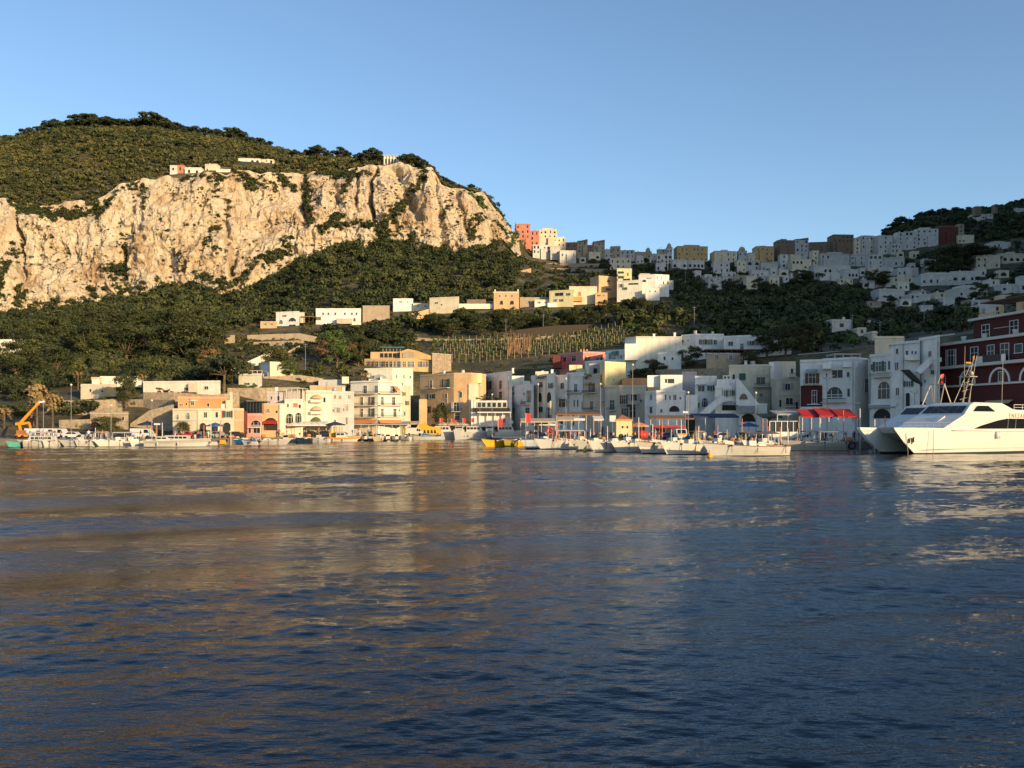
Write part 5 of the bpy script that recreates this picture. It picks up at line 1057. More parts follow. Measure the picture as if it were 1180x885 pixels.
a = MB(); n = len(fr)
V = [(x, y, 1.25) for x, y in fr]+[(x, y, -2) for x, y in fr]; a.add(V, [(i, n+i, n+i+1, i+1) for i in range(n-1)], QW)
poly = fr+bk; a.add([(x, y, 1.25) for x, y in poly], [tuple(range(len(poly)))], PAV)
me = a.mesh('quay'); 
import bmesh
bm = bmesh.new(); bm.from_mesh(me); bmesh.ops.triangulate(bm, faces=[f for f in bm.faces if len(f.verts) > 4]); bm.to_mesh(me); bm.free()
link('quay', me, kind='structure')
def ey(px): return float(np.interp(px, [p for p, y in edge], [y for p, y in edge]))
QZ = 1.25
a = MB(); rp = [(-350, 6)]
rd_ = [(p, y+7.5) for p, y in edge if p <= 200]; 
a.add([(X(p, y), y, QZ+.006) for p, y in rd_]+[(X(p, y+5), y+5, QZ+.006) for p, y in rd_[::-1]], [tuple(range(2*len(rd_)))], ASPH); a.build('road', kind='structure')

# ================================================================== BOATS
HULLW = mat('hull_white', (0.58, 0.55, 0.48), 0.35, 0.05, 2, 0, 0, .25); HULLG = mat('hull_offwhite', (0.42, 0.39, 0.33), 0.4, 0.08, 2, 0, 0, .3)
DECKW = mat('boat_deck', (0.55, 0.48, 0.38), 0.7, 0.15, 3); WOODB = mat('varnished_rail', (0.25, 0.10, 0.035), 0.4, 0.2, 4)
ANTI = mat('waterline_dark', (0.02, 0.02, 0.022), 0.7); TEAL = mat('hull_teal', (0.10, 0.36, 0.30), 0.4, .1); BLUEH = mat('hull_blue', (0.02, 0.13, 0.33), 0.4, .1)
YEL = mat('hull_yellow', (0.75, 0.40, 0.02), 0.4, .08, 2, 0, 0, .2); GREYH = mat('hull_grey_rubber', (0.13, 0.13, 0.135), 0.6, .1); REDM = mat('signal_red', (0.6, 0.03, 0.02), 0.5, .1)
ORG = mat('orange_paint', (0.75, 0.25, 0.02), 0.45, .08); NAVYH = mat('hull_navy', (0.015, 0.03, 0.06), 0.4)
FEND = mat('fender_white', (0.6, 0.6, 0.58), 0.4); BLACK = mat('black_rubber', (0.015, 0.015, 0.015), 0.7)
ROPE = mat('mooring_rope', (0.35, 0.3, 0.22), 0.9)
SHAD = glassmat('tinted_glass', (0.012, 0.014, 0.018), 0.06)
def hull_mesh(L_, B_, H_, hullm, railm=None, stripe=None, rake=0.9, sheer=0.45, fine=1.6, deckz=0.72, transom=0.75, interior=None):
    """bow at +x; waterline z=0"""
    ns = 15; a = MB(); st = []
    for i in range(ns):
        u = i/(ns-1); x = -L_/2+L_*u; b = B_/2*(1-max(0, (u-.42)/.58)**fine)*(transom+(1-transom)*min(1, u/.42)**.7); b = max(b, .03)
        sh = H_*(1+sheer*max(0, u-.25)**1.7+.05*(1-u)); fl = rake*u**3
        st.append([(x+fl*1.0, b, sh), (x+fl*.93, b*.985, sh-.09), (x+fl*.60, b*.84, sh*.55), (x+fl*.2, b*.62, .10), (x+fl*.10, b*.56, 0.0), (x-.1, b*.3, -.35), (x-.1, 0, -.42)])
    m = len(st[0])
    for s in (1, -1):
        V = [(x, y*s, z) for r in st for x, y, z in r]
        def strip(j, mt):
            Fs = []
            for i in range(ns-1):
                p, q = i*m+j, (i+1)*m+j
                Fs.append((p, q, q+1, p+1) if s > 0 else (p, p+1, q+1, q))
            a.add(V, Fs, mt, True)
        for j in range(m-1):
            strip(j, (stripe or hullm) if j == 1 and stripe else railm if (j == 0 and railm) else ANTI if j >= 3 else hullm)
    # transom and deck
    a.add([(x, y, z) for x, y, z in st[0]]+[(x, -y, z) for x, y, z in st[0][::-1]], [tuple(range(2*m))], hullm)
    V = []; Fs = []
    for i, r in enumerate(st):
        x, y, z = r[0]; w_ = min(.14, y*.5); V += [(x, y, z), (x, y-w_, z+.02), (x, y-w_, H_*deckz if 1 < i < ns-4 else z-.02), (x, -(y-w_), H_*deckz if 1 < i < ns-4 else z-.02), (x, -(y-w_), z+.02), (x, -y, z)]
    for i in range(ns-1):
        for j in range(5): Fs.append((i*6+j, i*6+j+1, (i+1)*6+j+1, (i+1)*6+j))
    a.add(V, Fs[:], interior or DECKW)
    return a.mesh('hull')
HM = {}
def hull(key, *args, **k):
    if key not in HM: HM[key] = hull_mesh(*args, **k)
    return HM[key]
CB = {}
def part(root, key, fn, name, loc=(0, 0, 0), rz=0.0):
    if key not in CB:
        q = MB(); fn(q); CB[key] = q.mesh(name)
    return link(name, CB[key], root, loc, rz)
def f_console(q): q.box(-.45, .45, -.5, .5, 0, 1.0, HULLW); q.slabxz([(.2, 1.0), (.5, 1.0), (.2, 1.45), (.12, 1.45)], -.48, .48, SHAD)
def f_engine(q): q.box(-.75, .75, -.55, .55, 0, .55, HULLW); q.box(-.6, .6, -.42, .42, .55, .66, HULLW)
def f_bench(q): q.box(-.18, .18, -.85, .85, 0, .09, WOODB); q.box(-.15, .15, -.8, -.7, -.35, 0, WOODB); q.box(-.15, .15, .7, .8, -.35, 0, WOODB)
def f_mast(q): q.bar((0, 0, 0), (0, 0, 2.6), .08, ORG, .06, n=6)
def f_pole(q): q.bar((0, 0, 0), (0, 0, 2.1), .09, WHITE, .07, n=6)
def f_tiller(q): q.bar((0, 0, 0), (.7, 0, .5), .06, WOODB)
def f_outb(q): q.box(-.35, .0, -.17, .17, .15, .6, BLACK); q.box(-.25, -.1, -.07, .07, -.6, .2, GREYH)
def f_fender(q): q.lathe([(.01, -.3), (.11, -.25), (.13, 0), (.11, .25), (.01, .3)], FEND, n=8)
def f_stem(q): q.bar((0, 0, -.2), (.02, 0, .35), .11, WOODB, .09, n=6)
def f_bit(q): q.box(-.08, .08, -.12, .12, 0, .22, BLACK); q.bar((0, 0, 0.1), (0, 0, -.9), .05, BLACK)
def f_fig(q): q.ball((0, 0, .25), .25, REDM, 8)
def f_cush(q): q.box(-.5, .5, -.8, .8, 0, .14, FEND)
def make_awning(L_, W_, H_, cm, pm=WHITE):
    def fn(q):
        n = 6; V = []; Fs = []
        for i in range(n+1):
            y = -W_/2+W_*i/n; z = H_+.16*(1-(2*y/W_)**2)
            V += [(-L_/2, y, z), (L_/2, y, z), (-L_/2, y, z+.05), (L_/2, y, z+.05)]
        for i in range(n):
            p = i*4; r = p+4; Fs += [(p, r, r+1, p+1), (p+2, p+3, r+3, r+2), (p, p+2, r+2, r), (p+1, r+1, r+3, p+3)]
        q.add(V, Fs, cm)
        for x in (-L_/2+.08, 0, L_/2-.08):
            for s in (-1, 1): q.bar((x, s*(W_/2-.05), 0), (x, s*(W_/2-.05), H_), .05, pm)
    return fn
def make_cabin(L_, W_, H_, wm, top=None):
    def fn(q):
        pr = [(-L_/2, 0), (L_/2+.35, 0), (L_/2, H_*.55), (L_/2-.35, H_), (-L_/2, H_)]
        q.slabxz(pr, -W_/2, W_/2, wm)
        q.box(-L_/2-.15, L_/2-.2, -W_/2-.1, W_/2+.1, H_+.003, H_+.08, top or wm)
        k = max(2, int(L_/.9))
        for i in range(k):
            x0 = -L_/2+.15+(L_-.55)*i/k
            for s in (-1, 1): q.box(x0, x0+(L_-.55)/k-.14, *sorted((s*(W_/2+.012), s*(W_/2-.02))), H_*.5, H_*.86, SHAD)
        q.add([(L_/2-.04+.015, -W_/2+.12, H_*.58), (L_/2-.04+.015, W_/2-.12, H_*.58), (L_/2-.3+.015, W_/2-.12, H_*.92), (L_/2-.3+.015, -W_/2+.12, H_*.92)], [(0, 1, 2, 3)], SHAD)
    return fn
BOATS = []
def boat(kind, px, wl, L_, hd, label, hm=None, stripe=None, rail=None, cat='boat', name=None, **o):
    """px: photo column of the middle, wl: photo row of the waterline, hd: heading of the bow in degrees (0 = right, 180 = left, 270 = toward the eye)"""
    Y = o.get('Y') or HC*1000/(wl-490); B_ = o.get('B', L_*.33); H_ = o.get('H', 0.55+L_*.075); hm = hm or HULLW
    nm = name or {'gozzo': 'rowing_boat', 'dinghy': 'dinghy', 'rib': 'inflatable_boat', 'cabin': 'motorboat', 'taxi': 'tour_boat'}[kind]
    r = thing(nm, label, cat, (X(px, Y), Y, 0), radians(hd), o.get('group', 'small boats moored along the quay'))
    hk = (kind, round(L_, 1), round(B_, 1), round(H_, 2), hm.name, stripe.name if stripe else '', rail.name if rail else '')
    if kind == 'rib':
        def fr_(q):
            for s in (-1, 1):
                pts = [(-L_/2, s*B_*.36, .35), (L_*.15, s*B_*.38, .38), (L_*.36, s*B_*.26, .5), (L_*.5, 0, .68)]
                for a_, b_ in zip(pts, pts[1:]): q.bar(a_, b_, .48, hm, .46 if b_[1] else .3, n=8)
            q.box(-L_/2+.2, L_*.3, -B_*.3, B_*.3, .05, .3, HULLG)
        part(r, ('rib', L_, hm.name), fr_, 'tube'); part(r, 'outb', f_outb, 'outboard_motor', (-L_/2, 0, .4)); part(r, 'cons', f_console, 'console', (-.3, 0, .3)); return r
    link('hull', hull(hk, L_, B_, H_, hm, rail, stripe, o.get('rake', 1.5 if L_ > 5 else .7), o.get('sheer', .65), fine=1.45), r)
    dz = H_*.72
    if kind == 'dinghy':
        part(r, 'bench', f_bench, 'bench', (0, 0, dz+.25)); part(r, 'outb', f_outb, 'outboard_motor', (-L_/2, 0, H_*.6)); return r
    if kind in ('gozzo', 'taxi'):
        part(r, 'stem', f_stem, 'stem_post', (L_/2+.75 if L_ > 5 else L_/2+.4, 0, H_*1.3)); part(r, 'eng', f_engine, 'engine_box', (-L_*.12, 0, dz)); part(r, 'till', f_tiller, 'tiller', (-L_/2+.1, 0, H_))
        part(r, 'bench', f_bench, 'bench', (-L_*.32, 0, dz+.3)); part(r, 'cush', f_cush, 'sun_cushion', (L_*.2, 0, H_))
        for x in (.28, -.05, -.42): part(r, 'bit', f_bit, 'bollard', (L_*x, -(B_/2)*(.75 if x > .2 else .93), H_*1.02)); 
        for x in (.28, -.05, -.42): part(r, 'bit', f_bit, 'bollard', (L_*x, (B_/2)*(.75 if x > .2 else .93), H_*1.02))
    if kind == 'cabin':
        c = o.get('cab', (L_*.4, B_*.62, 1.15)); part(r, ('cab', c, o.get('cabm', HULLW).name, L_), make_cabin(*c, o.get('cabm', HULLW), o.get('capm')), 'cabin', (o.get('cabx', 0.02)*L_, 0, H_*.95))
        for x in (.1, -.25):
            for s in (1, -1): part(r, 'fend', f_fender, 'fender', (L_*x, s*(B_/2+.1), H_*.55))
    if 'aw' in o:
        cm, al = o['aw']; part(r, ('aw', L_, cm.name, al), make_awning(al, B_*.8, 1.75, cm, o.get('pm', WHITE)), 'sun_awning', (o.get('awx', -.1)*L_, 0, H_*.9))
    if o.get('mast'): part(r, 'mast', f_mast, 'mast', (-L_*.2, 0, H_)); 
    if o.get('pole'): part(r, 'pole', f_pole, 'flag_pole', (-L_*.42, 0, H_))
    if o.get('cons'): part(r, 'cons', f_console, 'console', (-L_*.02, 0, dz+.1))
    BOATS.append(r); return r
LB = 'boats moored along the left quay'
boat('dinghy', 21, 515.4, 3.6, 250, 'small teal dinghy at the left end under the crane', TEAL, group=LB)
boat('gozzo', 31, 515.2, 4.6, 285, 'small white boat bow-on beside the teal dinghy', group=LB)
boat('gozzo', 46, 515, 5.2, 182, 'white broadside boat under a pale sun canopy, left of the dark gap', group=LB, aw=(CANV['white'], 4.0), B=2)
boat('gozzo', 62, 514.8, 4.8, 260, 'white boat with raised bow right of the canopied one', group=LB)
boat('gozzo', 92, 514.8, 5.2, 178, 'low white boat just right of the dark quay gap', group=LB, cons=1)
boat('cabin', 50, 512, 7.4, 180, 'long cream tour boat with a flat roof under the crane jib', HULLW, group=LB, cab=(4.6, 2.0, 1.05), Y=168, H=.85)
boat('gozzo', 104, 514.6, 5.0, 240, 'white boat with a cream stem at the small jetty', HULLG, group=LB)
boat('gozzo', 113, 514.6, 5.4, 215, 'white boat beside the brown-roofed tour boat', group=LB, aw=(CANV['sand'], 2.6))
boat('gozzo', 134, 514.6, 5.6, 225, 'white flared-bow boat with a helm box, left of the pair', group=LB, cons=1)
boat('gozzo', 150, 514.4, 6.0, 205, 'white flared-bow boat with an orange cushion, right of the pair', group=LB, cons=1, rail=WOODB)
boat('cabin', 141, 510, 6.0, 190, 'white boat under a broad pale awning second row left', group=LB, Y=169, aw=(CANV['white'], 4.5), cab=(1.6, 1.4, .8), H=.8)
boat('gozzo', 167, 514.6, 5.0, 235, 'small white boat behind the long white boat stern', group=LB)
boat('cabin', 201, 515.2, 10.4, 4, 'long sleek white boat with its bow pointing right', group=LB, H=1.15, B=2.6, cab=(2.4, 1.7, .8), cabx=-.18, sheer=.75, stripe=HULLG)
boat('cabin', 205, 509, 8.0, 182, 'cream boat with an upper deck behind the long white boat', group=LB, Y=170, cab=(4.6, 2.0, 1.1), H=.9)
boat('rib', 238, 513.6, 3.6, 200, 'grey inflatable with a white cover near the yellow dinghy', FEND, group=LB)
boat('dinghy', 250, 512.3, 3.8, 178, 'yellow dinghy left of the blue boats', YEL, group=LB)
boat('dinghy', 243, 513.6, 2.6, 182, 'tiny white tender between the inflatable and the yellow dinghy', group=LB)
boat('gozzo', 260, 511.6, 3.8, 240, 'small cream boat between the yellow dinghy and the blue boats', HULLG, group=LB)
boat('gozzo', 279, 511.8, 5.4, 178, 'bright blue boat, left one of two', BLUEH, group=LB)
boat('gozzo', 293, 511.4, 4.8, 182, 'bright blue boat with a white tender, right one of two', BLUEH, group=LB, rail=FEND, Y=187)
boat('dinghy', 290, 513.6, 2.8, 170, 'small white tender lying before the blue boats', group=LB)
boat('gozzo', 312, 513.0, 5.6, 5, 'cream sheered fishing boat pointing right', HULLG, group=LB, rail=HULLW, sheer=.8, mast=1)
boat('rib', 329, 510.6, 2.8, 270, 'dark teal covered tender seen end on', mat('cover_teal', (.03, .12, .13), .7), group=LB)
boat('gozzo', 340, 510.4, 5.2, 200, 'grey boat between the teal tender and the dark hull', mat('hull_grey', (.3, .29, .27), .5), group=LB)
boat('gozzo', 352, 510.4, 5.4, 250, 'boat with a black hull between the grey and the white one', NAVYH, group=LB)
boat('gozzo', 367, 510.2, 5.2, 172, 'clean white boat below the yellow house', group=LB, cons=1)
boat('cabin', 393, 509.4, 6.6, 2, 'white and orange work boat with a blue topped cabin', HULLW, group=LB, cab=(2.4, 1.6, 1.3), capm=CANV['blue'], stripe=ORG)
for i, (px, L_, m_, nm_) in enumerate(((411, 3.4, GREYH, 'leftmost'), (419, 3.2, BLACK, 'second'), (427, 3.4, GREYH, 'third'), (447, 3.6, GREYH, 'fourth'), (457, 3.8, GREYH, 'fifth'))): boat('rib', px, 508.9, L_, 200+i*30, f'dark inflatable in front of the white hotel, {nm_} from the left', m_, group=LB)
boat('cabin', 438, 508.9, 5.2, 250, 'sand-coloured boat with a small cabin among the inflatables', mat('hull_sand', (.45, .36, .22), .5), group=LB, cab=(1.8, 1.3, 1.0))
boat('gozzo', 463, 507.6, 5.6, 150, 'white speedboat stern behind the yellow canopied boat', group=LB)
MBG = 'white cabin boats in the inner harbour'
yb = boat('taxi', 486, 507.2, 10.5, 181, 'white and blue tour boat under a big yellow canopy with arched openings', HULLW, stripe=BLUEH, group=MBG, B=3.2, H=1.75)
def f_yc(q):
    pr = [(-5.2, 0), (3.6, 0), (3.2, 1.6), (2.2, 2.9), (.2, 3.1), (-1.2, 2.2), (-5.2, 1.9)]
    q.slabxz([(x*.78, z) for x, z in pr], -1.45, 1.45, CANV['yellow'])
    for x in (-3.4, -2.3, -1.1, .1, 1.5):
        for s in (-1, 1): q.slabxz([(x*.78-.32, .35), (x*.78+.32, .35), (x*.78+.22, 1.25), (x*.78-.12, 1.25)], *sorted((s*1.44, s*1.47)), SHAD)
part(yb, 'ycan', f_yc, 'canopy', (-1.0, 0, 1.5))
q = MB(); q.slabxz([(3.3, 0), (4.8, 0), (4.9, 1.5), (4.7, 1.6), (2.2, .6), (2.2, 0)][::1], -1.1, 1.1, CANV['yellow']); q.build('bow_cover', yb, (0, 0, 1.75))
for i, (px, L_, hd) in enumerate(((513, 7.6, 3), (531, 7.2, 250), (549, 7.8, 2), (566, 6.8, 255), (585, 7.2, 4))):
    b_ = boat('cabin', px, 506.9, L_, hd, f'white cabin cruiser with a red pennant below the ochre house, {ordn(i)} from the left', HULLW if i % 2 == 0 else mat('hull_grey2', (.42, .42, .41), .4), group=MBG, H=2.1, B=2.9, cab=(4.2, 2.2, 1.7), cabx=-.08)
    q = MB(); q.bar((0, 0, 0), (0, 0, 2.1), .07, WHITE); q.box(-.02, .8, -.02, .02, .9, 2.0, REDM); q.build('pennant', b_, (-1.4, 0, 3.9), radians(-hd))
YG = 'yellow wooden boats in a row'
for i, (px, wl, hd) in enumerate(((577, 515.3, 212), (590, 515.4, 240), (602, 515.2, 212))):
    boat('gozzo', px, wl, 5.4 if i != 1 else 4.8, hd, f'orange-yellow wooden boat, {("leftmost", "middle", "rightmost")[i]} of the three', YEL if i != 1 else mat('hull_olive_yellow', (.30, .25, .04), .45), group=YG, H=1.12, B=2.1, rail=WOODB)
RB = 'large open boats moored bow out'
boat('gozzo', 626, 516.6, 7.0, 213, 'pale blue-grey wooden boat right of the yellow boats', mat('hull_bluegrey', (.45, .47, .48), .4), group=RB, H=1.35, B=2.5, sheer=.5, cons=1)
boat('taxi', 650, 518.0, 7.6, 197, 'cream tour boat with a long white awning crowded with passengers', HULLW, group=RB, H=1.4, B=2.6, aw=(CANV['white'], 5.0), sheer=.5, pm=ORG)
boat('gozzo', 684, 519.2, 6.2, 212, 'shaded grey-white boat right of the awning boat', HULLG, group=RB, H=1.25, B=2.4, cons=1)
boat('gozzo', 706, 521.0, 5.8, 205, 'white boat with a twin chine line below the yellow tower house', HULLW, group=RB, H=1.3, B=2.3, cons=1, pole=1)
boat('gozzo', 732, 521.2, 6.0, 208, 'white boat with a console left of the red float', HULLW, group=RB, H=1.25, B=2.3, cons=1, mast=1)
boat('gozzo', 759, 522.2, 6.0, 215, 'white boat with orange rail and dark stern gap', HULLW, group=RB, H=1.3, B=2.3, rail=WOODB, stripe=HULLG, pole=1)
boat('gozzo', 793, 523.8, 6.6, 207, 'large cream boat with engine box behind the yellow buoy', HULLW, group=RB, H=1.35, B=2.5, cons=1, mast=1)
boat('gozzo', 864, 525.4, 10.2, 187, 'biggest white open boat lying broadside in the sun', HULLW, group=RB, H=1.25, B=3.0, rail=WOODB, sheer=.65, rake=1.3, cons=1, pole=1, aw=(CANV['brown'], 4.6), awx=-.12)
boat('gozzo', 943, 519.6, 9.2, 183, 'long cream boat with two fenders and a black tyre at its stern', HULLG, group=RB, H=1.25, B=3.0, aw=(CANV['grey'], 4.2), awx=-.2)
q = MB(); 
V = []; Fs = []
for i in range(14):
    for j in range(6):
        a_ = 2*pi*i/14; b_ = 2*pi*j/6; V.append(((.52+.16*cos(b_))*cos(a_), .16*sin(b_), (.52+.16*cos(b_))*sin(a_)))
for i in range(14):
    for j in range(6): Fs.append((i*6+j, ((i+1) % 14)*6+j, ((i+1) % 14)*6+(j+1) % 6, i*6+(j+1) % 6))
q.add(V, Fs, BLACK, True); tyre = q.build('tyre_fender', None, (X(977, 136), 134.3, .85)); tag(tyre, 'black tyre fender at the stern of the long cream boat', 'fender')
boat('gozzo', 988, 516.0, 4.6, 20, 'dark navy boat with a tarpaulin left of the ferry', NAVYH, group=RB, H=1.1, rail=FEND)
boat('dinghy', 1003, 516.8, 4.0, 180, 'small blue dinghy under the ferry bow', BLUEH, group=RB)
# a second row of boats behind, half hidden
for i, (px, Y, L_, hd, m_) in enumerate(((640, 158, 5.5, 230, HULLW), (668, 152, 5.5, 210, HULLG), (698, 146, 5, 230, HULLW), (722, 143, 5, 200, HULLW), (748, 141, 5.4, 235, HULLG), (775, 139, 5.2, 205, HULLW), (801, 136, 5.6, 225, HULLW), (826, 135, 5.6, 215, HULLG), (848, 133, 5.4, 230, HULLW), (879, 132, 5.4, 205, HULLW), (903, 137, 5.6, 190, HULLW), (930, 142, 5.4, 200, HULLG), (956, 142, 5.4, 170, HULLW))):
    boat('gozzo', px, 0, L_, hd, f'half hidden white boat in the second row behind the big boats, {ordn(i)} from the left', m_, Y=Y, H=1.3, group='second row of moored boats', cons=(i % 2), mast=(i % 3 == 0), pole=(i % 3 == 1), **({'aw': (CANV[('white', 'blue', 'orange', 'sand')[i % 4]], 2.6)} if i in (1, 6, 9, 11) else {}))
def buoy(px, wl, r, m_, label, cone=True):
    Y = HC*1000/(wl-490); q = MB(); q.lathe([(.01, -.2), (r*.9, -.1), (r, .12*r/.3), (r*.7, r*.9), (r*.25, r*1.6), (r*.2, r*2.4), (.01, r*2.5)] if cone else [(.01, -.1), (r*.8, 0), (r, r*.5), (r*.7, r*1.1), (.01, r*1.25)], m_, n=12)
    o = q.build('buoy', None, (X(px, Y), Y, 0)); tag(o, label, 'buoy')
buoy(818, 527, .36, ORG if False else mat('buoy_amber', (.8, .36, .02), .5), 'amber cone buoy before the biggest white boat'); buoy(674, 520.5, .3, mat('buoy_lime', (.45, .45, .05), .5), 'lime yellow buoy under the shaded boat bow', False); buoy(519, 513.6, .26, REDM, 'small red buoy alone on the inner harbour water', False)

# ================================================================== FERRY
METL_ = mat('rail_steel', (.5, .5, .5), .35, .05, 1, .6)
def ferry(O, head, label, full=True, fwd=4.0):
    r = thing('ferry' , label, 'ferry', O, head)
    def onehull(cy, nm):
        st = []; L_ = 34; 
        for i in range(16):
            u = i/15; x = -L_+L_*u; w_ = 1.15*(1-max(0, (u-.72)/.28)**1.5)+.03; fl = 4.2*max(0, (u-.8)/.2)**1.3 if u > .8 else 0
            zt = 3.35+.35*max(0, (u-.5)/.5)
            st.append([(x+fl*1.02, w_*1.15, zt), (x+fl, w_*1.15, zt-.25), (x+fl*.55, w_*1.05, 1.7), (x+fl*.08, w_*.85, .28), (x, w_*.8, .0), (x-.1, w_*.5, -.5)])
        q = MB(); m = 6
        for s in (1, -1):
            V = [(x, cy+y*s, z) for r_ in st for x, y, z in r_]
            for j in range(m-1):
                q.add(V, [((i*m+j, (i+1)*m+j, (i+1)*m+j+1, i*m+j+1) if s > 0 else (i*m+j, i*m+j+1, (i+1)*m+j+1, (i+1)*m+j)) for i in range(15)], FERW if j < 3 else ANTI, True)
        q.add([(x, cy+y, z) for x, y, z in [s_[0] for s_ in st]]+[(x, cy-y, z) for x, y, z in [s_[0] for s_ in st]], [(i, i+1, 17+i, 16+i) for i in range(15)], FERW)
        q.build('hull', r)
    onehull(2.75, 'a'); onehull(-2.75, 'b')
    q = MB(); q.slabxz([(-33, 1.6), (-2.0, 1.9), (.5, 2.9), (1.2, 3.68), (-6, 3.62), (-33, 3.3)], -2.6, 2.6, FERW); q.build('bridging_deck', r)
    SH = (fwd, 0, 0)
    q = MB()
    pr = [(-33, 3.2), (-8.0, 3.4), (-13.6, 5.75), (-33, 5.75)]; q.slabxz(pr, -3.7, 3.7, FERW)
    q.build('saloon', r, SH)
    q = MB(); pr = [(-12.9, 5.46), (-14.9, 6.9), (-16.2, 7.25), (-22.5, 7.2), (-24.8, 6.25), (-33, 6.2), (-33, 5.76), (-13.9, 5.76)]
    n = len(pr); V = [(x, (3.68 if z < 5.8 else 3.3-.35*(z > 7)), z) for x, z in pr]+[(x, -(3.68 if z < 5.8 else 3.3-.35*(z > 7)), z) for x, z in pr]
    q.add(V, [tuple(range(n)), tuple(range(n, 2*n))[::-1]]+[(k, n+k, n+(k+1) % n, (k+1) % n) for k in range(n)], FERW); q.build('wheelhouse', r, SH)
    q = MB()    # windscreen across the front
    for k in range(5):
        y0 = -3.15+k*1.27; y1 = y0+1.2
        q.add([(-12.86-.30, y0, 5.72), (-12.86-.30, y1, 5.72), (-14.6, y1*.96, 6.74), (-14.6, y0*.96, 6.74)], [(0, 1, 2, 3)], SHAD)
    q.build('windscreen', r, SH)
    for s in (1, -1):
        q = MB(); q.add([(x, s*y, z) for x, y, z in ((-14.9, 3.71, 5.95), (-19.9, 3.71, 5.95), (-18.4, 3.60, 6.75), (-16.2, 3.60, 6.75))], [(0, 1, 2, 3) if s > 0 else (3, 2, 1, 0)], SHAD); q.build('side_window', r, SH)
        q = MB(); ys = sorted((s*3.69, s*3.735))
        q.slabxz([(-15.0, 3.50), (-33, 3.50), (-33, 4.95), (-22.6, 4.95), (-20.6, 4.72), (-16.6, 3.95), (-15.4, 3.62)][::-1], *ys, SHAD)
        for x in (-22.6, -24.4, -28.2, -31): q.bar((x, s*3.76, 3.5), (x-.2, s*3.76, 4.95), .05, GREYP)
        q.build('window_band', r, SH)
    q = MB(); q.box(-13.1, -11.2, -.6, .5, 3.5, 4.7, SHAD); q.build('front_hatch', r, SH)
    q = MB(); q.add([(-8.6, .5, 3.45), (-8.6, 1.3, 3.45), (-12.2, 1.3, 5.35), (-12.2, .5, 5.35), (-12.2, .5, 3.5), (-12.2, 1.3, 3.5)], [(0, 1, 2, 3), (0, 3, 4), (1, 5, 2)], FERW); q.build('stair_fairing', r, SH)
    q = MB()
    for x in (-25, -27, -29, -31): q.bar((x, 3.2, 6.2), (x, 3.2, 7.0), .05, WHITE)
    q.bar((-25, 3.2, 7.0), (-33, 3.2, 7.0), .05, WHITE); q.bar((-25, 3.2, 6.6), (-33, 3.2, 6.6), .04, WHITE); q.build('deck_rail', r, SH)
    if full:
        q = MB(); bx = -19.5
        for s in (-1, 1): q.bar((bx+1.0, s*.5, 7.1), (bx-1.4, s*.18, 14.2), .10, MASTM, .07); q.bar((bx+2.6, s*.7, 7.1), (bx-.3, s*.2, 12.5), .07, MASTM)
        for k in range(5): z = 8+k*1.2; q.bar((bx+.7-k*.38, -.45+k*.06, z), (bx+.7-k*.38, .45-k*.06, z), .06, MASTM); q.bar((bx+2.2-k*.5, 0, z-.3), (bx+.7-k*.38, 0, z), .05, MASTM)
        q.box(bx-.5, bx+1.2, -.9, .9, 11.0, 11.1, MASTM); q.box(bx-.2, bx+.9, -.5, .5, 9.9, 10.0, MASTM); q.ball((bx+.6, .7, 11.5), .35, MASTM); q.box(bx-.3, bx+.9, -.1, .1, 13.0, 13.2, ORG); q.box(bx-1.0, bx-.8, -.1, .1, 13.6, 14.1, ORG)
        q.build('radar_mast', r, SH)
        for x, y, z0, z1 in ((-18.2, 0, 7.1, 15.5), (-14.6, -2.2, 7.1, 11.3), (-24.0, 2.0, 6.6, 14.5), (-21.0, -1.0, 7.1, 9.2)):
            q = MB(); q.bar((x, y, z0), (x-.3, y, z1), .09, MASTM, .05, n=6); q.build('whip_aerial', r, SH)
    else:
        q = MB(); bx = -18
        for s in (-1, 1): q.bar((bx+1.6, s*1.6, 7.1), (bx, s*1.2, 10.5), .13, MASTM); q.bar((bx-1.2, s*1.6, 7.1), (bx, s*1.2, 10.5), .11, MASTM)
        q.bar((bx, -1.3, 10.5), (bx, 1.3, 10.5), .15, MASTM); q.bar((bx, 0, 10.5), (bx-.8, 0, 12.0), .1, MASTM); q.build('radar_arch', r, SH)
        q = MB(); q.add([(bx-.8, 0, 12.1), (bx-1.5, .1, 12.2), (bx-1.3, 0, 10.6), (bx-.7, .1, 10.8)], [(0, 1, 2, 3), (3, 2, 1, 0)], REDM); q.build('flag', r, SH)
    q = MB()
    for s_ in (-1, 1): q.bar((-6, s_*4.08, 3.28), (-33, s_*4.06, 2.95), .09, GREYP); q.bar((-1, s_*3.86, .75), (-33, s_*3.80, .72), .06, GREYP)
    q.build('rubbing_strake', r)
    q = MB()
    for k in range(9): q.bar((3.6-k*1.2, 3.7, 3.6), (3.6-k*1.2, 3.7, 4.35), .04, METL_)
    q.bar((3.6, 3.7, 4.35), (-6, 3.7, 4.35), .04, METL_); q.bar((3.6, 3.7, 4.0), (-6, 3.7, 4.0), .03, METL_); q.build('bow_rail', r)
    q = MB(); q.lathe([(.01, -.5), (.2, -.45), (.28, 0), (.2, .45), (.01, .5)], FEND, n=10)
    for dx in (0, .45): link('fender', q.mesh('fender'), r, (-15.4-dx, 4.25, 2.6))
    q = MB(); q.box(-.25, .25, -.02, .12, -.3, .3, BLACK); q.bar((.3, .1, -.5), (-.2, .1, .4), .12, BLACK); q.build('anchor', r, (1.4, 3.35, 2.0))
    q = MB(); q.bar((2.2, 2.9, 3.6), (2.0, 3.2, -.1), .05, ROPE); q.bar((-2.0, 3.98, 3.4), (-2.0, 3.99, 0.1), .05, ROPE); q.build('mooring_line', r)
    return r
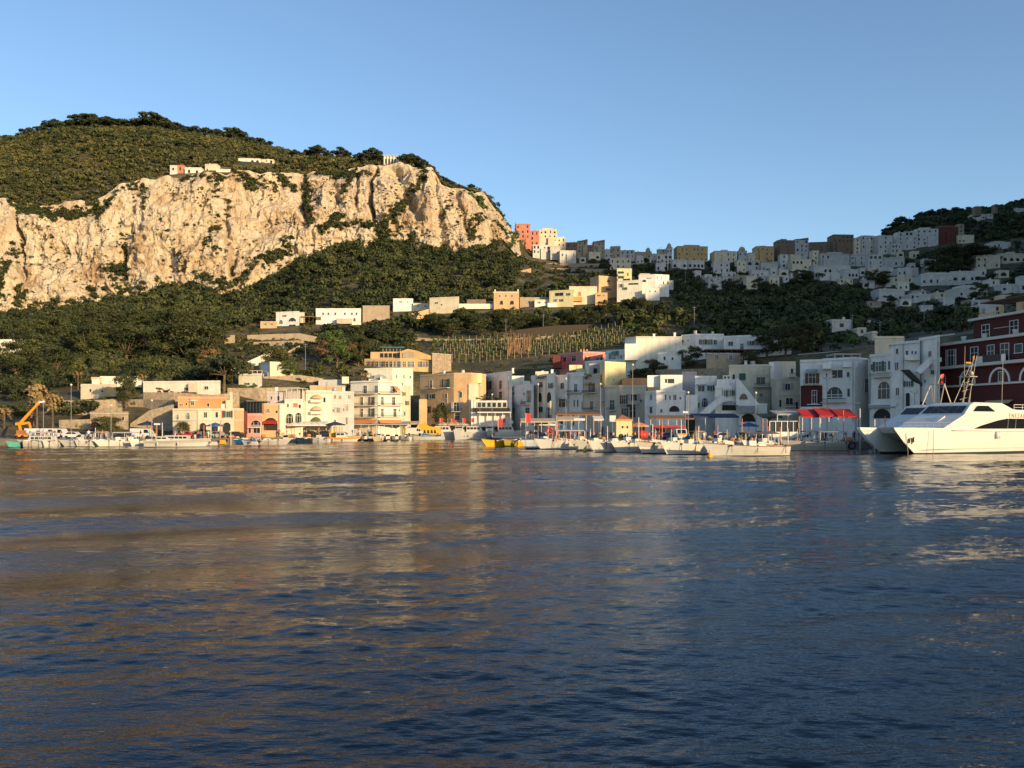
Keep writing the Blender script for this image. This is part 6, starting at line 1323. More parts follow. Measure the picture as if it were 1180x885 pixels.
FERW = mat('ferry_white', (0.66, 0.64, 0.58), 0.3, 0.04, .6, 0, 0, .12); MASTM = mat('mast_cream', (0.42, 0.37, 0.28), 0.5, .08)
HD = radians(180+28); f_ = Vector((cos(HD), sin(HD), 0)); p_ = Vector((-sin(HD), cos(HD), 0))
# the near waterline of the bow stands at photo column 1062, row 524.5
NB = Vector((X(1062, 116), 116, 0)); fo = NB-p_*(-3.7) if False else NB-p_*3.7*(1 if p_.y < 0 else -1)
fer = ferry(tuple(fo), HD, 'big white catamaran ferry with dark wraparound windows and a tall radar mast')
c = bpy.data.curves.new('lettering', 'FONT'); c.body = 'ENEZAL'; c.size = .85; c.extrude = .02; c.space_character = 1.35; c.align_x = 'LEFT'
to = bpy.data.objects.new('lettering_tmp', c); COL.objects.link(to); dg = bpy.context.evaluated_depsgraph_get(); tm = bpy.data.meshes.new_from_object(to.evaluated_get(dg)); tm.name = 'lettering'; bpy.data.objects.remove(to)
tm.materials.clear(); tm.materials.append(mat('letter_rust', (.35, .16, .08), .6)); lo = link('lettering', tm, fer, (-19.0, 3.72, 5.08)); lo.rotation_euler = (radians(90), 0, radians(180))
fer2 = ferry(tuple(fo+Vector((-.469, .883, 0))*9.5-f_*10.5), HD, 'second white catamaran ferry with a radar arch moored behind the big one', False, 7.0)
for (a_, b_, lb) in (((991, 508, 132), (1001, 470, 146), 'x'),): pass
# ================================================================== QUAYSIDE LIFE
POLEO = mat('orange_post', (0.6, 0.2, 0.06), 0.6, .1); POLEW = mat('white_post', (0.62, 0.58, 0.5), 0.6, .1); METL = mat('lamp_metal', (0.22, 0.22, 0.22), 0.5, .1)
GLOBE = mat('lamp_globe', (0.62, 0.58, 0.5), 0.4)
def mk_lamp(h, two=False):
    q = MB(); q.lathe([(.16, 0), (.16, .4), (.07, .6), (.05, h)], METL, n=8); pm = q.mesh('pole'); q = MB(); a = []
    for s in ((-1, 1) if two else (0,)):
        if two: q.bar((0, 0, h-.3), (s*.5, 0, h), .05, METL)
        q.ball((s*.5, 0, h+.22), .24, GLOBE, 10)
    return pm, q.mesh('lamp_head')
LM = {}
def lamp(px, Y, h, label, two=False):
    if (h, two) not in LM: LM[(h, two)] = mk_lamp(h, two)
    o = thing('street_lamp', label, 'street lamp', (X(px, Y), Y, QZ), 0, 'street lamps on the quay'); link('pole', LM[(h, two)][0], o); link('lamp_head', LM[(h, two)][1], o)
lamp(50, 178, 7.4, 'lone globe lamp right of the tallest palm'); lamp(82, 182, 11, 'slim lamp in front of the left terrace wall'); lamp(567, 200, 9.6, 'tall slender lamp left of the crowd pier')
lamp(553, 236, 13.5, 'tall lamp standing before the grey-white house'); lamp(652, 186, 12.5, 'tall lamp before the blue-grey house'); lamp(692, 178, 11, 'lamp left of the white kiosk')
lamp(729, 172, 14.5, 'tallest lamp right of the kiosk, before the cream house'); lamp(620, 190, 11.5, 'lamp before the arched loggia house'); lamp(953, 163, 11.5, 'double globe lamp before the great glazed arch', True)
lamp(1054, 143, 8.2, 'double globe lamp before the white tower house', True); lamp(871, 160, 8.5, 'lamp by the striped awning shop'); lamp(793, 166, 8.8, 'lamp with a lantern before the stair house'); lamp(175, 178, 7.6, 'lamp before the reddish ramp'); lamp(128, 178, 6.6, 'lamp before the stone store')
lamp(350, 206, 9, 'lamp in front of the swirling arches'); lamp(442, 230, 6.5, 'lamp under the white hotel awnings'); lamp(1178, 140, 10.5, 'globe lamp at the front of the red hotel')
# mooring posts
q = MB(); q.bar((0, 0, -2), (0, 0, 3.2), .22, POLEO, .18, n=8); q.lathe([(.12, 3.2), (.12, 3.3), (.01, 3.4)], POLEO, n=8); PO = q.mesh('mooring_post')
q = MB(); q.bar((0, 0, -2), (0, 0, 3.4), .24, POLEW, .2, n=8); q.lathe([(.12, 3.4), (.01, 3.55)], POLEW, n=8); PW = q.mesh('mooring_post')
for i, (px, Y, m_, s) in enumerate(sorted(((644, 152, 0, 1.4), (641, 154, 0, 1.3), (684, 146, 0, 1.6), (700, 144, 1, 1.1), (736, 140, 1, 1.5), (763, 140, 0, 1.45), (785, 141, 1, 1.4), (752, 142, 1, 1.2), (805, 134, 1, 1.1), (827, 132, 0, 1.2), (855, 134, 0, 1.5), (879, 134, 0, 1.5), (884, 132, 0, 1.45), (899, 136, 0, 1.1), (921, 138, 0, 1.6), (908, 133, 1, 1.0), (972, 139, 0, 1.9), (991, 136, 1, 1.9), (1008, 130, 1, 1.4), (1020, 134, 0, 1.6), (235, 170, 0, 1.2), (243, 176, 1, 1.3), (254, 180, 0, 1.5), (266, 182, 1, 1.3), (300, 186, 1, 1.1), (110, 168, 1, 1.0), (180, 170, 0, 1.2), (187, 170, 1, 1.3)))):
    o = link('mooring_post', PW if m_ else PO, None, (X(px, Y), Y, 0)); o.scale = (.7, .7, s); tag(o, f'{"pale" if m_ else "orange"} mooring post among the boats, {ordn(i)} from the left', 'mooring post', 'mooring posts along the quay')
# parasols and awnings of the quayside restaurants
def mk_parasol(cm, w=1.7):
    q = MB(); n = 8; V = [(0, 0, 3.05)]+[(w*cos(2*pi*k/n+.4), w*sin(2*pi*k/n+.4), 2.45) for k in range(n)]+[(w*cos(2*pi*k/n+.4), w*sin(2*pi*k/n+.4), 2.25) for k in range(n)]+[(0, 0, 2.98)]
    q.add(V, [(0, 1+k, 1+(k+1) % n) for k in range(n)]+[(1+k, 9+k, 9+(k+1) % n, 1+(k+1) % n) for k in range(n)]+[(17, 9+(k+1) % n, 9+k) for k in range(n)], cm); c_ = q.mesh('canopy'); q = MB(); q.bar((0, 0, 0), (0, 0, 3.15), .06, WOODB); return c_, q.mesh('pole')
PS = {k: mk_parasol(CANV[k]) for k in ('white', 'sand', 'red', 'blue', 'orange', 'green', 'navy')}
def parasol(px, Y, k, label, s=1.0):
    o = thing('parasol', label, 'parasol', (X(px, Y), Y, QZ), px, 'parasols on the quay'); link('canopy', PS[k][0], o); link('pole', PS[k][1], o); o.scale = (s, s, min(s, 1.2))
for i, px in enumerate((339, 346, 353, 361, 368, 375)): parasol(px, 203+i, 'white', f'cream parasol before the yellow house, {ordn(i)} from the left', 1.15)
parasol(386, 208, 'navy', 'navy parasol over the yellow stall', 1.5)
for i, px in enumerate((511, 520, 526, 533)): parasol(px, 239, 'sand', f'sand-coloured parasol right of the quay tree, {ordn(i)} from the left', 1.3)
parasol(626, 180, 'white', 'pale square parasol behind the crowded pier', 1.6); parasol(634, 196, 'blue', 'blue-grey tent canopy left of the loggia posts', 1.9); parasol(607, 236, 'sand', 'sand parasol below the outside stair', 1.2)
parasol(863, 166, 'blue', 'bright blue parasol before the shop row', 1.1); parasol(736, 158, 'orange', 'orange parasol beside the kiosk', 1.1); parasol(248, 184, 'blue', 'light blue parasol before the arcade', 1.1); parasol(170, 180, 'navy', 'dark blue parasol near the ramp', 1.2); parasol(188, 181, 'navy', 'dark parasol left of the arcaded building', 1.0)
def canopy(px0, px1, Y, top, dep, cm, label, n=5, drop=.35, z1=None):
    o = thing('canopy', label, 'canopy', (X((px0+px1)/2, Y), Y, QZ)); x0, x1 = X(px0, Y)-o.location.x, X(px1, Y)-o.location.x; z = Z(top, Y)-QZ
    q = MB(); q.add([(x0, 0, z-drop), (x1, 0, z-drop), (x1, dep, z+.3), (x0, dep, z+.3), (x0, 0, z-drop-.25), (x1, 0, z-drop-.25), (x1, dep, z+.2), (x0, dep, z+.2)], [(0, 1, 2, 3), (4, 7, 6, 5), (0, 4, 5, 1), (1, 5, 6, 2), (0, 3, 7, 4)], cm); q.build('cloth', o)
    for i in range(n):
        x = x0+(x1-x0)*i/(n-1); q = MB(); q.bar((x, .1, 0), (x, .1, z-drop), .1, POLEW); q.build('post', o)
    return o
canopy(339, 376, 208, 485.5, 5, CANV['white'], 'long cream restaurant canopy under the yellow house')
canopy(398, 470, 222, 487, 6, CANV['grey'], 'long grey restaurant canopy under the white hotel', 9); canopy(455, 482, 226, 486.5, 5, CANV['sand'], 'sand canopy right of the clipped tree', 4)
canopy(600, 640, 176, 483.5, 4, CANV['sand'], 'long sand canopy over the crowded pier', 6); canopy(642, 668, 165, 481.5, 3, CANV['sand'], 'cream canopy left of the white signboard', 4); canopy(684, 696, 160, 481, 2.5, CANV['white'], 'small white stall canopy left of the kiosk', 3)
canopy(641, 693, 196, 475.5, 4, CANV['brown'], 'dark restaurant canopy along the tan and iron balcony houses', 7); canopy(750, 800, 172, 480, 4, CANV['brown'], 'flat brown canopy with fine posts before the cubic house', 6); canopy(800, 852, 172, 478, 4, CANV['navy'], 'navy shop canopy along the stair house', 5)
canopy(896, 945, 153, 474.5, 5, CANV['grey'], 'pale open pavilion roof left of the red awnings', 5)
canopy(878, 902, 160, 478, 4, mat('olive_canvas', (.10, .09, .03), .85), 'olive awning left of the glass pavilion', 3)
# glass pavilion
o = thing('glass_pavilion', 'grey glass-walled pavilion beside the red awnings', 'pavilion', (X(904, 152), 152, QZ)); x0, x1 = X(887, 152)-o.location.x, X(921, 152)-o.location.x
q = MB(); q.box(x0, x1, 0, 4, 0, 1.6, PL['bluewhite']); q.build('base_wall', o); q = MB()
for i in range(6): q.box(x0+(x1-x0)*i/5-.06, x0+(x1-x0)*i/5+.06, 0, .1, 1.6, 3.4, WHITE)
q.box(x0, x1, 0, 4, 3.4, 3.5, WHITE); q.build('frame', o); q = MB(); q.box(x0, x1-.2, .2, .25, 1.6, 3.4, PANE); q.build('glazing', o)
for i, (a_, b_, t_) in enumerate(((925, 946, 473), (945, 966, 472), (966, 988, 473))):
    o = canopy(a_, b_, 150-i, t_, 3.5, CANV['red'], f'bright red restaurant awning, {("left", "middle", "right")[i]} of the three', 3, 1.0)
canopy(905, 936, 157, 473, 3, mat('canvas_pinkish', (.4, .25, .22), .8), 'thin pinkish awning above the left red awning', 3, .1)
# kiosk
o = thing('kiosk', 'bright cream ticket kiosk with a small square window', 'kiosk', (X(719, 155), 156, QZ)); q = MB(); x0, x1 = X(711, 155)-o.location.x, X(729, 155)-o.location.x; q.box(x0, x1, 0, 3, 0, 3.6, PL['yellow']); q.build('wall', o)
q = MB(); q.box(x0-.15, x1+.15, -.2, 3.2, 3.61, 3.8, ORG); q.add([(x0, -.1, 3.8), (x1, -.1, 3.8), (x1, 3, 3.8), (x0, 3, 3.8), (0, 1.5, 4.7)], [(0, 1, 4), (1, 2, 4), (2, 3, 4), (3, 0, 4)], TILE); q.build('roof', o)
for x in (-.1, .75): q = MB(); q.box(x-.15, x+.15, -.05, .02, 2.2, 2.6, DARK); q.build('window', o)
# signs
def sign(px, Y, w, h, zb, label, m_, txt=None):
    o = thing('sign_board', label, 'sign', (X(px, Y), Y, QZ)); q = MB(); q.box(-w/2, w/2, -.05, .05, zb, zb+h, m_); q.build('board', o); q = MB(); q.bar((0, .08, 0), (0, .08, zb+h), .08, METL); q.build('post', o)
sign(668, 162, 2.0, .45, 3.6, 'narrow white signboard on a pole left of the kiosk', FEND); sign(706, 156, 1.1, 1.1, 3.4, 'square cream sign beside the kiosk roof', GLOBE); sign(588, 236, 1.6, .8, 3.2, 'small white sign under the plant terrace', FEND); sign(790, 163, 1.0, .4, 5.0, 'little white sign above the ambulance', FEND); sign(181, 178, 1.3, .35, 2.8, 'white sign before the ramp', FEND)
# crane
CR = mat('crane_orange', (0.8, 0.3, 0.01), 0.4, .05)
o = thing('mobile_crane', 'orange telescopic crane with its jib raised to the right', 'crane', (X(23, 174), 174.5, QZ))
q = MB(); q.box(-1.2, 1.2, -.9, .9, .5, 1.0, CR); q.build('chassis', o); wq = MB()
for i, x in enumerate((-.8, .8)):
    for s in (-1, 1): q = MB(); q.bar((0, -.15, 0), (0, .15, 0), .9, BLACK, n=12); q.build('wheel', o, (x, s*.9, .48))
q = MB(); q.box(-.9, .8, -.8, .8, 1.0, 2.1, mat('crane_rust', (.35, .14, .05), .7)); q.build('cab', o); q = MB(); q.bar((-.2, 0, 2.0), (-.5, 0, 3.5), .5, CR); q.build('pillar', o)
q = MB(); q.bar((-1.4, 0, 3.55), (.5, 0, 3.75), .6, CR, .7); q.bar((-.3, 0, 3.7), (4.1, 0, 8.2), .62, CR, .45); q.bar((3.9, 0, 8.0), (4.5, 0, 8.7), .5, CR, .4); q.build('jib', o); q = MB(); q.bar((4.3, 0, 8.65), (6.0, 0, 8.95), .35, WHITE); q.build('jib_head', o)
q = MB(); q.bar((.4, 0, 3.6), (2.0, 0, 3.9), .5, CR); q.bar((2.0, 0, 3.9), (2.4, 0, 2.6), .4, CR); q.build('outrigger', o); o.scale = (.78, .78, .84)
# vehicles
TY = BLACK
def vehicle(kind, px, Y, label, body, rz=0.0):
    L_, W_, H_, prof = {'car': (3.8, 1.6, 1.42, [(-1.9, .35), (1.9, .35), (1.88, .78), (1.15, .9), (.55, 1.4), (-.95, 1.42), (-1.6, .95), (-1.9, .85)]), 'van': (4.8, 1.9, 2.1, [(-2.4, .4), (2.4, .4), (2.4, .95), (1.9, 1.15), (1.4, 2.05), (-2.35, 2.1), (-2.4, 1.0)]),
                        'bus': (6.6, 2.2, 2.8, [(-3.3, .4), (3.3, .4), (3.3, 1.2), (3.1, 2.75), (-3.25, 2.8)])}[kind]
    o = thing({'car': 'parked_car', 'van': 'parked_van', 'bus': 'minibus'}[kind], label, kind, (X(px, Y), Y, QZ), rz, 'vehicles parked on the quay')
    q = MB(); q.slabxz(prof, -W_/2, W_/2, body); q.build('body', o)
    for s in (-1, 1):
        if kind == 'car': ww = [[(-1.35, .95), (-.1, .95), (-.1, 1.33), (-.85, 1.33)], [(0, .95), (1.0, .93), (.5, 1.32), (0, 1.33)]]
        elif kind == 'van': ww = [[(.6, 1.15), (1.75, 1.15), (1.35, 1.85), (.6, 1.85)]]
        else: ww = [[(-3.0+i*1.2, 1.35), (-1.95+i*1.2, 1.35), (-1.95+i*1.2, 2.3), (-3.0+i*1.2, 2.3)] for i in range(5)]
        for w_ in ww: q = MB(); q.slabxz(w_, *sorted((s*(W_/2-.02), s*(W_/2+.015))), SHAD); q.build('window', o)
        for x in (-L_*.3, L_*.3): q = MB(); q.bar((0, -.1, 0), (0, .1, 0), .62 if kind == 'car' else .72, TY, n=12); q.build('wheel', o, (x, s*(W_/2-.05), .33))
    return o
CM = {k: mat('car_'+k, c, .35, .03) for k, c in (('white', (.6, .6, .58)), ('red', (.4, .02, .02)), ('blue', (.04, .1, .28)), ('navy', (.02, .03, .06)), ('silver', (.35, .36, .37)), ('black', (.02, .02, .02)))}
for px, Y, k, c_, lb in ((44, 181, 'van', 'white', 'long white van behind the canopied boats, left one'), (55, 181, 'van', 'white', 'white van parked next to the left white van'), (66, 181, 'van', 'white', 'white van, right one of three in line'), (85, 178, 'car', 'white', 'white car below the slim lamp'), (97, 180, 'car', 'navy', 'dark blue car before the terrace wall'), (110, 180, 'car', 'silver', 'silver car before the crimson bush'), (119, 180, 'car', 'navy', 'dark car before the stone store'),
                         (136, 180, 'car', 'black', 'black car right of the stone store'), (152, 180, 'car', 'navy', 'navy car before the ramp foot'), (165, 180, 'van', 'white', 'white van with its tail to the ramp'), (216, 184, 'car', 'red', 'dark red car before the arcaded building'), (232, 184, 'car', 'navy', 'dark car left of the arches'), (252, 185, 'car', 'silver', 'silver car before the middle arch'), (272, 186, 'car', 'black', 'black car before the peach wing'),
                         (358, 207, 'car', 'black', 'black car in the shade of the cream canopy'), (375, 208, 'car', 'navy', 'navy car left of the yellow stall'), (478, 232, 'van', 'white', 'white van at the mouth of the dark alley'), (772, 163, 'car', 'blue', 'blue car right of the ambulance'), (834, 160, 'car', 'white', 'white car before the dome awning shop'), (857, 158, 'car', 'silver', 'silver car by the striped shop awning')):
    vehicle(k, px, Y, lb, CM[c_], (px % 3-1)*.08)
vehicle('bus', 770, 172, 'red and grey minibus behind the mooring posts', CM['red']); am = vehicle('van', 783.5, 160, 'white ambulance with an orange stripe facing the water', CM['white'], radians(-90)); q = MB(); q.box(2.39, 2.42, -.9, .9, .95, 1.25, ORG); q.build('stripe', am); q = MB(); q.add([(1.93, -.8, 1.2), (1.93, .8, 1.2), (1.5, .75, 1.95), (1.5, -.75, 1.95)], [(0, 1, 2, 3)], SHAD); q.build('windscreen', am)
# stall
o = thing('market_stall', 'yellow striped souvenir stall under the navy parasol', 'stall', (X(388, 208), 207, QZ)); q = MB(); q.box(-1.6, 1.6, 0, 1, 0, 1.0, CANV['yellow']); q.build('counter', o); q = MB()
for i in range(5): q.box(-1.5+i*.65, -1.15+i*.65, .9, 1.0, 1.0, 2.4, CANV['yellow' if i % 2 else 'sand'])
q.build('hanging_goods', o)
# life ring and red float
for px, Y, z, lb in ((633.5, 150, 3.0, 'orange lifebuoy hanging at the crowded pier'),):
    me = tyre.data.copy(); me.materials.clear(); me.materials.append(REDM); o = link('lifebuoy', me, None, (X(px, Y), Y, z)); tag(o, lb, 'lifebuoy')
q = MB(); q.lathe([(.01, 0), (.9, .1), (1.1, .7), (.8, 1.3), (.01, 1.5)], REDM, n=10); o = q.build('float', None, (X(740, 151), 151, QZ+.4)); tag(o, 'large red inflatable float on the quay', 'float')
# flags
for i, (px, Y, h) in enumerate(((520, 240, 4.6), (606, 172, 5.2), (551, 241, 4.6), (574, 190, 4.2))): 
    o = thing('flag_banner', f'vertical red banner on a pole, {ordn(i)} from the left' if 0 else f'vertical red banner {("right of the quay tree", "beside the crowded pier", "in the middle of the cabin cruisers", "behind the yellow boats")[i]}', 'banner', (X(px, Y), Y, QZ)); q = MB(); q.bar((0, 0, 0), (0, 0, h), .07, WHITE); q.build('pole', o); q = MB(); q.box(.04, .95, -.02, .02, h-1.9, h-.1, REDM); q.build('cloth', o)

# ------------------------------------------------------------------ people
def person_mesh(pose):
    sk = {'stand': [((0, 0, .95), .15, -1), ((0, 0, 1.2), .145, 0), ((0, 0, 1.42), .15, 1), ((0, 0, 1.52), .055, 2), ((0, 0, 1.64), .095, 3), ((0, 0, 1.72), .085, 4),
                    ((.09, 0, .85), .095, 0), ((.1, .02, .48), .065, 6), ((.1, .03, .1), .042, 7), ((.1, -.1, .04), .04, 8), ((-.09, 0, .85), .095, 0), ((-.11, -.02, .48), .065, 10), ((-.12, .03, .1), .042, 11), ((-.12, -.1, .04), .04, 12),
                    ((.19, 0, 1.42), .06, 2), ((.24, .02, 1.16), .042, 14), ((.24, -.06, .92), .032, 15), ((-.19, 0, 1.42), .06, 2), ((-.24, .02, 1.16), .042, 17), ((-.22, -.08, .93), .032, 18)]}
    sk['walk'] = [list(t) for t in sk['stand']]; 
    for i, d in ((7, (0, -.16, 0)), (8, (0, -.26, .02)), (9, (0, -.26, .02)), (11, (0, .12, 0)), (12, (0, .32, .04)), (13, (0, .34, .03)), (15, (0, .1, 0)), (16, (0, .2, .05)), (18, (0, -.1, 0)), (19, (0, -.22, .08))): sk['walk'][i][0] = tuple(a+b for a, b in zip(sk['walk'][i][0], d))
    sk['arm'] = [list(t) for t in sk['stand']]
    for i, p in ((15, (.27, -.12, 1.2)), (16, (.16, -.3, 1.35)), (18, (-.27, -.1, 1.22)), (19, (-.2, -.3, 1.1))): sk['arm'][i][0] = p
    s = sk[pose]; me = bpy.data.meshes.new('p'); me.from_pydata([t[0] for t in s], [(i, t[2]) for i, t in enumerate(s) if t[2] >= 0], [])
    ob = bpy.data.objects.new('p', me); COL.objects.link(ob); md = ob.modifiers.new('s', 'SKIN'); 
    for i, t in enumerate(s): me.skin_vertices[0].data[i].radius = (t[1], t[1]*(.8 if i < 3 else 1)); 
    me.skin_vertices[0].data[0].use_root = True
    ob.modifiers.new('u', 'SUBSURF').levels = 1
    dg = bpy.context.evaluated_depsgraph_get(); r = bpy.data.meshes.new_from_object(ob.evaluated_get(dg)); bpy.data.objects.remove(ob); return r
SKIN = mat('skin', (.38, .22, .14), .6, .05); HAIR = mat('dark_hair', (.03, .02, .015), .8)
TOPS = {k: mat('shirt_'+k, c, .9, .08) for k, c in (('white', (.65, .63, .6)), ('black', (.02, .02, .025)), ('red', (.45, .04, .03)), ('blue', (.06, .15, .4)), ('grey', (.25, .25, .26)), ('yellow', (.6, .4, .06)), ('pink', (.55, .25, .25)), ('green', (.06, .2, .1)))}
BOTS = {k: mat('trousers_'+k, c, .9, .08) for k, c in (('dark', (.03, .03, .04)), ('denim', (.06, .09, .18)), ('beige', (.4, .32, .22)), ('white', (.55, .54, .5)))}
PB = {p: person_mesh(p) for p in ('stand', 'walk', 'arm')}; PMC = {}
def pmesh(pose, t, b):
    k = (pose, t, b)
    if k not in PMC:
        me = PB[pose].copy(); me.name = 'person'; me.materials.clear()
        for m_ in (SKIN, TOPS[t], BOTS[b], HAIR): me.materials.append(m_)
        for f in me.polygons:
            c = f.center; f.use_smooth = True
            f.material_index = 3 if (c.z > 1.69 or (c.z > 1.6 and c.y > .02)) else 0 if c.z > 1.5 else 1 if (c.z > .97 and abs(c.x) < .27 and not (abs(c.x) > .2 and c.z < 1.18)) else 0 if (abs(c.x) > .19 and c.z > .86) else 2 if c.z > .3 else 0
        PMC[k] = me
    return PMC[k]
rp_ = random.Random(77); plist = []
def crowd(n, p0, p1, d0, d1, where, grp, base=None):
    L_ = []
    for i in range(n):
        px = rp_.uniform(p0, p1); Y = (ey(px) if base is None else base)+rp_.uniform(d0, d1); L_.append((px, Y))
    for i, (px, Y) in enumerate(sorted(L_)):
        t, b, ps = rp_.choice(list(TOPS)), rp_.choice(list(BOTS)), rp_.choice(list(PB))
        o = link('person', pmesh(ps, t, b), None, (X(px, Y), Y, QZ), rp_.uniform(0, 6.28)); s = rp_.uniform(.92, 1.06); o.scale = (s*1.05, s*1.05, s)
        tag(o, f'person in {t} top and {b} trousers {where}, {ordn(i)} from the left', 'person', grp)
crowd(16, 30, 195, 1.5, 6, 'on the left quay', 'people on the left quay'); crowd(14, 200, 300, 1, 6, 'before the arcade', 'people before the arcade'); crowd(14, 300, 400, 1, 5, 'by the cream canopies', 'people by the cream canopies')
crowd(16, 400, 480, 1, 6, 'below the white hotel', 'people below the white hotel'); crowd(12, 500, 566, 1, 6, 'by the inner harbour', 'people by the inner harbour')
crowd(46, 606, 662, 1, 9, 'on the crowded pier', 'people on the crowded pier'); crowd(26, 662, 760, 1, 9, 'around the kiosk', 'people around the kiosk'); crowd(20, 800, 890, 1, 12, 'before the shop row', 'people before the shop row'); crowd(10, 925, 985, 1.5, 8, 'under the red awnings', 'people under the red awnings'); crowd(34, 986, 1036, 1, 10, 'left of the ferries', 'people left of the ferries')
# scattered goods on the quay: fish boxes, coils of nets and rope, oil drums
def mk_goods():
    out = {}
    q = MB(); q.box(-.35, .35, -.25, .25, 0, .3, mat('crate_blue', (.05, .15, .35), .7)); q.box(-.3, .3, -.2, .2, .301, .32, DARK); out['crate'] = q.mesh('crate')
    q = MB(); q.ball((0, 0, .35), .55, mat('net_orange', (.5, .2, .08), .95), 8, .7); q.ball((.45, .2, .25), .4, mat('net_brown', (.25, .12, .08), .95), 8, .7); out['net_heap'] = q.mesh('net_heap')
    q = MB(); q.lathe([(.01, 0), (.3, 0), (.3, .88), (.01, .9)], mat('drum_cream', (.5, .42, .3), .6), n=12); out['oil_drum'] = q.mesh('oil_drum')
    q = MB(); q.box(-.9, .9, -.3, .3, .4, .48, WOODB); q.box(-.85, -.75, -.28, .28, 0, .4, METL); q.box(.75, .85, -.28, .28, 0, .4, METL); out['bench'] = q.mesh('bench')
    q = MB(); q.lathe([(.01, 0), (.3, 0), (.42, .55), (.01, .5)], TILE, n=10); q.ball((0, 0, .8), .45, mat('potted_green', (.05, .08, .02), .9), 8); out['potted_plant'] = q.mesh('potted_plant')
    return out
GD = mk_goods(); tot = {}
for k, n_ in (('crate', 26), ('net_heap', 26), ('oil_drum', 14), ('bench', 8), ('potted_plant', 16)):
    L_ = sorted(((rp_.choice((rp_.uniform(60, 300), rp_.uniform(300, 480), rp_.uniform(610, 990), rp_.uniform(610, 990))), rp_.uniform(.8, 4)) for i in range(n_)))
    for i, (px, d) in enumerate(L_):
        Y = ey(px)+d; o = link(k, GD[k], None, (X(px, Y), Y, QZ), rp_.uniform(0, 3)); tag(o, f'{ {"crate": "blue fish crate", "net_heap": "heap of orange and brown net", "oil_drum": "cream oil drum", "bench": "slatted wooden bench", "potted_plant": "potted green plant"}[k]} near the quay edge, {ordn(i)} from the left', k.replace('_', ' '), k.replace('_', ' ')+'s along the quay')

# ================================================================== WALLS, TERRACES, VINES
PL['screen'] = mat('dark_reed_screen', (.06, .045, .03), .95, .2, 3)
def rwall(pts, h, label, wall='stone', name='retaining_wall', cat='wall', th=.8):
    """pts: (px, Y, row of the top)"""
    x_ = [Vector((X(p, y), y, Z(r, y))) for p, y, r in pts]; o = x_[0].copy(); V = []; Fs = []
    for v in x_:
        v = v-o; V += [(v.x, v.y, v.z-h), (v.x, v.y, v.z), (v.x, v.y+th, v.z), (v.x, v.y+th, v.z-h)]
    for i in range(len(x_)-1):
        p, q_ = i*4, i*4+4; Fs += [(p, q_, q_+1, p+1), (p+1, q_+1, q_+2, p+2), (p+3, p+2, q_+2, q_+3)]
    n = len(V); Fs += [(0, 1, 2, 3), (n-1, n-2, n-3, n-4)]
    q = MB(); q.add(V, Fs, PL[wall]); w_ = q.build(name, None, o); tag(w_, label, cat); w_['kind'] = 'thing'; return w_
rwall([(57, 208, 461.5), (112, 208, 461), (134, 212, 460)], 4, 'long rubble wall on the left terrace below the beige villa'); rwall([(68, 196, 484), (105, 196, 483)], 3, 'low stone wall behind the dark shrubs')
rwall([(133, 214, 460.5), (165, 212, 460), (200, 206, 461)], 7, 'high warm rubble wall under the long villa'); rwall([(150, 200, 488), (172, 200, 473), (199, 200, 466)], 6, 'tan ramp wall rising toward the arcaded building', 'stone'); rwall([(165, 214, 452), (200, 212, 452), (245, 212, 455), (275, 216, 452)], 5, 'brown wall under the dark bougainvillea hedge')
rwall([(262, 226, 447), (300, 226, 447), (345, 232, 446)], 5, 'stone wall behind the pink house terraces'); rwall([(303, 246, 434), (345, 250, 432), (372, 256, 436)], 5, 'pale rocky wall beside the house with the blue-grey side'); rwall([(345, 262, 441), (420, 268, 438)], 4, 'low terrace wall above the flat roofed sheds')
rwall([(-20, 300, 391.5), (28, 300, 390.5)], 6, 'cream wall at the left edge among the trees', 'ivory'); rwall([(240, 330, 388), (270, 330, 386)], 3, 'short pale wall in the trees left of the terraces', 'tan')
for i, (a_, b_, Y, r0, r1) in enumerate(((285, 345, 345, 386, 384), (292, 350, 330, 394, 392), (300, 352, 318, 402, 399), (296, 342, 300, 410, 408), (345, 365, 330, 384, 388))): rwall([(a_, Y, r0), (b_, Y, r1)], 2.4, f'stepped garden wall below the arched villa, {ordn(i)} down', 'stone' if i % 2 else 'tan')
rwall([(262, 262, 426), (282, 270, 418), (300, 276, 410), (312, 286, 402)], 3, 'pale stair wall climbing left of the pergola house', 'ivory'); rwall([(318, 300, 412), (345, 312, 398)], 3.5, 'tan ramp wall below the garden walls', 'tan')
for i, (a_, b_, Y, r0, r1) in enumerate(((600, 690, 655, 303, 304), (596, 700, 640, 309, 310), (592, 706, 624, 315, 316), (590, 700, 606, 321, 322), (598, 680, 586, 327, 327), (640, 745, 610, 305, 303), (612, 700, 560, 334, 333))):
    Yg = max(560, yat((a_+b_)/2, r0+3, 420)); rwall([(a_, Yg, r0), ((a_+b_)/2, Yg+3, (r0+r1)/2-.6), (b_, Yg, r1)], 3.4, f'grey dry-stone terrace wall under the hilltop houses, {ordn(i)} from the top', 'stone')
rwall([(600, 560, 312), (612, 560, 309)], 8, 'sunlit rock face under the coral houses', 'peach'); rwall([(602, 540, 322), (609, 540, 321)], 5, 'bright broken wall below the sunlit rock face', 'ivory')
for i, (a_, b_, r_) in enumerate(((960, 1060, 368), (1060, 1130, 362), (1085, 1180, 322), (980, 1040, 356), (1120, 1180, 344))): Yg = yat((a_+b_)/2, r_+4, 240); rwall([(a_, Yg, r_+1.5), (b_, Yg, r_)], 2.6, f'long faint field wall across the shaded slope, {ordn(i)} one', 'grey')
rwall([(596, 352, 380), (640, 352, 375), (690, 352, 373.5), (728, 352, 374)], 5.5, 'long dark screened wall below the dark tree belt', 'screen')
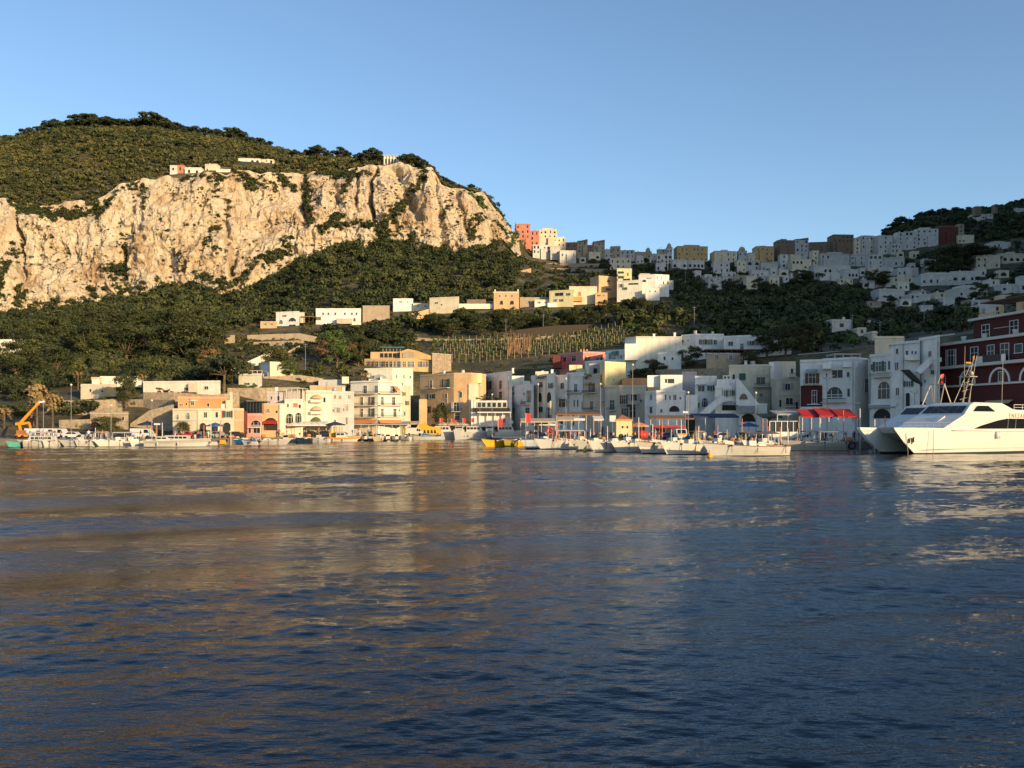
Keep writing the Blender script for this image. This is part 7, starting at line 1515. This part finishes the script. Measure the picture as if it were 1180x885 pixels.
rwall([(455, 352, 388), (530, 350, 391), (600, 348, 389), (700, 346, 383)], 2, 'thin stone kerb wall at the top of the vineyard'); rwall([(520, 316, 424), (620, 312, 427)], 3, 'brown earth wall at the foot of the vineyard')
rwall([(440, 392, 372), (475, 394, 361), (494, 396, 356)], 5, 'sandy bank wall climbing to the pale yellow villa', 'peach')
rwall([(1060, 205, 389), (1100, 200, 384)], 5, 'low grey wall behind the red hotel', 'grey'); rwall([(920, 214, 408), (960, 208, 405), (1008, 205, 402)], 3.2, 'weathered wall behind the glazed arch house', 'grey'); rwall([(755, 222, 426), (800, 214, 425), (845, 206, 424)], 4, 'ochre wall running above the stair house', 'stone')
# vineyard: rows of vines and their poles on the sunny terraces
rv = np.random.default_rng(44); cx = []; cy_ = []; cz = []; cr = []; pv = MB()
rows_ = [(500+4*k, 724-2*k, 318+k*4.6) for k in range(7)]
for k in range(7):
    Yr = 314+k*5.2
    for px in np.arange(498, 726, 1.15):
        if fbm(px/9, k*1.0, 0, 2) < -.28: continue
        Y_ = Yr+rv.normal(0, .5); cx.append(X(px, Y_)); cy_.append(Y_); cz.append(gnd(px, Y_)+rv.uniform(.6, 2.0)); cr.append(rv.uniform(.45, .95))
cx, cy_, cz, cr = map(np.array, (cx, cy_, cz, cr)); Q = crowns(cx, cy_, cz, cr, 1.1, 26, rv, 4, .5)
o = link('vineyard_vines', foliage_mesh('vineyard_vines', Q, np.repeat(rv.uniform(0, 1, len(cx)), 26), VINE)); o['kind'] = 'stuff'
q = MB(); q.bar((0, 0, -.5), (0, 0, 3.6), .13, mat('vine_pole', (.42, .34, .24), .9), .1); VP = q.mesh('vine_pole'); k = 0
for r_ in range(5):
    for px in np.arange(505+r_*3, 720, 8.0): 
        Y_ = 313+r_*7.0; o = link('vine_pole', VP, None, (X(px, Y_), Y_, gnd(px, Y_))); tag(o, f'thin chestnut pole, {ordn(k-r0_) if 0 else ordn(int((px-505-r_*3)//8))} from the left in vineyard row {("one", "two", "three", "four", "five")[r_]}', 'pole', 'vineyard poles')
o = thing('cane_stack', 'tall bundle of dry reddish canes leaning in the vineyard', 'cane stack', (X(598, 318), 318, gnd(598, 318))); q = MB(); rr_ = random.Random(4)
for i in range(90): x = rr_.uniform(-4, 4); q.bar((x, rr_.uniform(-.6, .6), -.5), (x+rr_.uniform(-.8, .8), rr_.uniform(-.2, .6), rr_.uniform(5, 8.5)), .16, mat('dry_cane', (.34, .19, .10), .95, .3, 2), .06)
q.build('canes', o)
# telegraph poles
for i, (px, Y, h) in enumerate(((1065, 250, 9), (982, 262, 8), (1014, 250, 5), (800, 330, 9), (875, 330, 8), (626, 355, 9), (583, 352, 8), (790, 470, 11), (352, 272, 9), (327, 262, 11), (250, 232, 8))):
    q = MB(); q.bar((0, 0, -1), (0, 0, h), .2, METL, .13, n=6); q.bar((-.7, 0, h-.6), (.7, 0, h-.6), .1, METL); q.bar((-.5, 0, h-1.3), (.5, 0, h-1.3), .08, METL); o = q.build('utility_pole', None, (X(px, Y), Y, gnd(px, Y))); tag(o, f'slim grey utility pole standing {("behind the white tower house", "left of the yellow-lit shed", "above the cream block", "in the shaded vineyard", "behind the flat white villa", "at the dark screened wall", "left of the dark screened wall", "in the dark wood below the town", "right of the bright green pine", "beside the house with the blue-grey side", "beside the dark spreading tree")[i]}', 'pole')
# flowering climbers and pots on the plant terrace
bush('potted_shrubs', 'row of potted shrubs along the plant terrace', 566, 238.5, 4.5, 1.0, LEAF, 14, Z(461.5, 238.5)); bush('creeper', 'trailing green creeper at the tan house roof edge', 676, 219.5, 1.0, 1.2, BRIGHT, 5, Z(437, 219.5))
bush('shrub', 'dark bank of shrubs behind the pink house', 640, 290, 4, 2.5, LEAF, 9); bush('shrub', 'reddish brown shrubs under the white houses', 745, 219, 5, 2.6, DRY, 8); bush('bamboo', 'pale flowering shrub above the glazed restaurant', 470, 318, 5, 3, MAQ, 10)
SKY_EL, SKY_DUST, SKY_OZ, SKY_STR = 14, 0.6, 2.7, 0.15
SUN_STR, SUN_COL, EXPO = 4.5, (1.0, 0.74, 0.41), 0.5
WB1, WB2, WAMP, SWELL = 0.045, 0.012, 0.0026, 1.5
# ================================================================== WATER, SKY, SUN, CAMERA
def water_mat():
    m, nt, b = newmat('sea_water')
    geo = nt.nodes.new('ShaderNodeNewGeometry')
    b.inputs['Base Color'].default_value = (0.0015, 0.007, 0.018, 1); b.inputs['Specular IOR Level'].default_value = 0.43
    b.inputs['Roughness'].default_value = 0.015; b.inputs['IOR'].default_value = 1.333
    mp = N(nt, 'ShaderNodeMapping'); mp.inputs['Scale'].default_value = (0.42, 1.3, 1)
    mp.inputs['Rotation'].default_value = (0, 0, -0.22)
    nt.links.new(geo.outputs['Position'], mp.inputs[0])
    n1 = N(nt, 'ShaderNodeTexNoise', Scale=1.6, Detail=5.0, Roughness=0.6)
    n2 = N(nt, 'ShaderNodeTexNoise', Scale=7.0, Detail=3.0, Roughness=0.6)
    for n in (n1, n2): nt.links.new(mp.outputs[0], n.inputs['Vector'])
    b1 = N(nt, 'ShaderNodeBump', Strength=1.0, Distance=WB1)
    b2 = N(nt, 'ShaderNodeBump', Strength=1.0, Distance=WB2)
    nt.links.new(n1.outputs[0], b1.inputs['Height']); nt.links.new(n2.outputs[0], b2.inputs['Height'])
    nt.links.new(b1.outputs[0], b2.inputs['Normal']); nt.links.new(b2.outputs[0], b.inputs['Normal'])
    return m
WATER = water_mat()
nrw, ncw = 1000, 640
wy = 4.5*np.exp(np.linspace(0, math.log(360/4.5), nrw)); wu = np.linspace(-1.0, 1.0, ncw)
WU, WY = np.meshgrid(wu, wy); WX = WU*WY
WZ = np.zeros_like(WX)
rw = np.random.default_rng(5)
patch = np.clip(0.75+1.5*fbm(WX/16+WY/30, WY/7-WX/22, 0*WX, 3), 0.12, 1.7)     # wind patches and slicks
calm = 0.75+1.0*np.clip((WY-14)/50, 0, 1)     # calmer in the lee near the boat
for i in range(80):
    lam = 0.2*math.exp(rw.uniform(0, 2.6)); th = rw.normal(-0.2, 0.5)
    k = 2*pi/lam; amp = WAMP*lam**0.66*rw.uniform(0.5, 1.3)
    fade = np.clip((lam/(WY*0.0044)-2)/3, 0, 1)
    WZ += calm*patch*fade*amp*np.sin(k*(WX*sin(th)+WY*cos(th))+rw.uniform(0, 6.28)+0.6*fbm(WX/12, WY/12, 0*WX+i, 1))
for lam, th, amp in ((4.2, -.5, .004), (5.5, -.35, .009), (7.5, -.42, .024), (9.5, -.25, .04), (13, -.33, .05), (17, -.12, .05), (24, -.2, .05)):     # long low swell and old wakes
    WZ += SWELL*amp*np.sin(2*pi/lam*(WX*sin(th)+WY*cos(th))+3.0*fbm(WX/30, WY/22, 0*WX+lam, 2))*(0.6+0.8*np.clip(fbm(WX/35, WY/20, 0*WX+lam*2, 2)+.4, 0, 1))
Vw = np.stack([WX.ravel(), WY.ravel(), WZ.ravel()], 1); Fw = grid_faces(nrw, ncw)
bigp = np.array([(-4000, -3000, -0.45), (4000, -3000, -0.45), (4000, 6000, -0.45), (-4000, 6000, -0.45)])
Fw = np.vstack([Fw, [[len(Vw), len(Vw)+1, len(Vw)+2, len(Vw)+3]]]); Vw = np.vstack([Vw, bigp])
link('sea_water', np_mesh('sea_water', Vw, Fw, WATER, smooth=True), kind='structure')

w = bpy.data.worlds.new('World'); scene.world = w; w.use_nodes = True
nt = w.node_tree; bg = nt.nodes['Background']
sky = nt.nodes.new('ShaderNodeTexSky'); sky.sky_type = 'NISHITA'; sky.sun_disc = False
sky.sun_elevation = radians(SKY_EL); sky.sun_rotation = radians(180)-A
sky.air_density = 1.0; sky.dust_density = SKY_DUST; sky.ozone_density = SKY_OZ; sky.altitude = 0
nt.links.new(sky.outputs[0], bg.inputs[0]); bg.inputs[1].default_value = SKY_STR
L = bpy.data.lights.new('sun', 'SUN'); L.energy = SUN_STR; L.angle = radians(0.55); L.color = SUN_COL
so = bpy.data.objects.new('sun', L); COL.objects.link(so)
sd = Vector((sin(A)*cos(EL), -cos(A)*cos(EL), sin(EL)))
so.rotation_euler = sd.to_track_quat('Z', 'Y').to_euler(); so.location = (200, -100, 150)
cd = bpy.data.cameras.new('camera'); cam = bpy.data.objects.new('camera', cd); COL.objects.link(cam)
cam.location = (0, 0, HC); cam.rotation_euler = (radians(90), 0, 0)
cd.sensor_width = 36; cd.lens = 36*F/1180; cd.shift_y = 47.5/1180; cd.clip_start = 0.1; cd.clip_end = 20000
scene.camera = cam
vs = scene.view_settings; vs.view_transform = 'Standard'; vs.look = 'None'; vs.gamma = 1; vs.exposure = EXPO
vs.use_curve_mapping = False
scene.render.engine = 'CYCLES'
cy = scene.cycles; cy.max_bounces = 5; cy.diffuse_bounces = 2; cy.glossy_bounces = 3; cy.transmission_bounces = 2
cy.use_denoising = True; cy.caustics_reflective = False; cy.caustics_refractive = False
